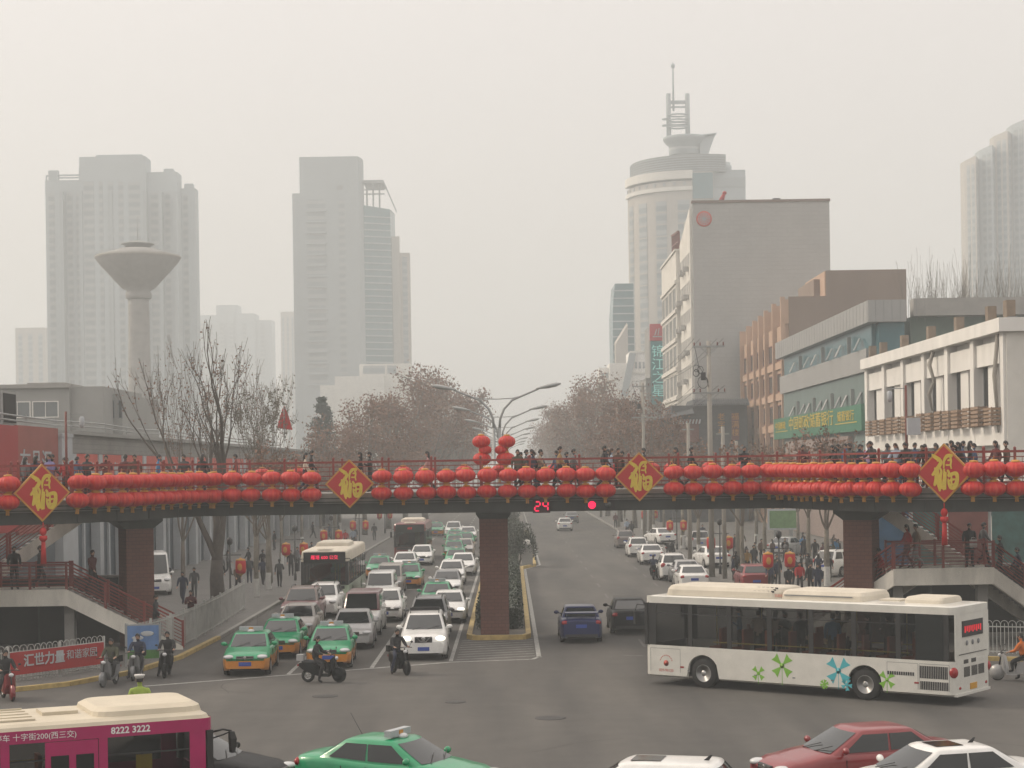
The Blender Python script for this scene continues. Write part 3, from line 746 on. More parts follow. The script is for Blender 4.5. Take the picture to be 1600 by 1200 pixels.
b=MB(); b.rings([[(xx(568)-x0,2,zz(284,570,d)),(xx(568)-x0,20,zz(284,570,d)),(xx(568)-x0,20,zz(280,570,d)),(xx(568)-x0,2,zz(280,570,d))],
 [(xx(599)-x0,6,zz(282,600,d)),(xx(599)-x0,22,zz(282,600,d)),(xx(599)-x0,22,zz(277,600,d)),(xx(599)-x0,6,zz(277,600,d))],
 [(xx(615)-x0,9,zz(320,615,d)),(xx(615)-x0,24,zz(320,615,d)),(xx(615)-x0,24,zz(315,615,d)),(xx(615)-x0,9,zz(315,615,d))]]);
for px in (572,582,592): b.bb(xx(px)-x0-.3,xx(px)-x0+.3,8,9,zz(320,590,d),zz(283,590,d))
for z in (290,297): b.bb(xx(568)-x0,xx(600)-x0,8,8.5,zz(z+2,590,d),zz(z,590,d))
b.build('roof_canopy',M['louvre'],T)
b=MB(); zb=zz(600,500,d); zt=zz(312,500,d)
bands(b,xx(481)-x0,xx(509)-x0,-.5,zb,zt,17,2.1,dep=.3); b.build('window_column',M['win_far'],T)
b=MB()
for i in range(17):
    z=zb+(zt-zb)*i/17; b.bb(xx(480)-x0,xx(511)-x0,-1.6,-.5,z-.55,z-.05)
b.build('balcony',M['tower_conc'],T)
b=MB(); bands(b,xx(530)-x0,xx(540)-x0,-.5,zb,zt,17,1.6); b.build('window_column',M['win_far'],T)
b=MB(); b.bb(xx(528)-x0,xx(538)-x0,-.7,-.5,zz(297,530,d),zz(290,530,d)); b.build('vent_opening',M['louvre'],T)
b=MB(); b.bb(xx(608)-x0,xx(621)-x0,12,16,0,zz(363,618,d)); b.bb(xx(621)-x0,xx(637)-x0,14,18,0,zz(388,630,d)); b.build('rear_block',M['tower_beige'],T)
b=MB(); bands(b,xx(625)-x0,xx(633)-x0,14,10,zz(395,630,d),18,1.5); b.build('window_column',M['win_far'],T)
d2=640.0; xp=A(500,600,d2).x
T=thing('podium_building','pale low block with a glazed top floor at the foot of the slanted-canopy tower','building',(xp,d2,0))
def xq(px): return A(px,600,d2).x-xp
def zq(py,px=560): return A(px,py,d2).z
b=MB(); b.bb(xq(500),xq(524),0,14,0,zq(602,510)); b.bb(xq(524),xq(600),-2,14,0,zq(588)); b.bb(xq(560),xq(640),5,18,0,zq(567,600)); b.build('wall',M['cream'],T)
b=MB(); b.bb(xq(566),xq(600),4.8,5,zq(583,600),zq(570,600)); b.bb(xq(604),xq(618),4.8,5,zq(583,600),zq(570,600)); b.build('glazing',M['win_far'],T)
for (pa,pb,pt,dd,lab,m) in ((25,72,512,900,'very faint pale block at the far left, beside the broad tower','tower_beige'),(440,462,487,1100,'very faint slim tower just left of the canopy tower','tower_beige')):
    xa=A(pa,600,dd).x; xb=A(pb,600,dd).x; zt=A((pa+pb)/2,pt,dd).z
    T=thing('tower_block',lab,'tower block',((xa+xb)/2,dd,0)); w=(xb-xa)/2
    b=MB(); b.bb(-w,w,0,16,0,zt); b.build('wall',M[m],T)
    n=3
    for k in range(n):
        x=-w+2*w*(k+.5)/n; b=MB(); bands(b,x-w*.14,x+w*.14,0,3,zt-3,int(zt/3.2),1.5); b.build('window_column',M['win_far'],T)
dd=1200; xa=A(308,600,dd).x; T=thing('tower_block','faintest wide stepped block in the haze between the two left towers','tower block',(xa,dd,0))
b=MB()
for pa,pb,pt in ((308,338,492),(338,372,476),(372,400,490),(400,425,500)): b.bb(A(pa,600,dd).x-xa,A(pb,600,dd).x-xa,(pa%3)*2,20,0,A(pa,pt,dd).z)
b.build('wall',M['tower_conc'],T)
for px in (315,328,345,360,380,408):
    b=MB(); bands(b,A(px,600,dd).x-xa,A(px+6,600,dd).x-xa,0,3,A(px,505,dd).z,24,1.5,dep=.3); b.build('window_column',M['win_far'],T)

# ---------------------------------------------------------------- water tower
d=330.0; s=F/d; pw=A(217,500,d)
T=thing('water_tower','tall concrete water tower with inverted cone tank on a round shaft','water tower',(pw.x,d,0))
zt=lambda py: A(217,py,d).z
b=MB(); b.lathe([(19/s,0),(17.5/s,zt(600)),(16/s,zt(480)),(16/s,zt(467))],28)
z=3
while z<zt(480): b.lathe([(16.6/s+.0006*(zt(470)-z)*3.2,z),(16.6/s+.0006*(zt(470)-z)*3.2,z+.08)],24); z+=2.4
b.build('shaft',M['concrete'],T)
b=MB(); b.lathe([(16/s,zt(468)),(20/s,zt(466)),(20/s,zt(458)),(18/s,zt(455)),(26/s,zt(450)),(62/s,zt(410)),(65/s,zt(405)),(65/s,zt(400)),(40/s,zt(393)),(28/s,zt(389)),(8/s,zt(388))],40); tank=b.build('tank',M['concrete'],T)
b=MB(); b.lathe([(65.6/s,zt(405)),(66.4/s,zt(403.5)),(66.4/s,zt(401)),(65/s,zt(400))],40,cap=False); b.build('rim',M['pole_conc'],tank)
b=MB(); b.lathe([(20/s,zt(389)),(20/s,zt(383)),(26/s,zt(382)),(25/s,zt(381)),(10/s,zt(377)),(1/s,zt(376))],28); b.build('lantern_house',M['low_grey'],T)
b=MB(); b.tube([(0,0,zt(377)),(0,0,zt(338))],.06,5); b.build('lightning_rod',M['steel'],T)
b=MB()
for k in range(48):
    a=6.283*k/48; b.bar((64/s*math.cos(a),64/s*math.sin(a),zt(400)),(64/s*math.cos(a),64/s*math.sin(a),zt(396)),.05)
b.lathe([(64.2/s,zt(396.4)),(64.2/s,zt(396))],40,cap=False); b.build('railing',M['steel'],T)

# ================================================================ right side of the street
# round hotel tower
d=560.0; s=F/d; x0=A(1080,500,d).x
X=lambda px,py=500: A(px,py,560.0).x-x0
Z=lambda py,px=1080: A(px,py,560.0).z
T=thing('tower_block','tall pale hotel tower with curved front, saucer roof and ladder-like antenna','tower block',(x0,d,0))
r=X(1085)-X(990)
def arc(rr,a0,a1,n,cx,cy): return [(cx+rr*math.cos(a),cy+rr*math.sin(a)) for a in [a0+(a1-a0)*i/n for i in range(n+1)]]
cx,cy=X(1085),r
def sector(b,rr,z0,z1,m=0): 
    pts=arc(rr,R(180),R(270),14,cx,cy)+[(cx,cy)]
    b.prism(pts,z0,z1,m)
b=MB(); sector(b,r,0,Z(282)); b.bb(cx,X(1118),cy-r+.5,cy+20,0,Z(268)); b.build('wall',M['tower_beige'],T)
b=MB(); b.bb(X(1118),X(1170),3,26,0,Z(263,1140)); b.build('side_block',M['tower_conc'],T)
b=MB(); b.bb(cx+.003,X(1117),cy-r-.2,cy-r+.5,Z(310),Z(270)); b.bb(X(1093),X(1112),cy-r-.2,cy-r+.45,Z(600),Z(315)); b.build('glass_strip',M['glass_teal'],T)
b=MB(); sector(b,r+.7,Z(297),Z(291)); sector(b,r+.8,Z(279),Z(266)); b.build('cornice',M['cream'],T)
b=MB()
for i in range(9):
    a=R(183+i*10); 
    b.box((cx+(r+.05)*math.cos(a),cy+(r+.05)*math.sin(a),(Z(292)+Z(280))/2),(.3,.7,1.2),a)
b.build('small_window',M['win_far'],T)
for i in range(4):
    a0=R(190+i*22); pts=arc(r+.12,a0,a0+R(11),3,cx,cy)+arc(r-.4,a0,a0+R(11),3,cx,cy)[::-1]
    b=MB(); b.prism(pts,Z(610),Z(312)); o=b.build('glass_strip',M['win_far'],T)
    b=MB(); 
    for k in range(16):
        z=Z(610)+(Z(312)-Z(610))*k/16; b.prism(arc(r+.2,a0,a0+R(11),3,cx,cy)+arc(r,a0,a0+R(11),3,cx,cy)[::-1],z,z+.35)
    b.build('floor_edge',M['tower_beige'],o)
rc=X(1118)-X(1005)
b=MB(); pts=arc(rc*.92,R(178),R(292),18,X(1100),rc*.95); b.prism(pts+[(X(1118),rc)],Z(268),Z(240))
b.build('crown_drum',M['louvre'],T)
b=MB()
for k in range(7):
    z=Z(266)+(Z(240)-Z(266))*k/7; b.prism(arc(rc*.92+.25,R(178),R(292),18,X(1100),rc*.95)+arc(rc*.9,R(178),R(292),18,X(1100),rc*.95)[::-1],z,z+.2)
b.build('louvre',M['tower_conc'],T)
b=MB(); c0=(X(1079),8); b.lathe([(5.2,Z(240)),(5.2,Z(222)),(6.1,Z(218)),(7.0,Z(212)),(7.1,Z(208)),(.5,Z(207))],32,(c0[0],c0[1],0)); 
o=b.build('saucer',M['tower_conc2'],T)
b=MB(); b.lathe([(5.26,Z(236)),(5.26,Z(225))],32,(c0[0],c0[1],0),cap=False); b.build('saucer_window',M['win_far'],o)
b=MB()
b.rings([[(X(1090),3,Z(212)),(X(1126),3,Z(206)),(X(1126),14,Z(206)),(X(1090),14,Z(212))],[(X(1090),3,Z(209)),(X(1126),3,Z(205)),(X(1126),14,Z(205)),(X(1090),14,Z(209))]]);
b.rings([[(X(1100),4,Z(240)),(X(1112),4,Z(240)),(X(1112),12,Z(240)),(X(1100),12,Z(240))],[(X(1100),4,Z(212)),(X(1124),4,Z(207)),(X(1124),12,Z(207)),(X(1100),12,Z(212))]]); b.build('saucer_wing',M['tower_conc'],o)
b=MB()
for px in (1053,1083): b.tube([(X(px),8,Z(214,px)),(X(px),8,Z(138,px))],.75,10)
for py in (150,153,159): b.bar((X(1053),8,Z(py)),(X(1083),8,Z(py)),.5)
for py in (172,180,185,191):
    b.tube([(X(1068)+X(1083)*0+(X(1083)-X(1068))*math.cos(a),8+2.2*math.sin(a),Z(py)) for a in [6.283*i/20 for i in range(21)]],.28,5)
b.tube([(X(1048)+1.0*math.cos(a),8+1.0*math.sin(a),Z(178)) for a in [6.283*i/12 for i in range(13)]],.2,5); b.tube([(X(1048)+1.0*math.cos(a),8+1.0*math.sin(a),Z(188)) for a in [6.283*i/12 for i in range(13)]],.2,5)
b.tube([(X(1061),8,Z(165)),(X(1061),8,Z(110)),(X(1061),8,Z(88))],[.35,.25,.15],8); b.ell((X(1061),8,Z(94)),(.7,.7,.8),8,6)
b.build('antenna',M['tower_conc2'],T)
b=MB(); b.lathe([(2.2,Z(263,1140)),(2.4,Z(256,1140)),(2.4,Z(251,1140)),(2.0,Z(250,1140)),(2.0,Z(246,1140)),(.3,Z(245,1140))],20,(X(1141),10,0)); b.build('roof_vent',M['tower_conc'],T)
b=MB(); b.bb(X(1118)-.0,X(1170)+0,2.8,3,Z(290,1140),Z(275,1140)); b.build('band',M['tower_conc2'],T)

# stepped tower at the right edge
d=650.0; x0=A(1560,500,d).x; xr=lambda px: A(px,400,650.0).x-x0; zr=lambda py,px: A(px,py,650.0).z
T=thing('tower_block','hazy ribbed apartment tower with a stepped roofline at the right edge','tower block',(x0,d,0))
for k,(pa,pm,pb,pt) in enumerate(((1511,1522,1533,246),(1535,1548,1559,229),(1558,1572,1586,207),(1585,1598,1625,190),(1626,1640,1660,178))):
    b=MB(); za,zb=zr(pt+4,pa),zr(pt,pm)
    b.rings([[(xr(pa),2,0),(xr(pm),-4,0),(xr(pb),2,0),(xr(pb),8,0),(xr(pa),8,0)],[(xr(pa),2,za),(xr(pm),-4,zb),(xr(pb),2,zb),(xr(pb),8,zb),(xr(pa),8,za)]])
    o=b.build('wing',M['tower_conc' if k%2 else 'tower_beige'],T)
    b=MB()
    zc=(za+2)/2-.6
    for t,w_,pp,qq in ((.35,.13,pa,pm),(.75,.13,pa,pm),(.45,.22,pm,pb)):
        ya,yb=(2,-4) if pp==pa else (-4,2)
        b=MB(); b.bar((xr(pp)+(xr(qq)-xr(pp))*(t-w_),ya+(yb-ya)*(t-w_)-.1,zc),(xr(pp)+(xr(qq)-xr(pp))*(t+w_),ya+(yb-ya)*(t+w_)-.1,zc),.14,za-5)
        b.build('window_column',M['win_far'],o)

# glassy block and white blocks at the end of the street on the right
d=500.0; x0=A(975,600,d).x; xr=lambda px: A(px,600,500.0).x-x0; zr=lambda py,px=975: A(px,py,500.0).z
T=thing('office_building','hazy glass-fronted block with a slanted side, left of the hotel tower','building',(x0,d,0))
b=MB(); b.vslab([(xr(959),0),(xr(959),zr(490)),(xr(963),zr(443)),(xr(992),zr(443)),(xr(992),0)],0,18); b.build('wall',M['glass_teal'],T)
b=MB()
for py in range(455,600,12): b.bb(xr(959),xr(992),-.15,0,zr(py),zr(py-2))
b.build('floor_edge',M['tower_conc'],T)
b=MB(); b.rings([[(xr(961),-6,0),(xr(980),-6,0),(xr(980),0,0),(xr(961),0,0)],[(xr(961),-6,zr(540)),(xr(980),-6,zr(510)),(xr(980),-.2,zr(505)),(xr(961),-.2,zr(535))]]); b.build('low_wing',M['tower_beige'],T)
d=450.0; x0=A(980,600,d).x; xr=lambda px: A(px,600,450.0).x-x0; zr=lambda py,px=975: A(px,py,450.0).z
T=thing('office_building','pale stepped low block above the brown trees, below the glassy block','building',(x0,d,0))
b=MB(); b.bb(xr(937),xr(952),0,10,0,zr(574)); b.bb(xr(952),xr(985),-3,10,0,zr(568)); b.bb(xr(982),xr(1018),-6,8,0,zr(552)); b.build('wall',M['white_wall'],T)
b=MB(); b.bar((xr(972),-7,zr(620)),(xr(986),-7,zr(555)),1.6); b.build('stair_slope',M['tower_conc2'],T)
b=MB(); b.bb(xr(983),xr(1017),-6.4,-6,zr(586),zr(583)); b.bb(xr(983),xr(1017),-6.4,-6,zr(554),zr(551)); b.build('cornice',M['cream'],T)
b=MB()
for px in (990,996,1002): b.bb(xr(px),xr(px+3),-6.12,-6,zr(578),zr(568))
b.bb(xr(940),xr(944),-.12,0,zr(590),zr(582)); b.bb(xr(946),xr(950),-.12,0,zr(590),zr(582)); b.build('window_column',M['win_far'],T)
d=300.0; x0=A(1028,600,d).x; xr=lambda px: A(px,600,300.0).x-x0; zr=lambda py,px=1028: A(px,py,300.0).z
T=thing('inn_building','dark narrow inn building carrying the tall vertical sign, left of the white balcony block','building',(x0,d,0))
b=MB(); b.bb(xr(1010),xr(1046),1,16,0,zr(590)); b.bb(xr(1017),xr(1046),1.5,12,zr(590),zr(508)); b.build('wall',M['low_grey'],T)
b=MB(); b.bb(xr(1017),xr(1038),0,1,zr(532),zr(506)); o=b.build('sign_top',M['inn_red'],T); o['label']='red emblem panel on top of the sign'
b=MB(); b.bar((xr(1024),-.06,zr(524)),(xr(1027),-.06,zr(515)),.5,.12); b.bar((xr(1029),-.06,zr(524)),(xr(1031),-.06,zr(513)),.5,.12); b.bar((xr(1021),-.06,zr(526)),(xr(1035),-.06,zr(526)),.12,.16); b.build('emblem',M['poster_grey'],o)
b=MB(); b.bb(xr(1018),xr(1038),0,1,zr(632),zr(533)); o=b.build('sign_board',M['inn_teal'],T)
for k,ch in enumerate('锦江之星'): text('lettering',ch,2.2,M['inn_txt'],o,(xr(1028.5),-.03,zr(550+k*20.5)),'-Y')
# white balcony block + tall block with grey gable
d=238.0; xg0=A(1083,400,d).x; xg1=A(1297,400,d).x; zt=A(1190,316,d).z
T=thing('gable_building','tall block with a huge blank grey tiled gable wall beside a pale window front','building',(xg0,d,0))
b=MB(); b.bb(0,xg1-xg0,0,.6,0,zt); b.bb(0.3,xg1-xg0-.3,.6,15,0,zt-.6); b.build('gable_wall',M['grey_brick'],T)
b=MB(); b.bb(-.35,.28,.62,15,10.5,zt-4); b.build('front_wall',M['cream'],T)
b=MB(); b.bb(-.1,xg1-xg0+.1,-.12,.75,zt,zt+.35); b.build('parapet',M['gable_cap'],T)
b=MB(); b.rings([[(-.35,.62,zt-4),(.28,.62,zt-4),(.28,15,zt-4),(-.35,15,zt-4)],[(-.35,.62,zt-.5),(.28,.62,zt-.5),(.28,15,zt-3.8),(-.35,15,zt-3.8)]]); b.build('front_parapet',M['cream'],T)
for f in range(8):
    z=zt-8.2-f*3.75
    if z<11: break
    for k in range(6):
        o=window(T,(-.355,1.9+k*2.3,z),1.15,1.9,'-X',1,glass='glass_b')
        if (k*5+f*3)%7<4:
            b=MB(); b.box((-.75,3.0+k*2.3,z-.2),(.75,.9,.6)); b.build('air_conditioner',M['ac'],T)
b=MB(); px_=A(1100,342,d)
b.lathe([(.02,-.1),(.85,-.08),(1.05,-.04),(1.05,0)],24,(px_.x-xg0,0,px_.z),axis='Y'); o=b.build('emblem',M['poster_red'],T); o['label']='faded red round emblem near the top left corner'
b=MB()
for k in range(3): b.lathe([(.25+k*.25,-.13),(.31+k*.25,-.13)],14,(px_.x-xg0,0,px_.z),axis='Y',cap=False)
for a in range(0,180,30): b.bar((px_.x-xg0+.8*math.cos(R(a)),-.12,px_.z+.8*math.sin(R(a))),(px_.x-xg0-.8*math.cos(R(a)),-.12,px_.z-.8*math.sin(R(a))),.07)
b.build('emblem_lines',M['poster_grey'],o)
b=MB(); b.bb(A(1168,310,240).x-xg0,A(1226,310,240).x-xg0,6,9,zt,zt+1.0); b.bb(A(1215,310,240).x-xg0,A(1226,310,240).x-xg0,5.9,9,zt+1,zt+1.4); b.build('roof_house',M['dark_tile'],T)
p=A(1130,314,240); b=MB(); b.tube([(p.x-xg0-.3,1.6,zt+.55),(p.x-xg0+.1,1.6,zt+1.4)],[.35,.2],8); b.ell((p.x-xg0+.15,1.6,zt+1.55),(.3,.3,.25),8,6); b.build('roof_vent',M['bill_red'],T)
# long stains down the gable
T=thing('office_building','cream street-side block with tall framed windows, just left of the grey gable block','building',(xg0-.25,253.3,0))
z2=A(1062,392,253.3).z
b=MB(); b.bb(-.6,14,0,24,0,z2); b.build('wall',M['cream'],T)
b=MB(); b.bb(-.8,14,-.1,24.1,z2,z2+.3); 
for f in range(8): b.bb(-.85,-.603,.05,23.9,z2-4.6-f*4.1,z2-4.1-f*4.1)
b.build('cornice',M['cream'],T)
for f in range(8):
    for k in range(4):
        z=z2-8.3-f*4.1+.1
        if z>0: window(T,(-.605,3.1+k*5.9,z),4.6,3.3,'-X',3,frame='cream',glass='glass_b',fw=.2)
b=MB()
for k in range(5): b.bb(-.1,.2,2+k*2.4,2.2+k*2.4,z2+.3,z2+3+.2*k)
b.bar((0,2,z2+3),(0,12,z2+3.6),.25); b.bar((0,2,z2+1.6),(0,12,z2+2.0),.2); b.bar((2,2,z2+.3),(0,12,z2+3.6),.15); b.build('roof_frame',M['brown_red'],T)
# dark traditional shop
d=222.0; x0=A(1050,680,d).x; xr=lambda px: A(px,680,222.0).x-x0; zr=lambda py,px=1110: A(px,py,222.0).z
T=thing('traditional_shop','dark two-storey shop with tiled eaves, red front panels and gold vertical signs','shop',(x0,d,0))
b=MB(); b.bb(0,xr(1168),0,9,0,zr(633)); b.bb(-1.5,0,2,12,0,zr(650)); b.build('wall',M['dark_tile'],T)
b=MB()
for (za,zb,o_) in ((zr(634),zr(624),1.2),): 
    b.rings([[(xr(1083),-o_,za),(xr(1170),-o_,za),(xr(1170),10,za),(xr(1083),10,za)],[(xr(1084),.5,zb),(xr(1169),.5,zb),(xr(1169),8,zb),(xr(1084),8,zb)]])
    for k in range(24): x=xr(1084)+(xr(1169)-xr(1084))*k/23; b.bar((x,-o_,za+.12),(x,.5,zb+.12),.12)
b.rings([[(-2.4,-.6,zr(655)),(xr(1083),-1.6,zr(646)),(xr(1083),12,zr(646)),(-2.4,12,zr(655))],[(-1,.2,zr(648)),(xr(1083),.2,zr(636)),(xr(1083),10,zr(636)),(-1,10,zr(648))]])
b.build('eaves',M['dark_tile'],T)
b=MB(); b.bb(.2,xr(1092),-.2,-.003,zr(690),zr(655)); 
b.build('red_panel',M['brown_red'],T)
b=MB()
for k in range(9): b.bar((.3+k*.4,-.22,zr(655)),(.1+k*.4,-.9,zr(662)),.2,.04)
b.build('awning',M['poster_grey'],T)
for px,ch in ((1127,'老字号'),(1149,'福满楼')):
    b=MB(); b.bb(xr(px-6),xr(px+6),-.15,-.003,zr(688),zr(646)); o=b.build('vertical_sign',M['dark_tile'] if px<1140 else M['brown_red'],T)
    for k,c in enumerate(ch): text('lettering',c,.95,M['gold'],o,(xr(px),-.18,zr(652+k*12.5)),'-Y')
# tan building with fins
XF=31.0; d0=200.5
T=thing('finned_building','tan office block with tall vertical fins and brown windows, beyond the green bank','building',(XF,d0,0))
zt=25.9
b=MB(); b.bb(.0,20,0,36,0,zt-3.0); b.build('wall',M['tan_lit'],T)
x1=A(1415,430,d0).x-XF; x2=A(1290,430,d0).x-XF; x3=A(1270,430,d0).x-XF
b=MB(); b.bb(.4,x1,-.3,0,0,zt); b.bb(x2,x1,-.3,14,zt,A(1350,422,d0).z); b.bb(x3+.6,x2,3,14,zt,A(1280,432,d0).z); b.build('side_wall',M['tan'],T)
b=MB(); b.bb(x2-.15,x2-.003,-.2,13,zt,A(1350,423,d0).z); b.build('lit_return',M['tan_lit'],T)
fins=[0,6.5,13,18,23,29,35.5]
for k,y in enumerate(fins):
    b=MB(); b.bb(-.5,-.003,y-.2,y+.25,0,zt-.2*k); b.bb(0,3.2,y-.2,y+.25,zt-3,zt-.3-.15*k); b.build('fin',M['tan_lit'],T)
for k in range(len(fins)-1):
    ya,yb=fins[k],fins[k+1]; w=yb-ya-1.1
    for f in range(6):
        window(T,(-.003,(ya+yb)/2,zt-6.9-f*3.55),w,2.1,'-X',1,frame='brown_red',glass='glass_b',fw=.12)
        b=MB(); b.bb(-.25,-.003,ya+.3,yb-.25,zt-7.9-f*3.55,zt-7.1-f*3.55); b.build('sill_panel',M['tan_lit'],T)
# green bank building
XF=29.6; d0=dX(1360,29.6); d1=dX(1214,29.6)
T=thing('bank_building','long bank building with pale grey canopies, teal upper windows and a big green sign','building',(XF,d0,0))
LB=d1-d0; zz4=lambda px,py: AX(px,py,29.6).z
zt=20.6
b=MB(); b.bb(1.0,(A(1416,480,d0).x-XF),0.8,LB-3,0,zt-.8); b.build('wall',M['glass_teal'],T)
xr1=A(1416,480,d0).x-XF
b=MB(); b.bb(0,xr1,-.0,LB,zt-1.8,zt); b.build('upper_canopy',M['panel_grey'],T)
b=MB(); b.bb(.3,1.0,2.6,LB-1,14.9,16.8); b.build('lower_canopy',M['panel_grey'],T)
b=MB()
for k in range(int(LB/1.5)): b.bb(-.02,-.003,.4+k*1.5,.44+k*1.5,zt-1.8,zt)
for k in range(7): b.bb(.6+k*.45*1.5,.63+k*.45*1.5,-.02,-.003,zt-1.8,zt)
b.build('panel_seam',M['louvre'],T)
M['teal_wall']=mat('grey teal cladding',(0.13,0.18,0.175),0.6,var=.1,vs=.5)
b=MB(); b.bb(.55,.997,2,LB-2,.14,14.85); b.build('front_wall',M['teal_wall'],T)
b=MB(); b.bb(.65,.997,2,LB-2,16.8,18.8); b.build('teal_band',M['glass_teal'],T)
b=MB(); b.bb(.0,.5,3.5,LB+2,9.95,12.2); sg=b.build('sign_board',M['green_sign'],T)
ym=(3.5+LB+2)/2
text('lettering','中国邮政储蓄银行',1.5,M['gold_txt'],sg,(-.03,ym+1.0,11.3),'-X',sx=2.2)
text('lettering','中国邮政',.95,M['gold_txt'],sg,(-.03,LB-3,11.3),'-X',sx=2.0)
text('lettering','储蓄银行',1.0,M['gold_txt'],sg,(-.03,10.5,11.3),'-X',sx=2.0)
b=MB(); b.bb(-.03,-.003,LB-8,LB+.5,10.7,10.78); b.bb(-.03,-.003,5.5,15.5,10.7,10.78); b.build('underline',M['gold_txt'],sg)
b=MB(); b.bb(.1,.5,10,LB-6,.2,9.6); b.build('shutter',mat('pinkish shutter',(.27,.21,.19),.7,var=.1),T)
for (z,n,off) in ((16.8,9,.45),(12.2,12,.5)):
    for k in range(n):
        y=6+k*(LB-12)/n*1.0; b=MB()
        if k%3==1: b.bb(off-.25,off+.1,y,y+.12,z,z+1.5)
        else: b.box((off-.25,y,z+.55),(.06,.8,1.15),0,ry=R(26))
        b.build('open_window',M['panel_grey' if k%3 else 'louvre'],T)
# grey wing behind the white building
p0=A(1416,470,150.5); p1=A(1640,462,150.5)
T=thing('bank_wing','long grey fascia wing with dark green wall running right behind the white building','building',(p0.x+.3,150.5,0))
w=p1.x-p0.x; b=MB(); b.bb(0,w,0,12,0,19.4); b.build('wall',mat('dull green wall',(.10,.145,.12),.7,var=.15,vs=.5),T)
b=MB(); b.bb(0,w,-1.4,0,19.4,20.85); b.build('fascia',M['concrete'],T)

# white building with wooden crates
XW=26.0; d0=dX(1572,XW); d1=dX(1355,XW); LW=d1-d0
T=thing('white_building','white two-storey building with deep pilasters, narrow dark windows and a parapet','building',(XW,d0,0))
zt=14.75
b=MB(); b.bb(.5,14,.3,LW-.2,.14,zt-.7); b.build('wall',M['white_wall'],T)
b=MB(); b.bb(-.35,14.2,-.3,LW+.3,zt-.72,zt); b.build('parapet',M['white_wall'],T)
b=MB(); b.bb(.1,14,-.02,.3,.14,zt-.72); b.build('end_wall',M['cream'],T)
b=MB(); b.bb(.12,.497,.3,LW-.2,zt-2.3,zt-1.1); b.bb(-.02,.497,.3,LW-.2,8.1,9.1); b.bb(.12,.497,.3,LW-.2,.2,.9); b.build('band',M['white_wall'],T)
n=6
for k in range(n+1):
    y=.15+(LW-.6)*k/n; b=MB(); b.bb(-.05,.497,y-.05,y+.75,.14,zt-.724); b.build('pilaster',M['white_wall'],T)
for k in range(n):
    y=.9+(LW-.6)*k/n; L1=(LW-.6)/n-.75
    b=MB(); b.bb(.3,.497,y+L1*.33,y+L1*.67,9.1,zt-2.3); b.build('panel',M['white_wall'],T)
    for q in (.17,.83): window(T,(.497,y+L1*q,9.3),L1*.24,3.45-.35*0,'-X',0,frame='louvre',glass='dark',fw=.05)
    for q in (.2,.8): window(T,(.497,y+L1*q,4.2),L1*.3,3.2,'-X',0,frame='louvre',glass='glass_b',fw=.06)
b=MB(); b.tube([(-.1,LW*.42,zt-.8),(-.35,LW*.42,zt-1.6),(-.15,LW*.41,zt-2.6),(-.4,LW*.42,zt-3.4),(-.2,LW*.42,zt-4.4)],[.10,.14,.1,.12,.05],6)
b.tube([(-.1,.9,zt-.8),(-.3,.9,zt-3),(-.15,.8,zt-6)],[.1,.12,.06],6); b.build('drain_pipe',M['pole_conc'],T)
for px,w_ in ((1367,.9),(1384,.9),(1417,.95),(1459,1.0),(1503,1.0),(1553,1.0),(1582,1.15)):
    y=dX(px,28.2)-d0; b=MB(); b.bb(1.9,2.4,y-.32*w_,y+.32*w_,zt-.9,16.25); b.build('roof_pier',M['pier'],T)
    b=MB(); b.bb(1.95,2.5,y-.55,y-.33*w_,zt-.9,15.3); b.build('pier_box',M['louvre'],T)
# crates on the balcony ledge
M['crates']=[]
rn=random.Random(2)
_b=MB()
for z in range(5): 
    _b.bb(-.02,.02,-.75,.75,.06+z*.32,.06+z*.32+.2); _b.bb(.5,.54,-.75,.75,.06+z*.32,.06+z*.32+.2)
    for y in (-.75,.72): _b.bb(-.02,.54,y,y+.03,.06+z*.32,.06+z*.32+.2)
for y in (-.7,0,.7):
    _b.bb(.02,.06,y-.04,y+.04,0,1.6); _b.bb(.46,.5,y-.04,y+.04,0,1.6)
CR=_b.mesh('crate',M['wood'])
n=15
for k in range(n):
    y=d0+1.4+(LW-5.0)*k/(n-1)
    o=bpy.data.objects.new('wooden_crate',CR); COL.objects.link(o); o.location=(XW-.62+rn.uniform(-.06,.06),y,9.12); o.scale=(1,1.0,rn.choice([.62,.68,.70,.72])); 
    tag(o,'slatted wooden crate on the white building balcony ledge, %s from the near end'%ordn(k+1),'crate','wooden crates along the white building ledge')
# ================================================================ vehicles (front faces +x, wheels on z=0)
def lerp(a,b,t): return a+(b-a)*t
def interp(tab,x):
    if x<=tab[0][0]: return tab[0][1]
    for (a,u),(c,v) in zip(tab,tab[1:]):
        if x<=c:
            t=(x-a)/(c-a); t=t*t*(3-2*t)*.5+t*.5; return lerp(u,v,t)
    return tab[-1][1]
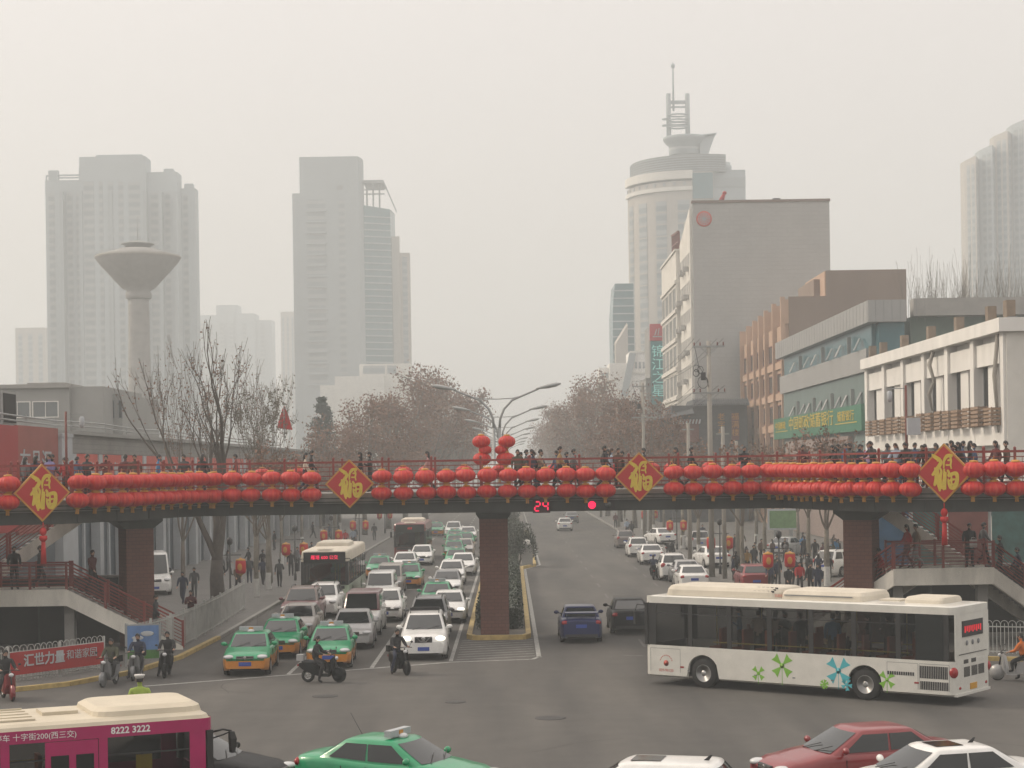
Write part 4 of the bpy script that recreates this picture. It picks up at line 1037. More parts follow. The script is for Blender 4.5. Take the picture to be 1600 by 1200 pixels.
# kind: L,W,H, deck line (x,z), greenhouse: belt rear/front x, roof rear/front x, belt z
KINDS={
 'sedan':dict(L=4.6,W=1.78,H=1.46,deck=[(-2.3,.90),(-2.2,1.0),(-1.5,1.04),(0,.98),(1.05,.97),(1.9,.83),(2.2,.72),(2.3,.62)],gb=(-1.72,1.12),gr=(-1.02,.30),wb=(-1.38,1.38)),
 'taxi': dict(L=4.45,W=1.70,H=1.43,deck=[(-2.22,.90),(-2.12,1.0),(-1.5,1.02),(0,.95),(1.0,.95),(1.75,.84),(2.1,.74),(2.22,.62)],gb=(-1.66,1.08),gr=(-1.0,.28),wb=(-1.3,1.38)),
 'hatch':dict(L=4.15,W=1.76,H=1.48,deck=[(-2.07,.92),(-2.0,1.02),(-1.5,1.03),(0,.99),(1.0,.98),(1.7,.85),(1.98,.74),(2.07,.62)],gb=(-1.98,1.08),gr=(-1.55,.30),wb=(-1.28,1.27)),
 'suv':  dict(L=4.5,W=1.84,H=1.68,deck=[(-2.25,.98),(-2.18,1.10),(-1.5,1.13),(0,1.09),(1.0,1.08),(1.85,.98),(2.15,.86),(2.25,.70)],gb=(-2.14,1.08),gr=(-1.75,.30),wb=(-1.34,1.36)),
 'mpv':  dict(L=4.7,W=1.82,H=1.86,deck=[(-2.35,1.0),(-2.3,1.12),(-1.5,1.12),(0,1.10),(1.25,1.08),(1.95,.95),(2.25,.84),(2.35,.70)],gb=(-2.30,1.42),gr=(-2.15,.70),wb=(-1.42,1.45)),
 'van':  dict(L=5.2,W=1.95,H=2.45,deck=[(-2.6,1.1),(-2.55,1.25),(-1.5,1.25),(0,1.22),(1.7,1.20),(2.25,1.05),(2.52,.9),(2.6,.70)],gb=(-2.56,1.95),gr=(-2.45,1.35),wb=(-1.5,1.75)),
}
M['paint']=paint('paint',(0.7,0.7,0.7)); M['paint2']=paint('paint2',(0.7,0.7,0.7)); M['roofpaint']=paint('roofpaint',(0.7,0.7,0.7))
M['glass_side']=mat('side glass',(0.014,0.017,0.018),0.08,spec=0.6)
def car_tpl(kind, taxi=False, roofrack=False, wing=False, sunroof=False, grille='bar', lit=False, detail=False):
    K=KINDS[kind]; L,W,HH=K['L'],K['W'],K['H']; hl,hw=L/2,W/2; deck=K['deck']; wr=.33 if kind in('suv','mpv','van') else .305
    wb=K['wb']; zb=.20; ar=wr+.055
    xs=sorted(set([-hl,-hl+.03,-hl+.1,-hl+.25,hl-.25,hl-.1,hl-.03,hl]+[round(-hl+.4+i*(L-.8)/34,3) for i in range(35)]+[round(w+ar*math.cos(R(a)),3) for w in wb for a in range(0,181,18)]))
    def endf(x):      # plan rounding of the ends
        e=(hl-abs(x)); r=.55
        return 1.0 if e>r else 1-.16*((r-e)/r)**2.2
    rs=[];
    for x in xs:
        f=endf(x); w=hw*f*(1-.03*abs(x)/hl); t=interp(deck,x); e=hl-abs(x)
        zl=zb+.10*max(0,1-e/.3); za=zl
        for c in wb:
            if abs(x-c)<ar: za=max(za, wr+math.sqrt(max(0,ar*ar-(x-c)**2))-.02)
        zm=max(za+.03,.5); zs=max(zm+.05,.64)
        side=[(w*.70,zl),(w*.72,za-.005),(w*.955,za),(w*.99,lerp(za,zm,.5)),(w,zm),(w*1.0,zs),(w*.985,t-.14 if t-.14>zs else zs+.01),(w*.95,t-.05),(w*.86,t),(w*.45,t+.022)]
        ring=[(x,0,zl)]+[(x,y,z) for y,z in side]+[(x,0,t+.03)]+[(x,-y,z) for y,z in reversed(side)]
        rs.append(ring)
    n=len(rs[0]); b=MB(); b.v=[p for r in rs for p in r]
    for i in range(len(rs)-1):
        for j in range(n):
            jj=(j+1)%n; k=min(j, n-1-j) if j<n/2 else n-1-j
            seg = j if j<n//2 else n-1-j
            m = 2 if seg<=1 else (1 if seg<=5 else 0)
            b.f.append([i*n+j,(i+1)*n+j,(i+1)*n+jj,i*n+jj]); b.m.append(m); b.s.append(True)
    for base,rev in ((0,False),((len(rs)-1)*n,True)):
        # fascia: strips between left and right halves
        for j in range(n//2):
            a,c=base+j,base+(j+1); d,e=base+(n-j)%n,base+(n-j-1)%n
            q=[a,c,e,d] if j>0 else [a,c,e]
            if j==n//2-1: q=[a,c,d]
            b.f.append(q if not rev else q[::-1]); b.m.append(1 if 1<=j<=5 else (2 if j<1 else 0)); b.s.append(False)
    # greenhouse
    br,bf=K['gb']; rr,rf=K['gr']; wB=hw*.90; wR=hw*(.70 if kind not in('mpv','van') else .80)
    def S(v):  # outline at height fraction v
        zr=lerp(0,1,v); xr=lerp(br,rr,v**.92); xf=lerp(bf,rf,v**.95); w=lerp(wB,wR,v**1.25)
        bow=.13*(1-.3*v); P=[]
        for y in (-1,-.55,0,.55,1): P.append((xf+bow*(1-y*y)-.02, y*w*(.93 if abs(y)==1 else .93)))
        for t in (.04,.3,.5,.7,.96): P.append((lerp(xf-.02,xr+.02,t), w*(1.0 if .1<t<.9 else .985)))
        for y in (1,.55,0,-.55,-1): P.append((xr-bow*.6*(1-y*y)+.02, y*w*.93))
        for t in (.96,.7,.5,.3,.04): P.append((lerp(xf-.02,xr+.02,t), -w*(1.0 if .1<t<.9 else .985)))
        return P
    def zat(x,v,zt): return lerp(interp(deck,x)-.03, zt, v)
    zt=HH-.045
    def ring(v): return [(x,y,zat(x,v,zt)) for x,y in S(v)]
    vs_=[0,.33,.66,1.0]; R_=[ring(v) for v in vs_]
    top=[[(lerp(p[0],(rr+rf)/2,k),p[1]*(1-k),zt+h) for p in R_[-1]] for k,h in ((.10,.028),(.3,.040),(.7,.046))]
    b.rings(R_+top,3,smooth=True,cap=(False,True))
    body=b.mesh('body',[M['paint'],M['paint2'],M['dark'],M['roofpaint']])
    # glass patches
    def patch(cols, v0, v1, off, nm, m, inset=0.0):
        g=MB(); N=[]
        for v in (v0,(v0+v1)/2,v1):
            r=ring(v); row=[]
            for ci in cols:
                i0=int(math.floor(ci)); t=ci-i0; p=Vector(r[i0%20]).lerp(Vector(r[(i0+1)%20]),t)
                q=Vector((p.x-(rr+rf)/2*0-(0 if abs(p.y)>.0 else 0),p.y,0)); nx=1 if cols[0]<4.5 else (-1 if 9.5<cols[0]<14.5 else 0); ny=1 if 4.5<cols[0]<9.5 else (-1 if cols[0]>14.4 else 0)
                o=Vector((nx*off,ny*off,off*.7)); row.append(tuple(p+o))
            N.append(row)
        k=len(cols); g.v=[p for r in N for p in r]
        for i in range(2):
            for j in range(k-1): g.f.append([i*k+j,i*k+j+1,(i+1)*k+j+1,(i+1)*k+j]); g.m.append(0); g.s.append(True)
        return (nm,g.mesh(nm,M[m]))
    parts=[('body',body)]
    parts.append(patch([.16,1,2,3,3.84],.10,.93,.012,'windscreen','glass'))
    parts.append(patch([10.2,11,12,13,13.8],.14,.92,.012,'rear_window','glass'))
    a0=5.05 if kind!='sedan' else 5.1
    splits=((5.22,7.0),(7.12,8.75)) if kind in('sedan','taxi') else ((5.2,6.6),(6.72,8.0),(8.12,9.0))
    for s_ in (0,1):
        for a,c in splits:
            cols=[a,(a+c)/2,c]
            if s_: cols=[24-q for q in cols][::-1]; 
            if s_: cols=[q for q in cols]
            parts.append(patch(cols,.10,.86,.010,'side_window','glass_side'))
    # wheels
    w=MB(); w.lathe([(wr*.62,-.10),(wr*.93,-.10),(wr,-.07),(wr,.07),(wr*.93,.10),(wr*.62,.10)],22,axis='Y',cap=False); tyre=w.mesh('tyre',M['tyre'])
    w=MB(); w.lathe([(.02,-.085),(.07,-.095),(wr*.2,-.08)],12,axis='Y'); w.lathe([(wr*.64,-.10),(wr*.60,-.105),(wr*.57,-.07)],22,axis='Y',cap=False)
    for i in range(7 if kind!='taxi' else 9):
        a=6.283*i/(7 if kind!='taxi' else 9); w.bar((0,-.075,0),(wr*.6*math.cos(a),-.085,wr*.6*math.sin(a)),.035,.05)
    rim=w.mesh('rim',M['rim'])
    w=MB(); w.lathe([(.01,-.055),(wr*.6,-.05)],18,axis='Y'); hub=w.mesh('brake_disc',M['dark'])
    for cx in wb:
        for sd in (-1,1): parts.append(('wheel',tyre,[('rim',rim),('brake_disc',hub)],(cx,sd*(hw-.115),wr),0 if sd<0 else math.pi))
    tf=interp(deck,hl-.1)
    h=MB(); hz=lerp(.62,tf,.35) if kind!='van' else .95; hz={'suv':.84,'mpv':.80,'van':.92}.get(kind,.70)
    h.ell((0,0,0),(.20,.20,.085 if kind!='suv' else .10),12,8); hm=h.mesh('headlight',M['headlamp_on' if lit else 'headlamp'])
    for sd in (-1,1): parts.append(('headlight',hm,[],(hl-.15,sd*hw*.70,hz),sd*R(-28)))
    h=MB(); h.ell((0,0,0),(.10,.17,.10 if kind not in('suv','mpv') else .17),10,8); tm=h.mesh('tail_light',M['taillamp'])
    for sd in (-1,1): parts.append(('tail_light',tm,[],(-hl+.085,sd*hw*.74,.86 if kind in('sedan','taxi','hatch') else .98),0))
    g=MB(); 
    g.box((hl-.035,0,hz-.04),(.07,hw*.72,.15 if kind!='suv' else .22)); g.box((hl-.07,0,.34),(.10,hw*1.25,.12)); gm=g.mesh('grille',M['black'])
    sub=[]
    c=MB()
    if grille=='v': 
        for s_ in (-1,1): c.bar((hl+.012,s_*.28,hz+.08),(hl+.012,s_*.10,hz-.10),.03,.035)
        c.bar((hl+.012,-.11,hz-.11),(hl+.012,.11,hz-.11),.03,.035); c.lathe([(.02,.0),(.075,.01),(.085,.0)],12,(hl+.012,0,hz),axis='X')
    else:
        c.box((hl+.004,0,hz-.04),(.02,hw*.66,.018)); c.box((hl+.004,0,hz+.02),(.02,hw*.70,.014)); c.lathe([(.02,.0),(.05,.008),(.055,.0)],12,(hl+.012,0,hz-.02),axis='X')
    sub.append(('badge',c.mesh('badge',M['chrome'])))
    parts.append(('grille',gm,sub))
    c=MB(); c.box((hl+.01,0,.46),(.02,.44,.14)); parts.append(('number_plate',c.mesh('number_plate',M['plate'])))
    c=MB(); c.box((-hl-.008,0,.60 if kind=='hatch' else .72),(.02,.44,.14)); parts.append(('number_plate',c.mesh('number_plate',M['plate'])))
    c=MB(); c.box((-hl+.02,0,.33),(.08,hw*1.5,.12)); parts.append(('rear_bumper',c.mesh('rear_bumper',M['black'])))
    # mirrors
    mz=interp(deck,bf-.3)+.10
    for sd in (-1,1):
        c=MB(); c.ell((bf-.32,sd*(hw+.06),mz),(.07,.115,.08),10,7); c.bar((bf-.36,sd*(hw*.86),mz-.05),(bf-.33,sd*(hw+.03),mz-.02),.04)
        parts.append(('side_mirror',c.mesh('side_mirror',M['paint' if kind!='taxi' else 'paint'])))
    # door seams and handles
    c=MB()
    for sd in (-1,1):
        for x in ((bf-.38),(bf+br)/2-.02,(br+.72 if kind in('sedan','taxi') else br+.9)):
            y=hw*(1-.03*abs(x)/hl)
            c.bb(x-.008,x+.008,sd*(y-.012),sd*(y+.003),.30,.86)
    parts.append(('door_seam',c.mesh('door_seam',M['dark'])))
    for sd in (-1,1):
        for x in ((bf+br)/2+.10,(br+.95)):
            y=hw*(1-.03*abs(x)/hl); c=MB(); c.bb(x,x+.18,sd*(y-.01),sd*(y+.022),.80,.825); parts.append(('door_handle',c.mesh('door_handle',M['black' if taxi else 'chrome'])))
    c=MB()
    zc=interp(deck,bf)+.02
    for y in (-.45,.12): c.bar((bf+.03,y,zc),(bf-.18,y+.5,zc+.16),.015)
    parts.append(('wiper',c.mesh('wiper',M['black'])))
    if kind in('suv','mpv') and roofrack:
        for sd in (-1,1):
            c=MB(); c.tube([(rf-.1,sd*wR*.86,HH-.04),(rf-.25,sd*wR*.86,HH+.06),(rr+.3,sd*wR*.86,HH+.06),(rr+.1,sd*wR*.86,HH-.03)],.022,6); parts.append(('roof_rail',c.mesh('roof_rail',M['black'])))
        if roofrack=='full':
            c=MB(); 
            for x in (rf-.3,(rf+rr)/2,rr+.4): c.bb(x-.03,x+.03,-wR*.86,wR*.86,HH+.06,HH+.10)
            c.bb(rf-.42,rf-.38,-wR*.9,wR*.9,HH+.05,HH+.17); parts.append(('roof_rack',c.mesh('roof_rack',M['black'])))
    if sunroof:
        c=MB(); c.bb(rf-.75,rf-.15,-.33,.33,HH+.0,HH+.012); parts.append(('sunroof',c.mesh('sunroof',M['glass_side'])))
        c=MB(); c.rings([[(rr+.2,-.02,HH-.02),(rr+.32,-.02,HH-.02),(rr+.32,.02,HH-.02),(rr+.2,.02,HH-.02)],[(rr+.12,-.005,HH+.10),(rr+.17,-.005,HH+.10),(rr+.17,.005,HH+.10),(rr+.12,.005,HH+.10)]]); parts.append(('antenna',c.mesh('antenna',M['black'])))
    if wing:
        c=MB(); c.box((-hl+.16,0,1.27),(.26,hw*1.55,.035),ry=R(-8)); 
        for sd in (-1,1): c.box((-hl+.2,sd*hw*.66,1.14),(.12,.03,.26)); c.box((-hl+.16,sd*hw*.78,1.25),(.28,.02,.12))
        parts.append(('rear_wing',c.mesh('rear_wing',M['paint'])))
    if taxi:
        c=MB(); c.box((.05,0,HH+.03),(.10,.55,.03)); c.box((.02,0,HH+.105),(.17,.86,.135)); 
        s1=MB(); s1.box((.112,0,HH+.10),(.012,.16,.10)); s2=MB(); s2.box((-.071,0,HH+.10),(.012,.78,.09))
        d=MB(); d.ell((.16,0,HH+.02),(.10,.14,.07),12,8)
        parts.append(('roof_sign',c.mesh('roof_sign',M['poster_grey']),[('sign_face',s1.mesh('sign_face',M['gold'])),('led_strip',s2.mesh('led_strip',M['black'])),('roof_lamp',d.mesh('roof_lamp',M['headlamp']))]))
        c=MB(); 
        for sd in (-1,1):
            c.lathe([(.02,0),(.10,.004)],14,(-.05,sd*(hw+.001),.60),axis='Y')
        parts.append(('door_emblem',c.mesh('door_emblem',M['poster_grey'])))
        c=MB(); c.tube([(rr+.05,.1,HH-.02),(rr-.25,.1,HH+.45)],.006,4); parts.append(('antenna',c.mesh('antenna',M['black'])))
    return parts
def place(tpl, name, label, cat, loc, rz, group=None, mm=None, scale=1.0):
    root=thing(name,label,cat,loc,rz,group,scale)
    for it in tpl:
        o=bpy.data.objects.new(it[0],it[1]); COL.objects.link(o); o.parent=root
        if len(it)>3: o.location=it[3]; o.rotation_euler=(0,0,it[4])
        def ov(o,me):
            for i,sl in enumerate(o.material_slots):
                q=me.materials[i]
                if mm and q and q.name in mm: sl.link='OBJECT'; sl.material=mm[q.name]
        ov(o,it[1])
        for sb in (it[2] if len(it)>2 else []):
            c=bpy.data.objects.new(sb[0],sb[1]); COL.objects.link(c); c.parent=o; ov(c,sb[1])
    return root
PC={}
for k,c in dict(white=(.72,.72,.70),silver=(.36,.36,.36),grey=(.16,.165,.17),black=(.016,.017,.018),navy=(.012,.02,.075),red=(.20,.012,.016),maroon=(.14,.03,.035),taupe=(.20,.175,.165),champagne=(.33,.30,.27),blue=(.05,.10,.20),green=(.0,.26,.105),orange=(.52,.20,.025),brown=(.12,.075,.06)).items():
    PC[k]=paint('car paint '+k,c)
PC['black']=mat('car paint deep black',(.012,.013,.014),rough=.45,coat=0,spec=.12,var=.1,vs=2); PC['navy']=mat('car paint dark blue',(.012,.02,.085),rough=.3,coat=.2,spec=.3,var=.1,vs=2)
def two(a,b=None,roof=None): return {'paint':PC[a],'paint2':PC[b or a],'roofpaint':PC[roof or a]}
CT={'sedan':car_tpl('sedan'),'taxi':car_tpl('taxi',taxi=True),'hatch':car_tpl('hatch'),'suv':car_tpl('suv',roofrack=True),'mpv':car_tpl('mpv'),'van':car_tpl('van'),
    'wing':car_tpl('sedan',wing=True),'suvlit':car_tpl('suv',roofrack='full',grille='v',lit=True),'sun':car_tpl('hatch',sunroof=True),'sunsedan':car_tpl('sedan',sunroof=True),'sedanlit':car_tpl('sedan',lit=True)}
OUT=R(-90)  # facing the camera
AWAY=R(90)
NM={'sedan':('parked_car','car'),'taxi':('taxi','taxi')}
def car(kind, px, py, rz, colors, label, group=None, name=None, cat='car', front=True, z=0.0, sc=1.0, dx=0.0):
    """px,py: photo pixel of the ground point under the middle of the nearer end"""
    p=G(px,py,z); K=KINDS[{'wing':'sedan','suvlit':'suv','sun':'hatch','sunsedan':'sedan','sedanlit':'sedan'}.get(kind,kind)]
    hl=K['L']/2*sc; d=Vector((math.cos(rz),math.sin(rz),0)); 
    c=p-d*hl if d.y<0 else p+d*hl
    return place(CT[kind],name or ('taxi' if kind=='taxi' else 'car'),label,('taxi' if kind=='taxi' else cat),(c.x+dx,c.y,z),rz,group,colors,sc)
QG='cars and taxis queueing at the red light'
TX=two('green','orange','green')
car('taxi',383,1058,OUT+R(2),TX,'green and orange taxi at the stop line, first in the lane beside the left kerb',QG)
car('taxi',433,1031,OUT+R(1),TX,'green and orange taxi with dark windscreen, second in the kerb lane',QG)
car('sedan',459,1003,OUT,two('champagne'),'pale champagne sedan behind the second taxi of the kerb lane',QG)
car('suv',466,978,OUT,two('maroon',None,'brown'),'maroon car with red mirrors behind the champagne sedan',QG)
car('suv',500,966,OUT,two('white'),'white car between the maroon car and the tall white minivan',QG,sc=.95)
car('taxi',508,934,OUT,TX,'green and white taxi directly in front of the city bus with red route display',QG)
car('taxi',513,1047,OUT+R(2),TX,'green and orange taxi behind the moving scooter rider, first in the middle lane',QG)
car('sedan',549,1016,OUT+R(2),two('silver'),'silver grey sedan behind the first taxi of the middle lane',QG)
car('mpv',562,995,OUT,two('white',None,'maroon'),'tall silver white minivan with reddish roof in the middle lane',QG)
car('hatch',600,973,OUT,two('white'),'small white car half hidden behind the tall minivan',QG)
car('mpv',592,946,OUT,two('white'),'white minivan with wide windscreen behind the small white car',QG,sc=.92)
car('mpv',607,930,OUT,two('taupe',None,'champagne'),'pale brownish van half hidden behind the white minivan',QG,sc=.92)
car('taxi',637,920,OUT,TX,'green and orange taxi beside the second lane line, behind the pale brownish van',QG)
car('sedan',631,898,OUT,two('white'),'white sedan just behind the taxi in the middle lane, left one of two',QG)
car('hatch',658,884,OUT,two('white'),'white sedan following at the right rear of another white sedan in the middle lane',QG)
car('taxi',590,905,OUT,TX,'green taxi beside the right rear corner of the city bus',QG)
car('taxi',681,838,OUT,TX,'small distant taxi on the right of the dark red bus',QG)
car('suvlit',662,1033,OUT+R(1),two('white'),'white SUV with black roof rack and lit headlights, first in the right lane',QG,sc=1.0)
car('suv',668,1000,OUT,two('grey',None,'grey'),'dark grey SUV right behind the white SUV with lit headlights',QG)
car('sedanlit',700,975,OUT,two('white'),'white sedan with lit headlight to the right of the dark grey SUV',QG,sc=.97)
car('taxi',681,958,OUT,two('green','white','green'),'green taxi with clear windscreen behind the dark grey SUV',QG)
car('sedan',697,935,OUT,two('white',None,'grey'),'car with dark roof and yellow-green trim behind the clear-windscreen taxi',QG)
car('hatch',705,915,OUT,two('white'),'white hatchback in the right lane, halfway up the queue',QG)
car('sedan',723,900,OUT,two('white'),'white sedan touching the pillar edge in the right lane',QG)
for k,(px,py,kd,co,lab) in enumerate(((712,890,'taxi',TX,'green taxi beside the white sedan at the pillar edge'),(709,874,'taxi',TX,'green taxi with white sign, upper part of the right lane, near one'),(724,871,'sedan',two('champagne'),'pale sedan among the upper taxis, close to the pillar'),
    (710,862,'taxi',TX,'green taxi with white sign, upper part of the right lane, middle one'),(727,858,'taxi',TX,'green taxi nearest the pillar in the far part of the queue'),(731,847,'sedan',two('white'),'white sedan in the far part of the queue beside the pillar'),(710,853,'taxi',TX,'green taxi with white sign, upper part of the right lane, far one'),
    (708,841,'suv',two('white'),'last clearly visible white car at the far end of the queue'))): car(kd,px,py,OUT,co,lab,QG)
PG='cars parked along the right kerb'
car('sedan',1086,925,AWAY,two('white'),'white sedan parked nearest, directly behind the white bus roof',PG)
car('sedan',1066,915,AWAY,two('grey',None,'silver'),'silver grey sedan squeezed between the white pickup and the nearest white sedan',PG,dx=0.4)
car('suv',1054,908,AWAY,two('white'),'white boxy SUV with black rear window parked at the kerb',PG)
car('sedan',1020,883,AWAY,two('white'),'white sedan with red tail lamps parked beside the scooter rider on the right',PG)
car('suv',998,871,AWAY,two('white'),'small white SUV parked fourth from the near end at the right kerb',PG,sc=.93)
car('suv',978,857,AWAY,two('taupe'),'brownish car parked farthest of the row at the right kerb',PG,sc=.93)
car('sedan',1044,851,AWAY+R(14),two('white'),'white sedan parked on the pavement between tree trunks and hanging lantern','cars parked on the right pavement',z=.14)
car('suv',1095,862,AWAY,two('silver'),'silver car parked on the pavement behind the plane trees','cars parked on the right pavement',z=.14)
car('sedan',1124,888,AWAY+R(8),two('white'),'white car partly hidden by two tree trunks on the right pavement','cars parked on the right pavement',z=.14)
car('hatch',1183,925,AWAY,two('red'),'red hatchback parked behind the bus roof under the lantern pair','cars parked on the right pavement',z=.14)
car('suv',1285,902,AWAY+R(-50),two('white'),'white car parked askew behind the pedestrians left of the dark pillar','cars parked on the right pavement',z=.14)
car('sedan',1213,870,AWAY+R(-30),two('silver'),'silver car deep on the right pavement beside the thin lamp post','cars parked on the right pavement',z=.14)
car('wing',909,1006,AWAY,two('navy'),'dark blue sedan with a rear wing driving away on the right carriageway')
car('sedan',987,992,AWAY,two('black'),'black sedan driving away, its right side hidden by the white bus')
car('hatch',883,830,AWAY,two('white'),'white hatchback driving away far up the right carriageway')
car('sedan',889,818,AWAY,two('grey'),'dark car just beyond the distant white hatchback',dx=.4)
# crossing traffic in the foreground
def car2(kind, x, y, rz, co, label, sc=1.0): return place(CT[kind],'taxi' if kind=='taxi' else 'car',label,'taxi' if kind=='taxi' else 'car',(x,y,0),rz,None,co,sc)
def roofpt(px,py,z): 
    u,v=uv(px,py); d=(z-H)*F/v; return u*d/F,d
x,y=roofpt(612,1149,1.44); car2('taxi',x+0.12,y-.1,R(-27),two('green'),'plain green taxi crossing at the bottom edge, a sign on its roof')
x,y=roofpt(1068,1183,1.47); car2('sun',x-.85,y-0.1,R(165),two('white'),'white hatchback with a sunroof at the bottom edge, left of the red car')
x,y=roofpt(1368,1134,1.46); car2('sedan',x-.35,y+.1,R(196),two('red'),'dark red sedan at the bottom right, behind the white sunroof car')
x,y=roofpt(1500,1163,1.45); car2('sunsedan',x-.5,y,R(194),two('white'),'white sedan with a sunroof in the bottom right corner')
x,y=roofpt(348,1152,1.45); car2('sedan',x-.9,y+.6,R(-14),two('black'),'black car half hidden behind the pink bus at the bottom left')
car('van',243,931,OUT+R(14),two('white'),'white delivery van parked on the left pavement behind the dark pillar',cat='van',name='van',z=.14)
# ================================================================ buses (front faces +x)
M['bus_white']=paint('bus white paint',(.66,.65,.60),.08)
M['bus_roof']=mat('dusty bus roof',(.58,.53,.44),.6,var=.12,vs=1.2)
M['bus_cream']=mat('cream bus roof',(.55,.49,.38),.5,var=.10,vs=1.2)
M['bus_pink']=paint('bus magenta paint',(.38,.014,.11),.08)
M['bus_green']=paint('bus pale green paint',(.36,.44,.33),.08)
M['bus_red']=paint('bus dark red paint',(.17,.03,.028),.12)
M['seat_orange']=mat('orange seat',(.30,.07,.03),.6)
M['rail_yellow']=mat('yellow grab rail',(.55,.42,.06),.5)
M['pin_green']=mat('green pinwheel decal',(.20,.45,.05),.4)
M['pin_blue']=mat('cyan pinwheel decal',(.07,.42,.48),.4)
M['curtain']=mat('blue seat cover',(.05,.20,.34),.8)
def plan(L,W,r,n=5,dense=0):
    P=[]; hl,hw=L/2,W/2
    for cx,cy,a0 in ((hl-r,hw-r,0),(-hl+r,hw-r,90),(-hl+r,-hw+r,180),(hl-r,-hw+r,270)):
        for i in range(n+1): a=R(a0+90*i/n); P.append((cx+r*math.cos(a),cy+r*math.sin(a)))
        if dense and a0 in (0,180):
            s=1 if a0==0 else -1
            for k in range(1,dense): x=lerp(hl-r,-hl+r,k/dense)*s; P.append((x,hw*s))
    return P
def bus(name,label,loc,rz,L,W,HH,body,roof,nwin,zl=1.22,zu=2.52,wb=None,front_glass=True,ac=(),lower='bus_white',seats=True,door=None,group=None,wr=.48,post='black'):
    T=thing(name,label,'bus',loc,rz,group); hl,hw=L/2,W/2; r=.22; wb=wb or (-hl+3.3,hl-2.6)
    D=120; P=plan(L,W,r,5,D)
    def zarch(x,y,zb):
        if abs(y)<hw-.02: return zb
        za=zb
        for c in wb:
            if abs(x-c)<wr+.12: za=max(za,wr+math.sqrt(max(0,(wr+.12)**2-(x-c)**2)))
        return za
    b=MB()
    rs=[[(x*.997,y*.93,max(.28,zarch(x,y,.28)-.02)) for x,y in P],[(x,y,zarch(x,y,.34)) for x,y in P],[(x,y,max(.75,zarch(x,y,.34)+.01)) for x,y in P],[(x,y,1.08) for x,y in P],[(x,y,zl) for x,y in P],[(x*.99,y*.985,zl) for x,y in P]]
    b.rings(rs,0,cap=(False,False)); b.bb(-hl+.1,hl-.1,-hw+.45,hw-.45,.30,.88,1); b.bb(-hl+.1,hl-.1,-hw+.06,hw-.06,.80,.9,1)
    b.build('body',[M[lower],M['dark']],T)
    # roof shell
    b=MB(); Pr=plan(L,W,r,5)
    prof=((0,zu),(0,zu+.22),(.02,HH-.14),(.06,HH-.05),(.16,HH),(.6,HH+.03))
    b.rings([[(x*(1-i/hl),y*(1-i/hw),z) for x,y in Pr] for i,z in prof],0,smooth=False,cap=(False,True))
    b.add([(x*.985,y*.97,zu) for x,y in Pr],[tuple(range(len(Pr)))],0)
    b.build('roof',M[roof],T)
    # posts and windows
    gx0,gx1=-hl+.34,hl-.30
    def post_(x,w,y): 
        q=MB(); q.bb(x-w/2,x+w/2,y-.035*(1 if y>0 else -1),y,zl-.02,zu+.02); q.build('window_post',M[post],T)
    n=nwin; w=(gx1-gx0)/n
    for sd in (-1,1):
        y=sd*(hw-.006)
        for i in range(n+1): post_(gx0+i*w,.16 if 0<i<n else .3,y)
        for i in range(n):
            q=MB(); q.bb(gx0+i*w+.08,gx0+(i+1)*w-.08,y-sd*.02,y-sd*.008,zl,zu); q.build('window',M['bus_glass'],T)
            q=MB(); q.bb(gx0+i*w+.08,gx0+(i+1)*w-.08,y-sd*.022,y-sd*.004,zu-.34,zu-.31); q.build('window_bar',M['black'],T)
    q=MB(); q.bb(-hl+.01,-hl+.05,-hw+.1,hw-.1,zl,zu); q.build('rear_panel',M[lower],T)
    q=MB(); q.bb(hl-.05,hl-.012,-hw+.12,hw-.12,zl-.25,zu+.0); fr=q.build('windscreen',M['bus_glass' if front_glass else 'glass'],T)
    for y in (-hw+.08,hw-.08): q=MB(); q.bb(hl-.12,hl-.005,y-.08,y+.08,zl,zu); q.build('window_post',M['black'],T)
    for cx in wb:
        for sd in (-1,1):
            o=thing('wheel',None,None); o.parent=T; o.location=(cx,sd*(hw-.17),wr); o.rotation_euler=(0,0,0 if sd<0 else math.pi); 
            q=MB(); q.lathe([(wr*.6,-.13),(wr*.95,-.13),(wr,-.09),(wr,.1),(wr*.6,.13)],28,axis='Y',cap=False); q.build('tyre',M['tyre'],o)
            q=MB(); q.lathe([(wr*.62,-.12),(wr*.56,-.13),(wr*.50,-.03),(wr*.25,-.04),(wr*.2,-.12),(.02,-.13)],24,axis='Y')
            for k in range(10): a=.628*k; q.lathe([(.022,-.10),(.005,-.12)],6,(wr*.38*math.cos(a),0,wr*.38*math.sin(a)),axis='Y')
            q.build('rim',M['rim'],o)
    if seats:
        rn=random.Random(int(L*10)); x=-hl+1.6
        _s=MB(); _s.box((0,0,.22),(.42,.42,.10)); _s.box((-.2,0,.55),(.08,.42,.62)); sm=_s.mesh('seat',M['seat_orange'])
        while x<hl-2.2:
            for y in (-hw+.42,hw-.42): inst('seat',sm,T,(x,y,.9+.2))
            x+=.85
        for sd in (-1,1):
            q=MB(); q.tube([(-hl+1.5,sd*(hw-.12),zl+.18),(hl-2.6,sd*(hw-.12),zl+.18)],.02,6); q.build('grab_rail',M['rail_yellow'],T)
        x=-hl+2
        while x<hl-2:
            q=MB(); q.tube([(x,.3,.9),(x,.3,zu)],.018,6); q.build('grab_pole',M['rail_yellow'],T); x+=1.7
    return T,dict(hl=hl,hw=hw,zl=zl,zu=zu,gx0=gx0,w=w)
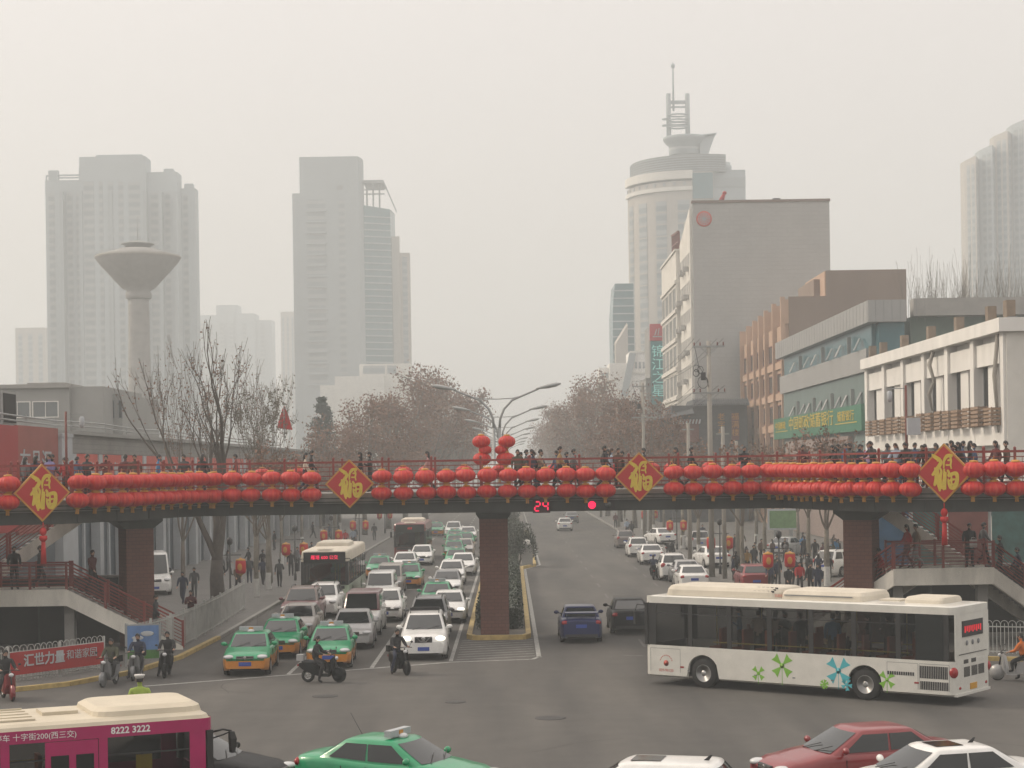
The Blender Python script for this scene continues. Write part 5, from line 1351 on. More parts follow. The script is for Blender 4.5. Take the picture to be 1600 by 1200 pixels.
# ---- big white bus on the right: corner positions come from the photograph
d_f=G(1110,1077); d_r=G(1356,1094)
th=R(38); BL=11.0
nr=G(1493,1105.0)                      # near rear corner on the ground
fwd=Vector((-math.cos(th),math.sin(th),0)); side=Vector((math.sin(th),math.cos(th),0))
c=nr+fwd*(BL/2)+side*1.3
T,I=bus('bus','white city bus with green and blue pinwheels turning at the right','x' and (c.x,c.y,0),math.atan2(fwd.y,fwd.x),BL,2.6,2.96,'bus_white','bus_white',7,zl=1.33,zu=2.72,wb=(-BL/2+2.95,BL/2-2.25),lower='bus_white')
WB=T
hl,hw=I['hl'],I['hw']
# its near side is local +y?  fwd x up ... near side = -side => find sign
NS=1 if (Matrix.Rotation(math.atan2(fwd.y,fwd.x),3,'Z')@Vector((0,1,0))).dot(side)<0 else -1
def side_add(name,b,m,parent=None): return b.build(name,m,parent or T)
def wedge(b,cx,cz,a,r0,r1,sp,y,m=0):
    pts=[(cx+r0*math.cos(a),cz+r0*math.sin(a)),(cx+r1*math.cos(a-sp),cz+r1*math.sin(a-sp)),(cx+r1*.86*math.cos(a),cz+r1*.86*math.sin(a)),(cx+r1*math.cos(a+sp),cz+r1*math.sin(a+sp))]
    b.rings([[(x,y,z) for x,z in pts],[(x,y+NS*.004,z) for x,z in pts]],m)
def pin(x,z,r,m,stem,n=4,rot=.78):
    o=MB()
    for k in range(n): wedge(o,x,z,rot+k*2*math.pi/n,.07*r,r,.36,NS*(hw+.001))
    o.lathe([(.06,0),(.10*r/.5,.004)],12,(x,NS*(hw+.001),z),axis='Y')
    o.bb(x-.008,x+.008,NS*(hw+.001),NS*(hw+.004),z-stem,z-.05); o.build('pinwheel_decal',M[m],T)
def fx(px,py):   # photo pixel on the near side wall -> local x,z
    u,v=uv(px,py); o=Vector((0,0,H)); d=Vector((u/F,1,v/F)); n=side; P0=nr
    t=(Vector((P0.x,P0.y,0))-o).dot(n)/d.dot(n); q=o+d*t
    return (q-c).dot(fwd), q.z
for (px,py,r,m,st,n) in ((1222,1040,.42,'pin_green',.62,4),(1185,1052,.26,'pin_green',.35,4),(1310,1048,.46,'pin_blue',.58,4),(1288,1069,.16,'pin_green',0.1,6),(1386,1062,.30,'pin_green',.4,4),(1323,1070,.2,'pin_blue',.1,5)):
    x,z=fx(px,py); pin(x,z,r,m,st,n)
q=MB(); x,z=fx(1041,1036)
q.lathe([(.03,0),(.10,.004)],14,(x,NS*(hw+.001),z),axis='Y'); 
for k in range(9):
    a=R(20+k*17.5); q.box((x+.24*math.cos(a),NS*(hw+.003),z+.02+.24*math.sin(a)),(.03,.004,.04),ry=-a)
q.build('round_emblem',M['poster_red'],T)
inst('lettering',text_mesh('lettering','029-96120',.13,M['poster_red'],.004),T,(x,NS*(hw+.004),z-.24),math.pi if NS>0 else 0)
q=MB()
for (pa,pb,ya,yb) in ((1438,1480,1040,1062),(1439,1481,1064,1080)):
    xa,za=fx(pa,ya); xb,zb=fx(pb,yb)
    for k in range(16): t=xa+(xb-xa)*k/15; q.bb(t-.02,t+.02,NS*(hw+.001),NS*(hw+.008),min(za,zb),max(za,zb))
q.build('grille',M['black'],T)
q=MB(); xa,za=fx(1388,1047); xb,zb=fx(1427,1056)
for k in range(12): t=xa+(xb-xa)*k/11; q.bb(t-.025,t+.025,NS*(hw+.001),NS*(hw+.008),min(za,zb),max(za,zb)-.02)
q.build('grille',M['black'],T)
q=MB()
for (pa,pb) in ((1017,1063),(1386,1434),(1436,1483)):
    xa,_=fx(pa,1040); xb,_=fx(pb,1040)
    for x_ in (xa,xb): q.bb(x_-.006,x_+.006,NS*(hw+.001),NS*(hw+.003),.45,1.22)
    q.bb(min(xa,xb),max(xa,xb),NS*(hw+.001),NS*(hw+.003),1.22,1.232)
for px in (1076,1180,1240,1300,1350): x_,z_=fx(px,1030); q.bb(x_-.05,x_+.05,NS*(hw+.001),NS*(hw+.005),.52,.56)
q.build('panel_seam',M['louvre'],T)
for px in (1066,1432): 
    q=MB(); x_,z_=fx(px,1055); q.bb(x_-.07,x_+.07,NS*(hw+.001),NS*(hw+.012),.62,.67); q.build('side_reflector',M['taillamp'],T)
# rear face details (local x=-hl)
q=MB(); q.bb(-hl-.012,-hl+.02,-.75,.75,2.02,2.50); o=q.build('route_display',M['black'],T)
for k in range(9): 
    q=MB(); q.bb(-hl-.016,-hl-.012,-.6+k*.14,-.52+k*.14,2.14+.04*(k%2),2.34); q.build('led_character',M['led_dim'],o)
q=MB(); 
for y in (-.42,0,.42): q.lathe([(.02,-hl-.02),(.07,-hl-.015),(.08,-hl)],12,(0,y,1.83),axis='X')
q.build('rear_emblem',M['louvre'],T)
q=MB(); q.bb(-hl-.01,-hl,-1.0,1.0,1.50,1.52); 
q.build('rear_seam',M['black'],T)
q=MB()
for y0 in (-.8,-.3,.25):
    for k in range(6): q.bb(-hl-.01,-hl,y0+k*.075,y0+k*.075+.04,.82,1.12)
    if y0>-.5:
        for k in range(5): q.bb(-hl-.01,-hl,y0+.1+k*.07,y0+.1+k*.07+.04,1.22,1.34)
q.build('grille',M['black'],T)
for sd in (-1,1):
    q=MB(); q.ell((-hl+.09,sd*(hw-.10),1.0),(.14,.14,.17),12,8); q.build('tail_light',M['taillamp'],T)
    q=MB(); q.ell((-hl,sd*(hw-.35),.52),(.02,.09,.05),10,6); q.build('reflector',M['taillamp'],T)
q=MB(); q.bb(-hl-.02,-hl,-.24,.24,.42,.60); q.build('number_plate',M['plate_y'],T)
q=MB(); q.bb(-hl-.03,-hl+.1,-hw+.1,hw-.1,.28,.36); q.build('rear_bumper',M['bus_white'],T)
q=MB(); q.bb(-hl+.36,-hl+1.25,NS*(hw-.05),NS*(hw+.003),1.34,2.70); q.build('dark_panel',M['glass_side'],T)
# roof units
def roofbox(x0,x1,w,h,m='bus_roof',rr=.16,nm='roof_unit',grid=False):
    q=MB(); base=plan(x1-x0,w,rr,4); cx=(x0+x1)/2; z=2.975
    q.rings([[(cx+x,y,z) for x,y in base],[(cx+x*.985,y*.97,z+h*.55) for x,y in base],[(cx+x*.95,y*.88,z+h*.9) for x,y in base],[(cx+x*.90,y*.75,z+h) for x,y in base]],0,smooth=False,cap=(False,True)); o=q.build(nm,M[m],T)
    return o,z
o,z=roofbox(hl-4.9,hl-.55,2.0,.34,rr=.35)
q=MB()
for i in range(5): 
    for j in range(3): q.bb(hl-4.75+i*.16+j*.02,hl-4.66+i*.16+j*.02,NS*(.70+j*.09),NS*(.75+j*.09),z+.27-j*.04,z+.345-j*.05)
q.build('vent_grid',M['dark'],o)
o,z=roofbox(-hl+3.1,hl-4.95,1.9,.30)
inst('lettering',text_mesh('lettering','空调车',.10,M['poster_red'],.004),o,(.6,NS*.95,z+.10),math.pi if NS>0 else 0)
q=MB(); q.bb(-hl+3.5,hl-5.1,NS*.945,NS*.955,z+.12,z+.15); q.build('moulding',M['louvre'],o)
o,z=roofbox(-hl+.6,-hl+1.9,1.5,.20)
q=MB(); q.bb(-hl+2.2,-hl+2.9,-.35,.35,2.97,3.04); q.build('roof_hatch',M['bus_roof'],T)
for sd in (-1,1):
    q=MB(); q.tube([(hl-.1,sd*(hw-.1),2.62),(hl+.22,sd*(hw+.12),2.66),(hl+.26,sd*(hw+.16),2.45)],.02,6); q.box((hl+.26,sd*(hw+.16),2.22),(.08,.14,.42)); q.build('side_mirror',M['black'],T)
# ---- left city bus facing the camera
def front_bus(name,label,px,py,L,roof,lower,txt,leds,W=2.5,HH=3.05,X=None,dark=False,rz=OUT):
    global T
    p=G(px,py); T,I=bus(name,label,(p.x,p.y+L/2,0),rz,L,W,HH,lower,roof,7,zl=1.2,zu=2.45,front_glass=True,lower=lower,group='city buses in the left lanes')
    hl,hw=I['hl'],I['hw']
    q=MB(); q.bb(hl-.04,hl+.006,-hw+.14,hw-.14,zu_:=2.36,HH-.10); o=q.build('route_display',M['glass_side'],T)
    if txt: inst('lettering',text_mesh('lettering',txt,.24,M['led_red' if leds else 'led_dim'],.01),o,(hl+.014,0,2.66),R(90))
    q=MB(); q.bb(hl-.02,hl+.012,-hw+.2,hw-.2,1.0,1.18); q.build('front_band',M['black'],T)
    for sd in (-1,1):
        q=MB(); q.ell((hl-.04,sd*(hw-.38),.72),(.07,.26,.12),12,8); q.build('headlight',M['headlamp'],T)
        q=MB(); q.tube([(hl-.05,sd*(hw-.15),2.6),(hl+.3,sd*(hw+.12),2.62),(hl+.32,sd*(hw+.18),2.45)],.022,6); q.box((hl+.32,sd*(hw+.18),2.2),(.09,.16,.45)); q.build('side_mirror',M['black'],T)
        q=MB(); q.tube([(hl+.01,sd*.15,1.22),(hl+.01,sd*.75,1.9)],.012,4); q.build('wiper',M['black'],T)
    q=MB(); q.bb(hl,hl+.015,-.24,.24,.48,.62); q.build('number_plate',M['plate_y'],T)
    q=MB(); q.rings([[(hl-.5+x*1.0,y,HH) for x,y in plan(.8,.9,.2,4)],[(hl-.5+x*.9,y*.9,HH+.08) for x,y in plan(.8,.9,.2,4)]]); q.build('roof_hatch',M['bus_roof'],T)
    base=plan(3.2,1.9,.3,4); q=MB(); q.rings([[(-.2+x,y,HH+.0) for x,y in base],[(-.2+x*.97,y*.95,HH+.2) for x,y in base],[(-.2+x*.9,y*.8,HH+.27) for x,y in base]],cap=(False,True)); q.build('roof_unit',M['bus_roof'],T)
    return T
front_bus('bus','white and pale green city bus with lit red route display in the left lanes',508,950,11.5,'bus_roof','bus_green','雁塔 600 公交',True)
front_bus('bus','dark red and black city bus farther up the left lanes',641,879,11,'bus_red','bus_red','603',False)
# ---- magenta bus at the bottom left
L=9.4; PB=R(24)
q_=A(333,1117,33.6); cn=Vector((q_.x,q_.y,0)); fw=Vector((math.cos(PB),math.sin(PB),0)); sv=Vector((-math.sin(PB),math.cos(PB),0))
cc=cn-fw*(L/2)+sv*1.2
T,I=bus('bus','magenta bus with cream roof and white phone number crossing at the bottom left',(cc.x,cc.y,0),PB,L,2.4,2.80,'bus_cream','bus_cream',5,zl=1.62,zu=2.46,lower='bus_pink',wb=(-2.2,2.9),post='bus_pink',wr=.44)
hl,hw=I['hl'],I['hw']; SY=-(hw+.004)
q=MB(); Pp=plan(L,2.4,.22,5); q.rings([[(x_*1.001,y_*1.003,2.46) for x_,y_ in Pp],[(x_*1.001,y_*1.003,2.69) for x_,y_ in Pp]],cap=(False,False)); q.build('letterboard',M['bus_pink'],T)
inst('lettering',text_mesh('lettering','8222 3222',.17,M['white_txt'],.006,bold=.004),T,(hl-1.55,-hw-.012,2.575),0,(1,1,1))
inst('lettering',text_mesh('lettering','枢纽停车 十字街200(西三交)',.14,M['white_txt'],.006),T,(hl-3.4,-hw-.012,2.57),0)
q=MB(); q.bb(hl-3.1,hl-2.15,-hw-.02,-hw+.02,.4,2.45); dr=q.build('door',M['bus_pink'],T)
for k in (0,1):
    q=MB(); q.bb(hl-3.0+k*.45,hl-2.68+k*.45,-hw-.028,-hw-.02,.6,2.2); q.build('door_glass',M['glass_side'],dr)
q=MB(); base=plan(2.1,2.0,.35,4); q.rings([[(hl-1.15+x_,y_,2.79) for x_,y_ in base],[(hl-1.15+x_*.97,y_*.97,2.90) for x_,y_ in base],[(hl-1.15+x_*.86,y_*.82,2.97) for x_,y_ in base]],cap=(False,True)); q.build('roof_unit',M['bus_cream'],T)
q=MB(); q.bb(hl-3.0,hl-2.35,-.35,.35,2.82,2.89); q.build('roof_hatch',M['bus_cream'],T)
q=MB()
for y_ in (-.8,-.4,0,.4,.8): q.bb(-hl+.3,hl-3.2,y_-.02,y_+.02,2.82,2.85)
q.build('roof_rib',M['bus_cream'],T)
q=MB(); q.tube([(hl-.02,-hw+.1,2.40),(hl+.18,-hw-.02,2.46),(hl+.34,-hw-.05,2.42)],.02,6); q.tube([(hl-.02,-hw+.1,2.28),(hl+.18,-hw-.02,2.36),(hl+.34,-hw-.05,2.42)],.015,6); q.rings([[(hl+.33+a*.04,-hw-.06+c_*.07,2.42) for a,c_ in ((-1,-1),(1,-1),(1,1),(-1,1))],[(hl+.35+a*.06,-hw-.06+c_*.09,2.28) for a,c_ in ((-1,-1),(1,-1),(1,1),(-1,1))],[(hl+.34+a*.04,-hw-.06+c_*.07,2.02) for a,c_ in ((-1,-1),(1,-1),(1,1),(-1,1))]]); q.build('side_mirror',M['black'],T)
q=MB(); q.bb(hl-1.45,hl-1.15,-hw+.04,-hw+.06,1.66,2.1); q.build('window_notice',M['gold_txt'],T)
q=MB(); q.bb(hl-4.6,hl-4.0,-hw+.3,-hw+.5,1.5,2.05); q.build('seat_cover',M['curtain'],T)
# ================================================================ staircases of the footbridge
M['under_wall']=mat('dark shade wall',(.025,.026,.025),.85,var=.3,vs=.8)  # near-black tone carries the shade under the stair landings
def flight(b_beam,b_step,rail,p,q,w,beam=.6,rail_h=1.05,steps=True,sides=(0,1)):
    """stair flight from p (low) to q (high); width w goes to the left normal (+d)"""
    p=Vector(p); q=Vector(q); d=(q-p); h=Vector((d.x,d.y,0)); L=h.length; h.normalize(); n=Vector((-h.y,h.x,0)); 
    if n.y<0: n=-n
    for k in (0,1):
        o=n*(k*(w-.14)+.07); 
        # stringer: parallelogram box
        a=p+o; c=q+o; t=n*.07; up=Vector((0,0,beam))
        b_beam.add([a-t-up,a+t-up,a+t+up*.1,a-t+up*.1,c-t-up,c+t-up,c+t+up*.1,c-t+up*.1],[(0,3,2,1),(4,5,6,7),(0,1,5,4),(1,2,6,5),(2,3,7,6),(3,0,4,7)])
    m=max(2,int(abs(d.z)/.155)) if abs(d.z)>.3 else 1
    for i in range(m):
        a=p.lerp(q,i/m)+n*.14; c=p.lerp(q,(i+1)/m)+n*.14; zz_=c.z if m>1 else a.z
        b_step.rings([[tuple(a+Vector((0,0,zz_-a.z-.16))),tuple(a+n*(w-.28)+Vector((0,0,zz_-a.z-.16))),tuple(a+n*(w-.28)+Vector((0,0,zz_-a.z+.0))),tuple(a+Vector((0,0,zz_-a.z)))],
                      [tuple(c+Vector((0,0,zz_-c.z-.16))),tuple(c+n*(w-.28)+Vector((0,0,zz_-c.z-.16))),tuple(c+n*(w-.28)+Vector((0,0,zz_-c.z+.0))),tuple(c+Vector((0,0,zz_-c.z)))]])
    for k in sides:
        o=n*(k*(w-.14)+.07); k_=max(1,round(L/1.6))
        for z in (1.05,.9,.76,.62,.48,.34,.20): rail.bar(p+o+Vector((0,0,z)),q+o+Vector((0,0,z)),.07 if z>1 else .028)
        for i in range(k_+1): a=p.lerp(q,i/k_)+o; rail.bar(a+Vector((0,0,.0)),a+Vector((0,0,1.12)),.09)
def staircase(label,segs,w,posts):
    p0=segs[0][0]; T=thing('staircase',label,'staircase',(p0[0],p0[1],.14)); o=Vector((p0[0],p0[1],.14))
    a,b,c=MB(),MB(),MB()
    for s in segs: flight(a,b,c,Vector(s[0])-o,Vector(s[1])-o,w)
    a.build('stringer',M['stair_beam'],T); b.build('step',M['concrete'],T)['kind']='stuff'; c.build('railing',M['rail'],T)
    for (x,y,z) in posts:
        q=MB(); q.bb(x-o.x-.2,x-o.x+.2,y-o.y-.2,y-o.y+.2,0,z-.14); q.build('support_post',M['concrete'],T)
    # flights rest on dark underside slab
    return T
staircase('pale-beamed staircase with red railings under the left end of the footbridge',[((-13.3,72.3,.2),(-17.8,71.6,2.62)),((-17.8,71.6,2.62),(-23.5,71.0,2.66)),((-22.4,73.6,2.66),(-17.6,74.6,6.0))],1.9,[(-17.9,72.6,2.3),(-22.8,72.3,2.3)])
staircase('pale-beamed staircase with red railings behind the white bus on the right',[((11.7,73.6,.2),(14.95,70.2,3.03)),((14.95,70.2,3.03),(18.85,70.0,3.05)),((23.0,71.6,.2),(18.85,70.0,3.03)),((18.6,72.2,3.05),(14.6,73.0,6.0))],1.9,[(15.3,71.2,2.7),(18.6,71.0,2.7)])
# added dark walls that stand in for the shade below the landings
for (x0,x1,y_,lab) in ((-30,-16.6,75.6,'dark shade wall added to darken the recess behind the left staircase landing'),(15.4,24.5,74.6,'dark shade wall added to darken the recess behind the right staircase landing')):
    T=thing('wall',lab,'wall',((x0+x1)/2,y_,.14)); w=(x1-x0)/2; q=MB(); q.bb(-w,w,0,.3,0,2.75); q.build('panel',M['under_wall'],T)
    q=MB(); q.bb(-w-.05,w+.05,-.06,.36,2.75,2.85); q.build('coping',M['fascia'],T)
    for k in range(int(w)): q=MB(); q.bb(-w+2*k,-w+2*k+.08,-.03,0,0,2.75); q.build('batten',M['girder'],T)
# advert boards and dark shop under the right bridge end
T=thing('poster_wall','colourful advert boards behind the right staircase','poster',(22.5,86,.14))
M['ad_blue']=mat('advert blue',(.025,.075,.14),.5,var=.3,vs=1); M['ad_orange']=mat('advert orange',(.20,.10,.06),.5,var=.5,vs=2); M['ad_teal']=mat('advert teal',(.035,.095,.085),.5,var=.5,vs=1.5)
for k,(x0,x1,m) in enumerate(((-5.2,-3.4,'ad_blue'),(-3.2,-1.7,'ad_teal'),(-1.5,.4,'brown_red'),(.6,2.2,'ad_teal'),(2.3,3.8,'ad_orange'),(3.9,5.5,'ad_teal'))):
    q=MB(); q.bb(x0,x1,0,.12,.4,5.2); q.build('board',M[m],T)
q=MB(); 
for x in (-5.3,-3.3,-1.6,.5,2.25,3.85,5.6): q.bb(x-.05,x+.05,.0,.2,0,5.4)
q.build('frame',M['steel'],T)

# ================================================================ fences
def picket(name,label,pts,h,post=2.2,arch=False,m='fence_w'):
    p0=pts[0]; T=thing(name,label,'fence',(p0[0],p0[1],.14)); o=Vector((p0[0],p0[1],0)); P=Path([Vector((x,y,0))-o for x,y in pts]); b=MB(); n=max(1,int(P.L/post))
    for z in (.12,h-.12): 
        for i in range(n): b.bar(P.at(i*P.L/n)+Vector((0,0,z)),P.at((i+1)*P.L/n)+Vector((0,0,z)),.04)
    t=.06
    while t<P.L:
        q=P.at(t); b.bar(q+Vector((0,0,.05)),q+Vector((0,0,h)),.022)
        t+=.14
    if arch:
        t=.2
        while t<P.L:
            q=P.at(t); d=P.dir(t); b.tube([q+d*(.13*math.cos(a))+Vector((0,0,h-.02+.13*math.sin(a))) for a in [math.pi*i/8 for i in range(9)]],.012,4); t+=.28
    b.build('pickets',M[m],T)
    for i in range(n+1):
        q=P.at(i*P.L/n); c=MB(); c.bar(q,q+Vector((0,0,h+.08)),.08); c.build('post',M[m],T)
    return T
M['fence_w']=mat('white fence paint',(.42,.43,.41),.6,var=.15,vs=2)
picket('fence','white picket fence bending round the left kerb behind the scooters',[(-13.9,93),(-13.6,84),(-13.5,76),(-13.7,71),(-14.4,67.0)],1.45)
picket('fence','white looped fence with the red slogan banner at the left corner',[(-14.9,65.3),(-16.6,62.4),(-18.6,60.5),(-23,59.4),(-30,58.6)],1.15,arch=True)
picket('fence','white fence on the pavement corner right of the white bus',[(17.1,66.2),(19.2,65.4),(24,65.0)],1.15,arch=True)
# slogan banner
q0=Vector((-14.95,64.85,0)); q1=Vector((-17.35,61.4,0)); d_=(q1-q0); aa=math.atan2(-d_.y,-d_.x)
T=thing('banner','red slogan banner with white characters tied to the looped fence','banner',tuple((q0+q1)/2+Vector((.16,-.12,0))),aa)
q=MB(); L_=d_.length; q.rings([[(-L_/2+L_*i/12,-.02+.015*math.sin(i*1.9),z) for z in (.42,1.20)]+[(-L_/2+L_*i/12,.0+.015*math.sin(i*1.9),z) for z in (1.20,.42)] for i in range(13)]); q.build('cloth',M['bill_red'],T)
inst('lettering',text_mesh('lettering','汇世力量',.46,M['poster_grey'],.01,bold=.01),T,(-.65,-.055,.85)); inst('lettering',text_mesh('lettering','和谐家园',.36,M['poster_grey'],.01),T,(1.05,-.055,.88))
# poster panel on the kerb
p=G(219,1052); T=thing('poster_panel','blue sky poster panel standing by the kerb behind a scooter','poster',(p.x-.1,p.y+1.1,.14),R(12))
M['sky_poster']=mat('poster sky',(.10,.19,.38),.4,var=.25,vs=1.5); M['grass_poster']=mat('poster grass',(.06,.17,.04),.5,var=.3,vs=3)
q=MB(); q.bb(-.6,.6,0,.06,.25,1.55); q.bb(-.66,-.6,-.01,.07,0,1.6); q.bb(.6,.66,-.01,.07,0,1.6); q.build('frame',M['steel'],T)
q=MB(); q.bb(-.57,.57,-.012,-.002,.6,1.5); q.build('picture',M['sky_poster'],T)
q=MB(); q.bb(-.57,.57,-.014,-.002,.28,.6); q.build('picture',M['grass_poster'],T)
q=MB(); q.ell((.15,-.018,1.2),(.25,.008,.10),10,6); q.ell((-.2,-.018,1.05),(.22,.008,.08),10,6); q.ell((-.3,-.02,.8),(.1,.01,.22),10,6); q.build('picture',M['poster_grey'],T)
# green shop sign under the bridge, right
p=A(1224,812,150); T=thing('shop_sign','small green and white framed sign above the right pavement, under the bridge','sign',(p.x,p.y,0))
q=MB(); q.bb(-1.3,1.3,0,.2,p.z-.85,p.z+.9); q.build('frame',M['poster_grey'],T)
q=MB(); q.bb(-1.15,1.15,-.02,-.003,p.z-.7,p.z+.75); q.build('board',mat('leaf green sign',(.13,.24,.10),.5,var=.2),T)
q=MB(); q.bb(-.8,-.5,.05,.2,0,p.z-.85); q.bb(.5,.8,.05,.2,0,p.z-.85); q.build('pole',M['steel'],T)

# ================================================================ street lamps on the median
def lamp_tpl():
    Z=11.75; parts=[]
    q=MB(); 
    for sd in (-1,1): q.tube([(sd*.16,0,0),(sd*.16,0,9.4)],.085,10)
    for z in (2.5,5,7.3,8.6,9.3): q.bb(-.16,.16,-.03,.03,z,z+.06)
    q.lathe([(.38,0),(.38,.12),(.28,.2),(.26,.9),(.2,1.0)],14); parts.append(('pole',q.mesh('pole',M['steel'])))
    for sd in (-1,1):
        q=MB(); q.tube([(sd*.16,0,9.35),(sd*.2,0,9.9),(sd*.42,0,10.45),(sd*.9,0,10.95),(sd*1.5,0,11.2),(sd*2.4,0,Z-.18)],[.075,.07,.065,.06,.055,.05],8)
        q.tube([(0,0,11.02),(sd*.9,0,11.05),(sd*1.5,0,11.2)],.03,6)
        arm=q.mesh('arm',M['steel'])
        h=MB(); h.rings([[(sd*(2.25+1.4*t),r*.20*math.cos(a),Z-.2+.26*t+r*.13*math.sin(a)+.03) for a in [6.283*k/10 for k in range(10)]] for t,r in ((0,.35),(.25,.7),(.5,1.0),(.8,.95),(1.0,.35))],smooth=True)
        parts.append(('arm',arm,[('lamp_head',h.mesh('lamp_head',M['lamp_head']))]))
    return parts
LP_=lamp_tpl()
for k in range(8):
    spawn(LP_,'street_lamp','double-armed grey street lamp on the median, %s'%('the nearest, rising behind the lantern cluster' if k==0 else '%s from the near end'%ordn(k+1)),'street lamp',(-.72,101+36.5*k,.13),R(0),'double-armed street lamps along the median')

# ================================================================ utility poles with crossarms
def upole_tpl(h,mess=True):
    q=MB(); q.lathe([(.19,0),(.13,h)],10); P=[('pole',q.mesh('pole',M['pole_conc']))]
    for z,w in ((h-.35,1.0),(h-3.3,1.05)):
        c=MB(); c.bb(-w,w,-.16,-.08,z-.05,z+.05); c.bb(-w,w,.08,.16,z-.05,z+.05); c.bar((-w*.6,-.1,z),(0,-.1,z-.55),.05); c.bar((w*.6,-.1,z),(0,-.1,z-.55),.05)
        ins=MB()
        for x in (-w*.93,-w*.55,w*.55,w*.93): ins.lathe([(.03,z+.05),(.06,z+.12),(.03,z+.16),(.06,z+.22),(.02,z+.28)],8,(x,0,0))
        P.append(('crossarm',c.mesh('crossarm',M['steel']),[('insulator',ins.mesh('insulator',M['brown_red']))]))
    c=MB(); rn=random.Random(4)
    if mess:
        for i in range(5):
            r=rn.uniform(.15,.35); cx,cz=rn.uniform(-.9,-.3),h-rn.uniform(1.4,3.0)
            c.tube([(cx+r*math.cos(a),-.2+.05*math.sin(3*a),cz+r*1.2*math.sin(a)) for a in [6.283*k/10 for k in range(11)]],.022,4)
        c.tube([(-.9,-.1,h-.4),(-.7,-.2,h-1.5),(-.2,-.2,h-2.4),(0,-.1,h-3.1)],.02,4); c.bb(-.55,-.25,-.3,-.1,h-2.5,h-2.0)
        P.append(('cable_loop',c.mesh('cable_loop',M['black'])))
    return P
UP=upole_tpl(15.0); UP2=upole_tpl(15.0,False)
UPS=[(12.75,114),(12.7,142),(12.7,170),(12.65,210),(12.6,250),(12.6,300),(12.6,360)]
for k,(x,y) in enumerate(UPS):
    if k==1: continue
    spawn(UP if k<3 else UP2,'utility_pole','concrete utility pole with two crossarms, %s on the right pavement'%('nearest one' if k==0 else ordn(k)+' from the near end'),'utility pole',(x,y,.14),0,'utility poles along the right pavement')
for k,(px,py,d,h) in enumerate(((1130,905,112,9.5),(1151,900,113,8.6),(1076,880,122,10))):
    x=(px-797)*d/F; T=thing('telephone_pole','plain slim pole on the right pavement, %s of three near the lantern pairs'%ordn(k+1),'pole',(x,d,.14),0,'slim poles on the right pavement'); q=MB(); q.lathe([(.15,0),(.11,h)],9); q.build('pole',M['pole_conc'],T); q=MB(); q.bb(-.4,.4,-.05,.05,h-.5,h-.4); q.build('crossarm',M['steel'],T)
def wire(p,q,sag,r=.018,n=10): return [Vector(p).lerp(Vector(q),i/n)-Vector((0,0,sag*4*(i/n)*(1-i/n))) for i in range(n+1)]
yy=[p for i,p in enumerate(UPS) if i!=1]
k_=0
for (z,w) in ((15.0,1.0),(12.0,1.05)):
    for o in (-w*.93,-w*.55,w*.55,w*.93):
        k_+=1; q=MB()
        q.tube([Vector((yy[0][0]+o,yy[0][1],z+.3))]+sum([wire((a[0]+o,a[1],z+.3),(c[0]+o,c[1],z+.3),.8)[1:] for a,c in zip(yy,yy[1:])],[]),.014,4)
        tag(q.build('overhead_wire',M['black']),'thin overhead wire strung along the right utility poles','wire','overhead wires on the right')
# fixed cameras on posts
def camera_post(label,px,py_top,d,side,box,zb,hh):
    x=(px-797)*d/F; zt=A(px,py_top,d).z; T=thing('camera_post',label,'camera post',(x,d,zb)); zt-=zb
    q=MB(); q.lathe([(.055,0),(.045,zt)],8); q.build('post',M['brown_red'],T)
    q=MB(); q.bar((0,0,zt-.12),(side*.75,0,zt-.12),.035); q.build('arm',M['steel'],T)
    q=MB(); q.lathe([(.05,zt-.2),(.10,zt-.25),(.10,zt-.5),(.06,zt-.62),(.02,zt-.64)],10,(side*.62,0,0)); q.build('camera_dome',M['poster_grey'],T)
    if box:
        q=MB(); q.bb(-.25*side-.25,-.25*side+.25,-.2,.12,zt-1.9,zt-1.25); q.build('control_box',M['poster_grey'],T)
camera_post('dark red post with a small dome camera at the left end of the bridge',104,643,69,1,False,6.3,3)
camera_post('dark post with dome camera and grey box in front of the white building',1417,602,68.5,-1,True,6.3,3)
# ================================================================ barrel lanterns on pavement posts
def barrel_tpl():
    q=MB(); q.lathe([(.21,-.36),(.27,-.30),(.285,-.1),(.285,.15),(.27,.34),(.22,.40)],20); b_=q.mesh('shade',M['lantern'])
    q=MB(); q.lathe([(.275,.33),(.235,.41),(.1,.43),(.02,.5)],20); t_=q.mesh('cap',M['gold']); q=MB(); q.lathe([(.22,-.37),(.1,-.42),(.03,-.5)],16); u_=q.mesh('base_ring',M['gold'])
    q=MB(); q.ell((0,-.275,0),(.13,.03,.2),10,8); q.ell((.0,.275,0),(.13,.03,.2),10,8); e_=q.mesh('emblem',M['gold'])
    return [('shade',b_,[('cap',t_),('base_ring',u_),('emblem',e_)])]
BT=barrel_tpl()
def pair(px,py,s,lab,zb=2.15,only=None):
    x=(px-797)/s; y=F/s; T=thing('lantern_post','slim post with paired barrel lanterns, '+lab,'lamp post',(x,y,.14),0,'posts with paired barrel lanterns')
    q=MB(); q.lathe([(.09,0),(.09,.4),(.05,.5),(.045,3.3)],8); q.build('post',M['black'],T)
    q=MB(); q.bar((-.62,0,2.65),(.62,0,2.65),.04); q.lathe([(.1,3.2),(.16,3.3),(.16,3.5),(.05,3.6)],10); q.build('arm',M['black'],T)
    for k,sd in enumerate((-1,1)):
        if only is not None and k!=only: continue
        spawn(BT,'barrel_lantern','red barrel lantern, %s one of the pair %s'%(('left','right')[k],lab),'lantern',(x+sd*.58,y,zb),rl.uniform(-.2,.2),'barrel lanterns on the pavements')
pair(357,0,29,'beside the bare tree trunk',only=1)
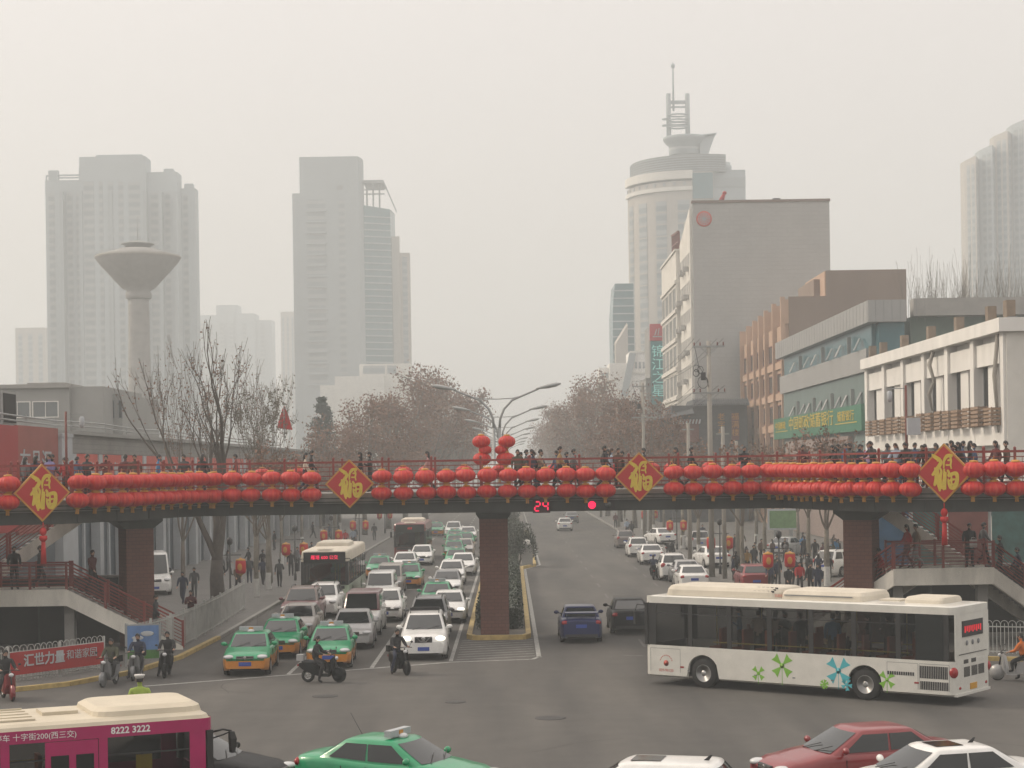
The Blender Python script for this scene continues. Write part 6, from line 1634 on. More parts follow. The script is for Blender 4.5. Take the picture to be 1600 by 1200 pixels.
for (px,s,l) in ((459,24,'left of the city bus, nearer'),(516,20,'above the city bus roof, left'),(560,17,'above the city bus roof, right'),(600,14,'far up the left pavement'),
   (1215,29.5,'just behind the bus roof on the right'),(1123,24,'between the white-footed tree trunks'),(1056,18.5,'above the cars parked on the right'),(1014,15,'far up the right pavement')): pair(px,0,s,l)
# red flag
p=A(444,672,120); T=thing('flag','small triangular red flag on a pole among the bare branches','flag',(p.x,p.y,0)); 
q=MB(); q.tube([(0,0,9.5),(0,0,A(444,628,120).z)],.03,6); q.build('pole',M['steel'],T)
q=MB(); z0_=p.z; z1_=A(444,633,120).z; q.rings([[(-.5,0,z0_+.15),(.55,.1,z0_),(.55,.13,z0_),(-.5,.03,z0_+.15)],[(-.25,.08,z0_+1),(.3,.0,z0_+.95),(.3,.03,z0_+.95),(-.25,.11,z0_+1)],[(.0,0,z1_),(.05,0,z1_-.05),(.05,.03,z1_-.05),(.0,.03,z1_)]]); q.build('cloth',M['lantern'],T)
# ================================================================ trees
M['twig_mid']=mat('brown grey branch',(.085,.073,.062),.9,var=.2)
def bare_tree(seed,h,fork,r0,spread,nl=4,depth=5,leaves=0,up=.55,whitewash=False,leafm='leaf_brown',bark='bark',minr=.012,ls=.16,br=.42):
    rn=random.Random(seed); tr=MB(); cr=MB(); lf=MB(); tips=[]
    tr.tube([(0,0,0),(.02,0,fork*.25),(-.03,.02,fork*.6),(0,0,fork)],[r0*1.15,r0*.98,r0*.9,r0*.72],12); tr.ell((0,0,fork),(r0*.74,r0*.74,r0*.7),12,8)
    def grow(p,d,L,r,k):
        n=4; pts=[p]; rr=[r]; q=p
        for i in range(n):
            d=(d+Vector((rn.gauss(0,.10),rn.gauss(0,.10),rn.gauss(0,.05)+up*.13))).normalized(); q=q+d*L/n; pts.append(q); rr.append(max(minr,r*(1-.45*(i+1)/n)))
        cr.tube(pts,rr,6 if k>=depth-1 else (4 if k>1 else 3),cap=False)
        if leaves and k<=2:
            for _ in range(leaves if k<2 else leaves//2):
                w=rn.random(); c=pts[int(w*n)]
                tips.append(c)
        if k<=0: return
        m=rn.choice((2,3,3)) if k>1 else 3
        for j in range(m):
            w=rn.uniform(.45,1.0) if j else 1.0; i=min(n-1,int(w*n)); c=pts[i].lerp(pts[i+1],w*n-i) if w<1 else pts[-1]
            a=Vector((rn.gauss(0,1),rn.gauss(0,1),0)).normalized(); nd=(d+a*spread*rn.uniform(.5,1.1)+Vector((0,0,up*.3))).normalized()
            grow(c,nd,L*rn.uniform(.62,.82),rr[-1]*rn.uniform(.62,.85) if j else rr[-1]*.95,k-1)
    tot=sum(.72**i for i in range(depth+1)); L0=(h-fork)/tot*1.15
    for j in range(nl):
        a=6.283*(j+rn.uniform(-.2,.2))/nl; s=spread*(1.1 if j else .15)
        grow(Vector((0,0,fork-.1)),Vector((math.cos(a)*s,math.sin(a)*s*.8,1)).normalized(),L0*rn.uniform(.85,1.1),r0*(br if j else br*1.45),depth)
    for c in tips: leafball(lf,c,(.25,.25,.25),1,ls,rnd=rn)
    P=[('trunk',tr.mesh('trunk',M[bark]))]
    sub=[('foliage',lf.mesh('foliage',M[leafm]))] if leaves else []
    P.append(('branches',cr.mesh('branches',M['twig_mid' if r0>.3 else 'twig']),sub))
    if whitewash:
        q=MB(); q.lathe([(r0*1.16,.02),(r0*1.04,1.1)],12,cap=False); P.append(('whitewash_band',q.mesh('whitewash_band',M['whitewash'])))
    return P
TA=bare_tree(11,13.9,2.6,.40,.38,4,4,leaves=2,up=.6,minr=.010,br=.5)
TB=bare_tree(23,13.4,3.0,.15,.40,4,4,leaves=2,up=.75,bark='twig',minr=.010)
TC=bare_tree(31,12.6,3.2,.14,.40,4,4,leaves=4,up=.75,bark='twig',leafm='leaf_dull',minr=.010)
def tree(tpl,label,px,s,zb=.14,rz=0,sc=1.0,group=None,x=None): return spawn(tpl,'bare_tree',label,'tree',((px-797)/s if x is None else x,F/s,zb),rz,group,scale=sc)
tree(TA,'big bare tree with a dark forked trunk and few leaves on the left pavement',337,30,rz=.6)
tree(TB,'slender bare tree rising behind the bridge, left of the big forked tree',284,25.5,rz=2.1,sc=.98)
tree(TC,'slender tree with sparse dull leaves beside the small red flag',420,24.5,rz=.5,sc=.98)
tree(TB,'thin bare tree with multiple stems just behind the big forked tree',400,22.0,rz=4.0,sc=.95)
# right pavement trees: pale trunks with whitewashed feet
TD=bare_tree(41,8.5,3.6,.155,.45,4,4,leaves=4,up=.5,bark='bark_lt',whitewash=True,ls=.22)
TE=bare_tree(43,9.0,3.2,.165,.5,4,4,leaves=3,up=.45,bark='bark_lt',whitewash=True,ls=.22)
RT=[(1158,25.5,14.1,TD),(1090,20.5,14.2,TE),(1077,19.3,14.3,TD),(1065,18.3,14.4,TE),(1036,16.5,14.2,TD),(1020,15.2,14.4,TE),(1003,14,14.4,TD),(990,13,14.6,TE),(975,11.8,14.6,TD),(1193,22,18.0,TE),(1262,24,19.4,TD),(1290,27,18.3,TE),(1245,20,22.4,TD),(1180,18,21.3,TE)]
for k,(px,s,x,t) in enumerate(RT): spawn(t,'plane_tree','pale-barked street tree with whitewashed foot on the right pavement, %s of fourteen'%ordn(k+1),'tree',((px-797)/s,F/s,.14),k*1.3,'street trees on the right pavement',scale=.92+.04*(k%4))
LTm=[(417,26,TE),(398,27.5,TD),(438,21,TD),(470,17,TE),(500,15,TD),(530,13.5,TE),(555,12,TD)]
for k,(px,s,t) in enumerate(LTm): spawn(t,'plane_tree','small street tree on the left pavement, %s of seven going away'%ordn(k+1),'tree',((px-797)/s,F/s,.14),k*1.7,'street trees on the left pavement',scale=.95)
# big plane trees that keep their brown leaves
def leafy(seed,h,r,n,size=.5,m='leaf_brown',base=.25,lobes=18,rz_=.9):
    rn=random.Random(seed); tr=MB(); cr=MB(); lf=MB()
    tr.tube([(0,0,0),(.1,0,h*.12),(0,.1,h*base)],[h*.022,h*.018,h*.016],10)
    cz=h*(1+base)/2; rz=(h-h*base)/2
    L=[]
    for i in range(lobes):
        while True:
            p=Vector((rn.uniform(-1,1),rn.uniform(-1,1),rn.uniform(-1,1)))
            if .35<p.length<.88: break
        L.append((Vector((p.x*r,p.y*r,cz+p.z*rz)),rn.uniform(.16,.32)*r))
    for c,q in L:
        a=Vector((0,0,h*base)); mid=a.lerp(c,.5)+Vector((rn.gauss(0,.3),rn.gauss(0,.3),rn.uniform(0,.8)))
        cr.tube([a,mid,c],[h*.009,h*.005,.04],5,cap=False)
        for _ in range(5):
            e=c+Vector((rn.gauss(0,1),rn.gauss(0,1),rn.gauss(.4,.8))).normalized()*q*1.25; cr.tube([c,c.lerp(e,.5)+Vector((0,0,.1)),e],[.05,.03,.015],3,cap=False)
        k=int(n/lobes)
        for _ in range(k):
            v=Vector((rn.gauss(0,1),rn.gauss(0,1),rn.gauss(0,1))).normalized()*(rn.random()**.45)*q*(1.0+.35*rn.random()); leafball(lf,c+v,(.1,.1,.1),1,size,rnd=rn)
    return [('trunk',tr.mesh('trunk',M['bark_lt'])),('branches',cr.mesh('branches',M['twig']),[('foliage',lf.mesh('foliage',M[m]))])]
BL_=[leafy(101,18,6.2,4600,.38,base=.22,lobes=30),leafy(102,18,6.8,5000,.38,base=.2,lobes=34),leafy(103,18,5.6,3800,.36,base=.25,lobes=26)]
GT='brown-leaved plane trees along the street'
row=[(-17.5,178,12.6,0),(-16.0,196,15.0,1),(-14.6,214,17.3,2),(-13.6,232,19.8,0),(-12.2,255,21.5,1),(-11.0,285,23.5,2),(-9.8,310,24.5,0),(-12,350,22,1),(-11.5,400,21,2),(-11,460,21,0),(-11,530,20,1),(-11,610,20,2),(-23,240,13.5,1)]
for k,(x,y,h,t) in enumerate(row): spawn(BL_[t],'plane_tree','brown-leaved plane tree on the left of the street, %s of thirteen going away'%ordn(k+1),'tree',(x,y,.14),k*1.1,GT,scale=(h/18*(.9+.05*(k%3)),h/18,h/18))
row=[(14.5,185,14.2,0),(14.2,205,15.5,1),(13.9,228,17.5,2),(13.8,255,19.5,0),(13.6,285,21.8,1),(13.0,320,23.0,2),(12.6,365,22.5,0),(12.0,420,22,1),(11.8,490,21,2),(11.5,580,21,0)]
for k,(x,y,h,t) in enumerate(row): spawn(BL_[t],'plane_tree','brown-leaved plane tree on the right of the street, %s of ten going away'%ordn(k+1),'tree',(x,y,.14),2+k*1.3,GT,scale=(h/18*.9,h/18,h/18))
# conifer
rn=random.Random(9); tr=MB(); tr.tube([(0,0,0),(0,0,16.5)],[.28,.05],8); lf=MB(); cr=MB()
z=4.0
while z<16.3:
    R1=3.3*(1-(z-4)/13.2)**.8+.2
    for k in range(5):
        R0=R1*rn.uniform(.55,1.15); a=rn.uniform(0,6.283); e=Vector((math.cos(a)*R0,math.sin(a)*R0,z+R0*rn.uniform(-.12,.3))); s0=Vector((0,0,z)); cr.tube([s0,s0.lerp(e,.5)+Vector((0,0,-.1)),e],[.06,.04,.02],3,cap=False)
        for t in range(9): leafball(lf,s0.lerp(e,.25+.09*t),(.32,.32,.22),6,.30,rnd=rn)
    z+=.36
spawn([('trunk',tr.mesh('trunk',M['bark'])),('branches',cr.mesh('branches',M['twig']),[('foliage',lf.mesh('foliage',M['conifer']))])],'conifer','layered dark conifer in the haze left of the brown trees','tree',((504-797)/12.2,F/12.2,.14))
# thin bare trees behind the bank roofs
TF=bare_tree(61,14,5,.10,.34,4,3,up=1.0,bark='twig',minr=.008)
for k,px in enumerate((1437,1452,1480,1497,1512,1540,1563,1588,1604)):
    d=165+7*(k%3); p=A(px,400+12*(k%3),d); h=p.z; spawn(TF,'bare_tree','thin bare tree showing above the grey roof edge at the right, %s from the left'%ordn(k+1),'tree',(p.x,d,0),k*1.9,'bare trees behind the right roofs',scale=(1.2,1.2,h/14.5))
# median shrubs
def shrub(label,x,y,r,h,n,m='leaf_dark',seed=1):
    rn=random.Random(seed); T=thing('shrub',label,'shrub',(x,y,.13)); st=MB()
    for i in range(6): a=i*1.05; st.tube([(0,0,0),(r*.4*math.cos(a),r*.4*math.sin(a),h*.5),(r*.6*math.cos(a),r*.6*math.sin(a),h*.85)],[.04,.025,.01],4)
    st.build('stem',M['twig'],T); lf=MB()
    for i in range(14):
        c=Vector((rn.uniform(-.6,.6)*r,rn.uniform(-.6,.6)*r,h*rn.uniform(.25,.8))); leafball(lf,c,(r*.5,r*.5,h*.2),n//14,.16,rnd=rn)
    lf.build('foliage',M[m],T)
shrub('tall loose dark shrub at the far end of the median island, right of the pillar',.55,131,1.4,2.9,3600,seed=2)
shrub('rounded dark shrub spilling out left of the pillar on the median',-1.5,118,.9,2.3,2200,seed=3)
shrub('second loose shrub behind the tall one on the median',.2,142,1.6,3.2,2600,seed=4)
for k in range(8): shrub('low round median shrub under the lamps, %s going away'%ordn(k+1),-.2,155+k*14,1.5,2.2,1200,seed=10+k)
# white utility cabinet on the island
p=G(818,862,0); T=thing('sign_post','white-topped dark marker post at the widening of the median','post',(p.x+.1,130.5,.13)); q=MB(); q.box((0,0,.75),(.8,.5,1.5)); q.build('cabinet',M['low_grey'],T); q=MB(); q.ell((0,0,1.62),(.3,.25,.28),10,8); q.build('cap',M['white_wall'],T)
# ================================================================ people (a body is one skinned surface, facing +x)
M['skin']=mat('skin',(.42,.26,.19),.6); M['hair']=mat('black hair',(.012,.011,.011),.6); M['top']=mat('top',(.03,.03,.035),.85); M['trousers']=mat('trousers',(.02,.022,.03),.85); M['shoe']=mat('shoe',(.02,.02,.02),.6)
M['hair_brown']=mat('brown hair',(.05,.03,.022),.6)
CL={}
for k,c in dict(black=(.014,.014,.016),navy=(.018,.024,.05),grey=(.11,.11,.115),darkgrey=(.04,.042,.045),lightgrey=(.30,.30,.31),white=(.58,.57,.55),cream=(.50,.44,.36),mustard=(.26,.165,.06),olive=(.055,.058,.035),brown=(.085,.05,.035),red=(.33,.014,.016),maroon=(.09,.02,.022),pink=(.36,.20,.20),blue=(.04,.15,.30),denim=(.055,.085,.15),lilac=(.28,.22,.36),lavender=(.16,.15,.30),beige=(.30,.235,.17),paleblue=(.30,.36,.44),orange=(.50,.13,.02),hivis=(.30,.40,.07)).items(): CL[k]=mat('cloth '+k,c,.85,var=.12,vs=6)
def body(pose, coat=False, slim=1.0):
    """pose: dict of joint -> (x,y,z); returns a mesh. x forward, y left"""
    J=dict(pose); V=[];Rr=[];E=[];tagb=[]
    idx={}
    def v(name,p,r):
        idx[name]=len(V); V.append(Vector(p)); Rr.append(r); return idx[name]
    pel=Vector(J['pelvis']); che=Vector(J['chest']); nek=Vector(J['neck']); hd=Vector(J['head'])
    v('pelvis',pel,(.14*slim,.185*slim)); v('waist',pel.lerp(che,.45),(.135*slim,.18*slim)); v('chest',che,(.15*slim,.205*slim)); v('neck',nek,(.055,.058)); 
    up=(hd-nek).normalized(); f=Vector(J.get('look',(1,0,0)))
    v('jaw',hd-up*.055+f*.015,(.070,.062)); v('head',hd+up*.03,(.092,.080)); v('crown',hd+up*.095-f*.01,(.060,.056))
    bones=[('pelvis','waist','t'),('waist','chest','t'),('chest','neck','t'),('neck','jaw','s'),('jaw','head','s'),('head','crown','s')]
    for s in 'LR':
        q=1 if s=='L' else -1
        sh,el,ha=[Vector(J[k+s]) for k in ('shoulder','elbow','hand')]; d=(ha-el).normalized()
        v('shoulder'+s,sh,(.085*slim,.085*slim)); v('elbow'+s,el,(.062*slim,.062*slim)); v('wrist'+s,ha-d*.09,(.032,.032)); v('hand'+s,ha-d*.02,(.022,.038))
        bones+=[('chest','shoulder'+s,'t'),('shoulder'+s,'elbow'+s,'t'),('elbow'+s,'wrist'+s,'t'),('wrist'+s,'hand'+s,'s')]
        sd=Vector((d.y,-d.x,0)); sd=sd.normalized() if sd.length>.1 else Vector((1,0,0))
        cr=d.cross(sd).normalized()
        for k,(o,l) in enumerate(((-.030,.065),(-.011,.080),(.010,.076),(.029,.058))):
            a=ha+sd*o; m=a+d*l*.55+cr*q*.006; e=a+d*l+cr*q*.022; v('f%d%s'%(k,s),m,(.0095,.0095)); v('g%d%s'%(k,s),e,(.0075,.0075)); bones+=[('hand'+s,'f%d%s'%(k,s),'s'),('f%d%s'%(k,s),'g%d%s'%(k,s),'s')]
        v('th'+s,ha-d*.045+sd*.045*(-1),(.011,.011)); v('ti'+s,ha+d*.01+sd*.058*(-1),(.009,.009)); bones+=[('wrist'+s,'th'+s,'s'),('th'+s,'ti'+s,'s')]
        hp,kn,an,to=[Vector(J[k+s]) for k in ('hip','knee','ankle','toe')]
        v('hip'+s,hp,(.105*slim,.105*slim)); v('knee'+s,kn,(.072,.072)); v('ankle'+s,an,(.052,.052)); v('toe'+s,to,(.034,.042))
        bones+=[('pelvis','hip'+s,'l'),('hip'+s,'knee'+s,'l'),('knee'+s,'ankle'+s,'l'),('ankle'+s,'toe'+s,'b')]
    if coat:
        k=(Vector(J['kneeL'])+Vector(J['kneeR']))/2; p=pel.lerp(k,.75); p=Vector((p.x*.7+pel.x*.3,0,p.z)); v('hem',p,(.15*slim,.19*slim)); bones.append(('pelvis','hem','t'))
    me=bpy.data.meshes.new('body'); me.from_pydata([tuple(p) for p in V],[(idx[a],idx[b]) for a,b,_ in bones],[])
    o=bpy.data.objects.new('body_tmp',me); COL.objects.link(o)
    sk=o.modifiers.new('s','SKIN'); sk.use_smooth_shade=True; sk.branch_smoothing=.6
    for i,r in enumerate(Rr): me.skin_vertices[0].data[i].radius=(r[0],r[1]); me.skin_vertices[0].data[i].use_root=(i==0)
    sb=o.modifiers.new('u','SUBSURF'); sb.levels=1; sb.render_levels=1
    dg=bpy.context.evaluated_depsgraph_get(); dg.update(); out=bpy.data.meshes.new_from_object(o.evaluated_get(dg)); out.name='body'
    bpy.data.objects.remove(o)
    out.materials.clear()
    for k in ('skin','top','trousers','shoe'): out.materials.append(M[k])
    mi={'s':0,'t':1,'l':2,'b':3}; segs=[(V[idx[a]],V[idx[b]],mi[c],max(Rr[idx[a]][0],.03)) for a,b,c in bones]
    for p in out.polygons:
        c=p.center; best=(9,0)
        for a,b,m,r in segs:
            ab=b-a; t=max(0,min(1,(c-a).dot(ab)/max(1e-9,ab.length_squared))); dd=(c-a-ab*t).length/(r+.04)
            if dd<best[0]: best=(dd,m)
        p.material_index=best[1]; p.use_smooth=True
    # hair cap, nose and ears
    def hairmesh(long):
        q=MB(); fr=Matrix.Translation(hd+up*.035-f*.012); 
        n=14
        for ring_,(a0,rr) in enumerate(((0,0),)): pass
        vs=[];K=7
        side=f.cross(up).normalized()
        for i in range(K+1):
            th=R(4+ (112 if not long else 112)*i/K)
            for j in range(n):
                ph=6.283*j/n; fx_=math.cos(ph); lim=th*(1-.42*max(0,fx_)**1.5)
                rad=.108; z=math.cos(lim)*(.122); x=math.sin(lim)*.102*math.cos(ph); y=math.sin(lim)*.088*math.sin(ph)
                vs.append(hd+up*(.03+z)+f*(x-.012)+side*y)
        q.add(vs,[(i*n+j,i*n+(j+1)%n,(i+1)*n+(j+1)%n,(i+1)*n+j) for i in range(K) for j in range(n)]+[tuple(range(n-1,-1,-1))],0,True)
        if long: 
            c=hd-up*.10-f*.05; q.ell(tuple(c),(.06,.088,.17),10,8)
        return q.mesh('hair',M['hair'])
    return out,hairmesh(False),hairmesh(True),hd,up,f
def P_(pelz=.93,lean=0.0,arms='down',legs='stand',look=0.0):
    ch=(lean*.35,0,pelz+.40-abs(lean)*.12); nk=(lean*.50,0,pelz+.56-abs(lean)*.2); hd=(lean*.58+.02,0,pelz+.69-abs(lean)*.25)
    J=dict(pelvis=(0,0,pelz),chest=ch,neck=nk,head=hd,look=(math.cos(look),math.sin(look),0))
    for s,q in (('L',1),('R',-1)):
        J['shoulder'+s]=(ch[0],q*.195,ch[2]+.085)
        if arms=='down': J['elbow'+s]=(ch[0]-.03,q*.245,ch[2]-.20); J['hand'+s]=(ch[0]+.06,q*.25,ch[2]-.47)
        elif arms=='swing': J['elbow'+s]=(ch[0]-.10*q,q*.24,ch[2]-.19); J['hand'+s]=(ch[0]+.02-.20*q+.10,q*.22,ch[2]-.42)
        elif arms=='rail': J['elbow'+s]=(ch[0]+.12,q*.26,ch[2]-.16); J['hand'+s]=(ch[0]+.36,q*.20,ch[2]-.20)
        elif arms=='phone': J['elbow'+s]=(ch[0]+.05,q*.25,ch[2]-.20); J['hand'+s]=(ch[0]+.30,q*.06,ch[2]-.05) if q>0 else (ch[0]+.27,-.08,ch[2]-.12)
        elif arms=='bars': J['elbow'+s]=(ch[0]+.16,q*.27,ch[2]-.17); J['hand'+s]=(ch[0]+.40,q*.26,ch[2]-.22)
        elif arms=='bag': J['elbow'+s]=(ch[0]-.02,q*.25,ch[2]-.2); J['hand'+s]=(ch[0]+.25,q*.18,ch[2]-.22) if q<0 else (ch[0]+.03,.26,ch[2]-.46)
        if legs=='stand': J['hip'+s]=(0,q*.09,pelz-.06); J['knee'+s]=(.02,q*.105,.50); J['ankle'+s]=(-.01,q*.11,.09); J['toe'+s]=(.14,q*.13,.035)
        elif legs=='walk':
            J['hip'+s]=(0,q*.09,pelz-.06); J['knee'+s]=(.17 if q>0 else -.02,q*.10,.50 if q>0 else .47); J['ankle'+s]=(.24,.10,.10) if q>0 else (-.30,-.10,.17); J['toe'+s]=(.38,.12,.06) if q>0 else (-.18,-.12,.05)
        elif legs=='sit':
            J['hip'+s]=(.02,q*.10,pelz-.03); J['knee'+s]=(.40,q*.14,pelz-.06); J['ankle'+s]=(.42,q*.12,pelz-.46); J['toe'+s]=(.56,q*.12,pelz-.50)
        elif legs=='straddle':
            J['hip'+s]=(.02,q*.10,pelz-.03); J['knee'+s]=(.34,q*.20,pelz-.14) ; J['ankle'+s]=(.22,q*.30,.10) if q<0 else (.30,q*.15,.36); J['toe'+s]=(.36,q*.33,.04) if q<0 else (.45,q*.15,.33)
    return J
PB_={'stand':body(P_()),'standcoat':body(P_(),coat=True,slim=.97),'walk':body(P_(arms='swing',legs='walk')),'walkcoat':body(P_(arms='swing',legs='walk'),coat=True,slim=.97),
    'lean':body(P_(lean=.55,arms='rail')),'rail':body(P_(lean=.2,arms='rail')),'phone':body(P_(arms='phone')),'bag':body(P_(arms='bag',legs='walk')),
    'sit':body(P_(pelz=.50,arms='phone',legs='sit')),'ride':body(P_(pelz=.80,lean=.12,arms='bars',legs='straddle')),'big':body(P_(arms='phone'),slim=1.15)}
_b=MB(); _b.box((0,0,-.14),(.28,.09,.30)); _b.tube([(-.08,0,.01),(-.06,0,.10),(.06,0,.10),(.08,0,.01)],.01,5); BAG=_b.mesh('handbag',M['top'])
def face_parts(hd,up,f):
    side=f.cross(up); q=MB()
    for s in (-1,1): q.ell(tuple(hd+up*.025+f*.084+side*.033*s),(.012,.016,.008),8,6)
    e=q.mesh('eyes',M['hair']); q=MB(); q.ell(tuple(hd+up*.0+f*.096),(.016,.012,.022),8,6); 
    for s in (-1,1): q.ell(tuple(hd+up*.015+side*.088*s-f*.01),(.016,.01,.028),8,6)
    m=MB(); m.ell(tuple(hd-up*.04+f*.078),(.008,.024,.006),8,5)
    return [('eyes',e),('nose_and_ears',q.mesh('nose_and_ears',M['skin'])),('mouth',m.mesh('mouth',M['brown_red']))]
FP={k:face_parts(v[3],v[4],v[5]) for k,v in PB_.items()}
rp=random.Random(12)
def person(pose,loc,rz,top,trs,label,long=False,group=None,h=1.0,hair='hair',parent=None,shoes='black',skin=None):
    B=PB_[pose]; T=thing('person',label,'person',loc,rz,group,scale=h)
    mm={'top':CL[top],'trousers':CL[trs],'shoe':CL[shoes],'hair':M[hair]}
    def add(n,me,par):
        o=bpy.data.objects.new(n,me); COL.objects.link(o); o.parent=par
        for i,sl in enumerate(o.material_slots):
            k=[kk for kk in ('top','trousers','shoe','hair') if me.materials[i]==M[kk]]
            if k: sl.link='OBJECT'; sl.material=mm[k[0]] if k[0]!='hair' or n=='hair' else M['hair']
        return o
    bd=add('body',B[0],T); add('hair',B[2] if long else B[1],T)
    for n,me in FP[pose]: add(n,me,T)
    return T
# ---- people on the bridge deck
def on_bridge(px,off,pose,face,top,trs,label,long=False,h=1.0,hair='hair'):
    """face: heading in degrees relative to the walking direction of the deck (0 = to the right)"""
    t=t_at_px(px); p=NP.at(t); d=NP.dir(t); n=Vector((-d.y,d.x,0)); 
    if off>1.2:   # correct for parallax so the person stands in the photo column
        k=797+(p+n*off).x*F/(p+n*off).y; t+= (px-k)/37.0; p=NP.at(t)
    q=p+n*off; person(pose,(q.x,q.y,6.30),math.atan2(d.y,d.x)+R(face),top,trs,label,long,'people crossing the footbridge',h,hair)
OB=[(80,1.6,'walk',0,'black','black','person in black just right of the leftmost diamond board'),
(96,1.0,'phone',200,'lavender','navy','person in a lavender jacket beside the dark camera post at the left'),
(110,1.9,'walk',180,'red','black','person in red seen low over the lanterns right of the dark camera post'),
(148,1.3,'phone',-90,'darkgrey','black','dark-clad person holding a phone in front of the first red poster'),
(224,1.8,'walk',0,'maroon','black','person in dark red walking, second poster behind'),
(252,1.2,'walk',180,'brown','black','person in a brown dark jacket just left of the blue-jacketed one'),
(268,1.4,'stand',-60,'blue','navy','person in a bright blue jacket on the left stretch of the bridge'),
(299,1.8,'walk',180,'darkgrey','black','dark figure walking behind the bend of the left lantern row'),
(319,1.5,'walkcoat',0,'black','black','person in a long black coat by the left bend',),
(368,1.9,'walk',180,'darkgrey','grey','man in a dark grey jacket walking left alone above six lanterns'),
(477,1.3,'walkcoat',0,'cream','navy','person in a cream white coat left of the second diamond board'),
(486,2.1,'walk',0,'black','black','taller man in black right behind the person in the cream coat'),
(563,1.6,'walkcoat',180,'black','black','woman in black with long hair right of the second diamond board'),
(578,2.0,'phone',180,'black','black','bulky man in black holding something, right of the second diamond board'),
(668,2.6,'walk',180,'pink','black','woman in a pink top with tied hair walking alone'),
(809,1.4,'stand',-90,'olive','black','person in an olive jacket just right of the lamp lantern cluster'),
(822,2.0,'walk',0,'darkgrey','black','dark grey clad person behind the olive jacket'),
(832,1.5,'walk',180,'navy','navy','person in navy in the group right of the lamp'),
(844,2.2,'walk',0,'beige','black','person in a beige jacket at the right of the lamp group'),
(876,1.2,'walkcoat',0,'mustard','black','tall person in a mustard yellow coat'),
(885,1.9,'walk',0,'navy','black','short person in navy right behind the mustard coat'),
(896,1.5,'walk',0,'grey','black','person in grey with tied hair beside the navy one'),
(944,1.3,'walk',0,'black','black','tall man in black left of the third diamond board'),
(955,2.0,'walk',0,'paleblue','navy','woman in a pale blue top between two dark figures'),
(966,1.4,'phone',-60,'brown','black','person in brown with folded hands by the third diamond board'),
(973,2.3,'stand',180,'black','black','low dark figure touching the edge of the third diamond board'),
(1007,2.6,'walk',180,'black','black','person mostly hidden behind the top of the third diamond board'),
(1057,1.6,'walkcoat',180,'brown','black','woman in a brown coat right of the third diamond board'),
(1080,1.9,'walk',0,'black','black','man in black with a cap walking right, right of the brown coat'),
(1163,1.4,'phone',-70,'black','grey','man in black looking at his hands, alone right of centre'),
(1232,1.4,'phone',0,'maroon','black','person in maroon at the right bend of the bridge'),
(1263,1.2,'rail',-90,'black','black','person in black with round hair leaning at the right bend'),
(1270,2.0,'stand',-90,'darkgrey','black','dark figure behind the one leaning at the right bend'),
(1277,1.5,'stand',-120,'brown','black','small brown-clad figure left of the bright blue jacket'),
(1285,1.2,'stand',-90,'darkgrey','black','grey-jacketed figure directly left of the bright blue jacket'),
(1293,1.6,'stand',-80,'blue','black','person in a bright blue jacket on the right stretch'),
(1307,1.3,'phone',-60,'olive','black','person in an olive grey jacket between blue and tall black'),
(1325,1.2,'rail',-90,'black','black','tall man in black at the rail on the right stretch'),
(1340,1.5,'bag',-90,'lilac','black','woman in a lilac jacket right of the tall man in black'),
(1386,1.2,'rail',-90,'black','black','person with an open dark coat and white shirt at the rail'),
(1399,1.3,'rail',-90,'paleblue','denim','long-haired woman in a pale denim jacket at the rail'),
(1414,1.6,'stand',-70,'grey','black','person in grey beside the right camera post'),
(1428,1.2,'lean',-90,'black','black','dark figure bent low over the rail right of the camera post'),
(1488,1.3,'walk',180,'maroon','black','woman in dark plaid just right of the top of the rightmost board'),
(1512,1.2,'lean',180,'black','black','person in a long black coat leaning left at the right end')]
LONG={563,668,955,1057,1399,1488,319,477}
for t in OB:
    hh=1.0
    if t[0] in (1325,944,876,486): hh=1.06
    if t[0] in (110,885,973,1277): hh=.93
    on_bridge(*t,long=t[0] in LONG,h=hh,hair='hair_brown' if t[0] in (1399,955) else 'hair')
rb_=random.Random(31); GB='background walkers on the footbridge'
for k in range(30):
    px=rb_.choice([rb_.uniform(800,990),rb_.uniform(1200,1440),rb_.uniform(1490,1600),rb_.uniform(90,330)]); t=t_at_px(px); p=NP.at(t); d=NP.dir(t); n=Vector((-d.y,d.x,0)); q=p+n*rb_.uniform(2.0,3.5)
    person(rb_.choice(['walk','stand','phone','bag','walkcoat']),(q.x,q.y,6.30),math.atan2(d.y,d.x)+R(rb_.choice([0,180])+rb_.uniform(-20,20)),rb_.choice(['black','darkgrey','navy','maroon','brown','grey','denim']),'black','dark-clad walker half hidden in the crowd on the footbridge',rb_.random()<.4,GB,rb_.uniform(.93,1.0))
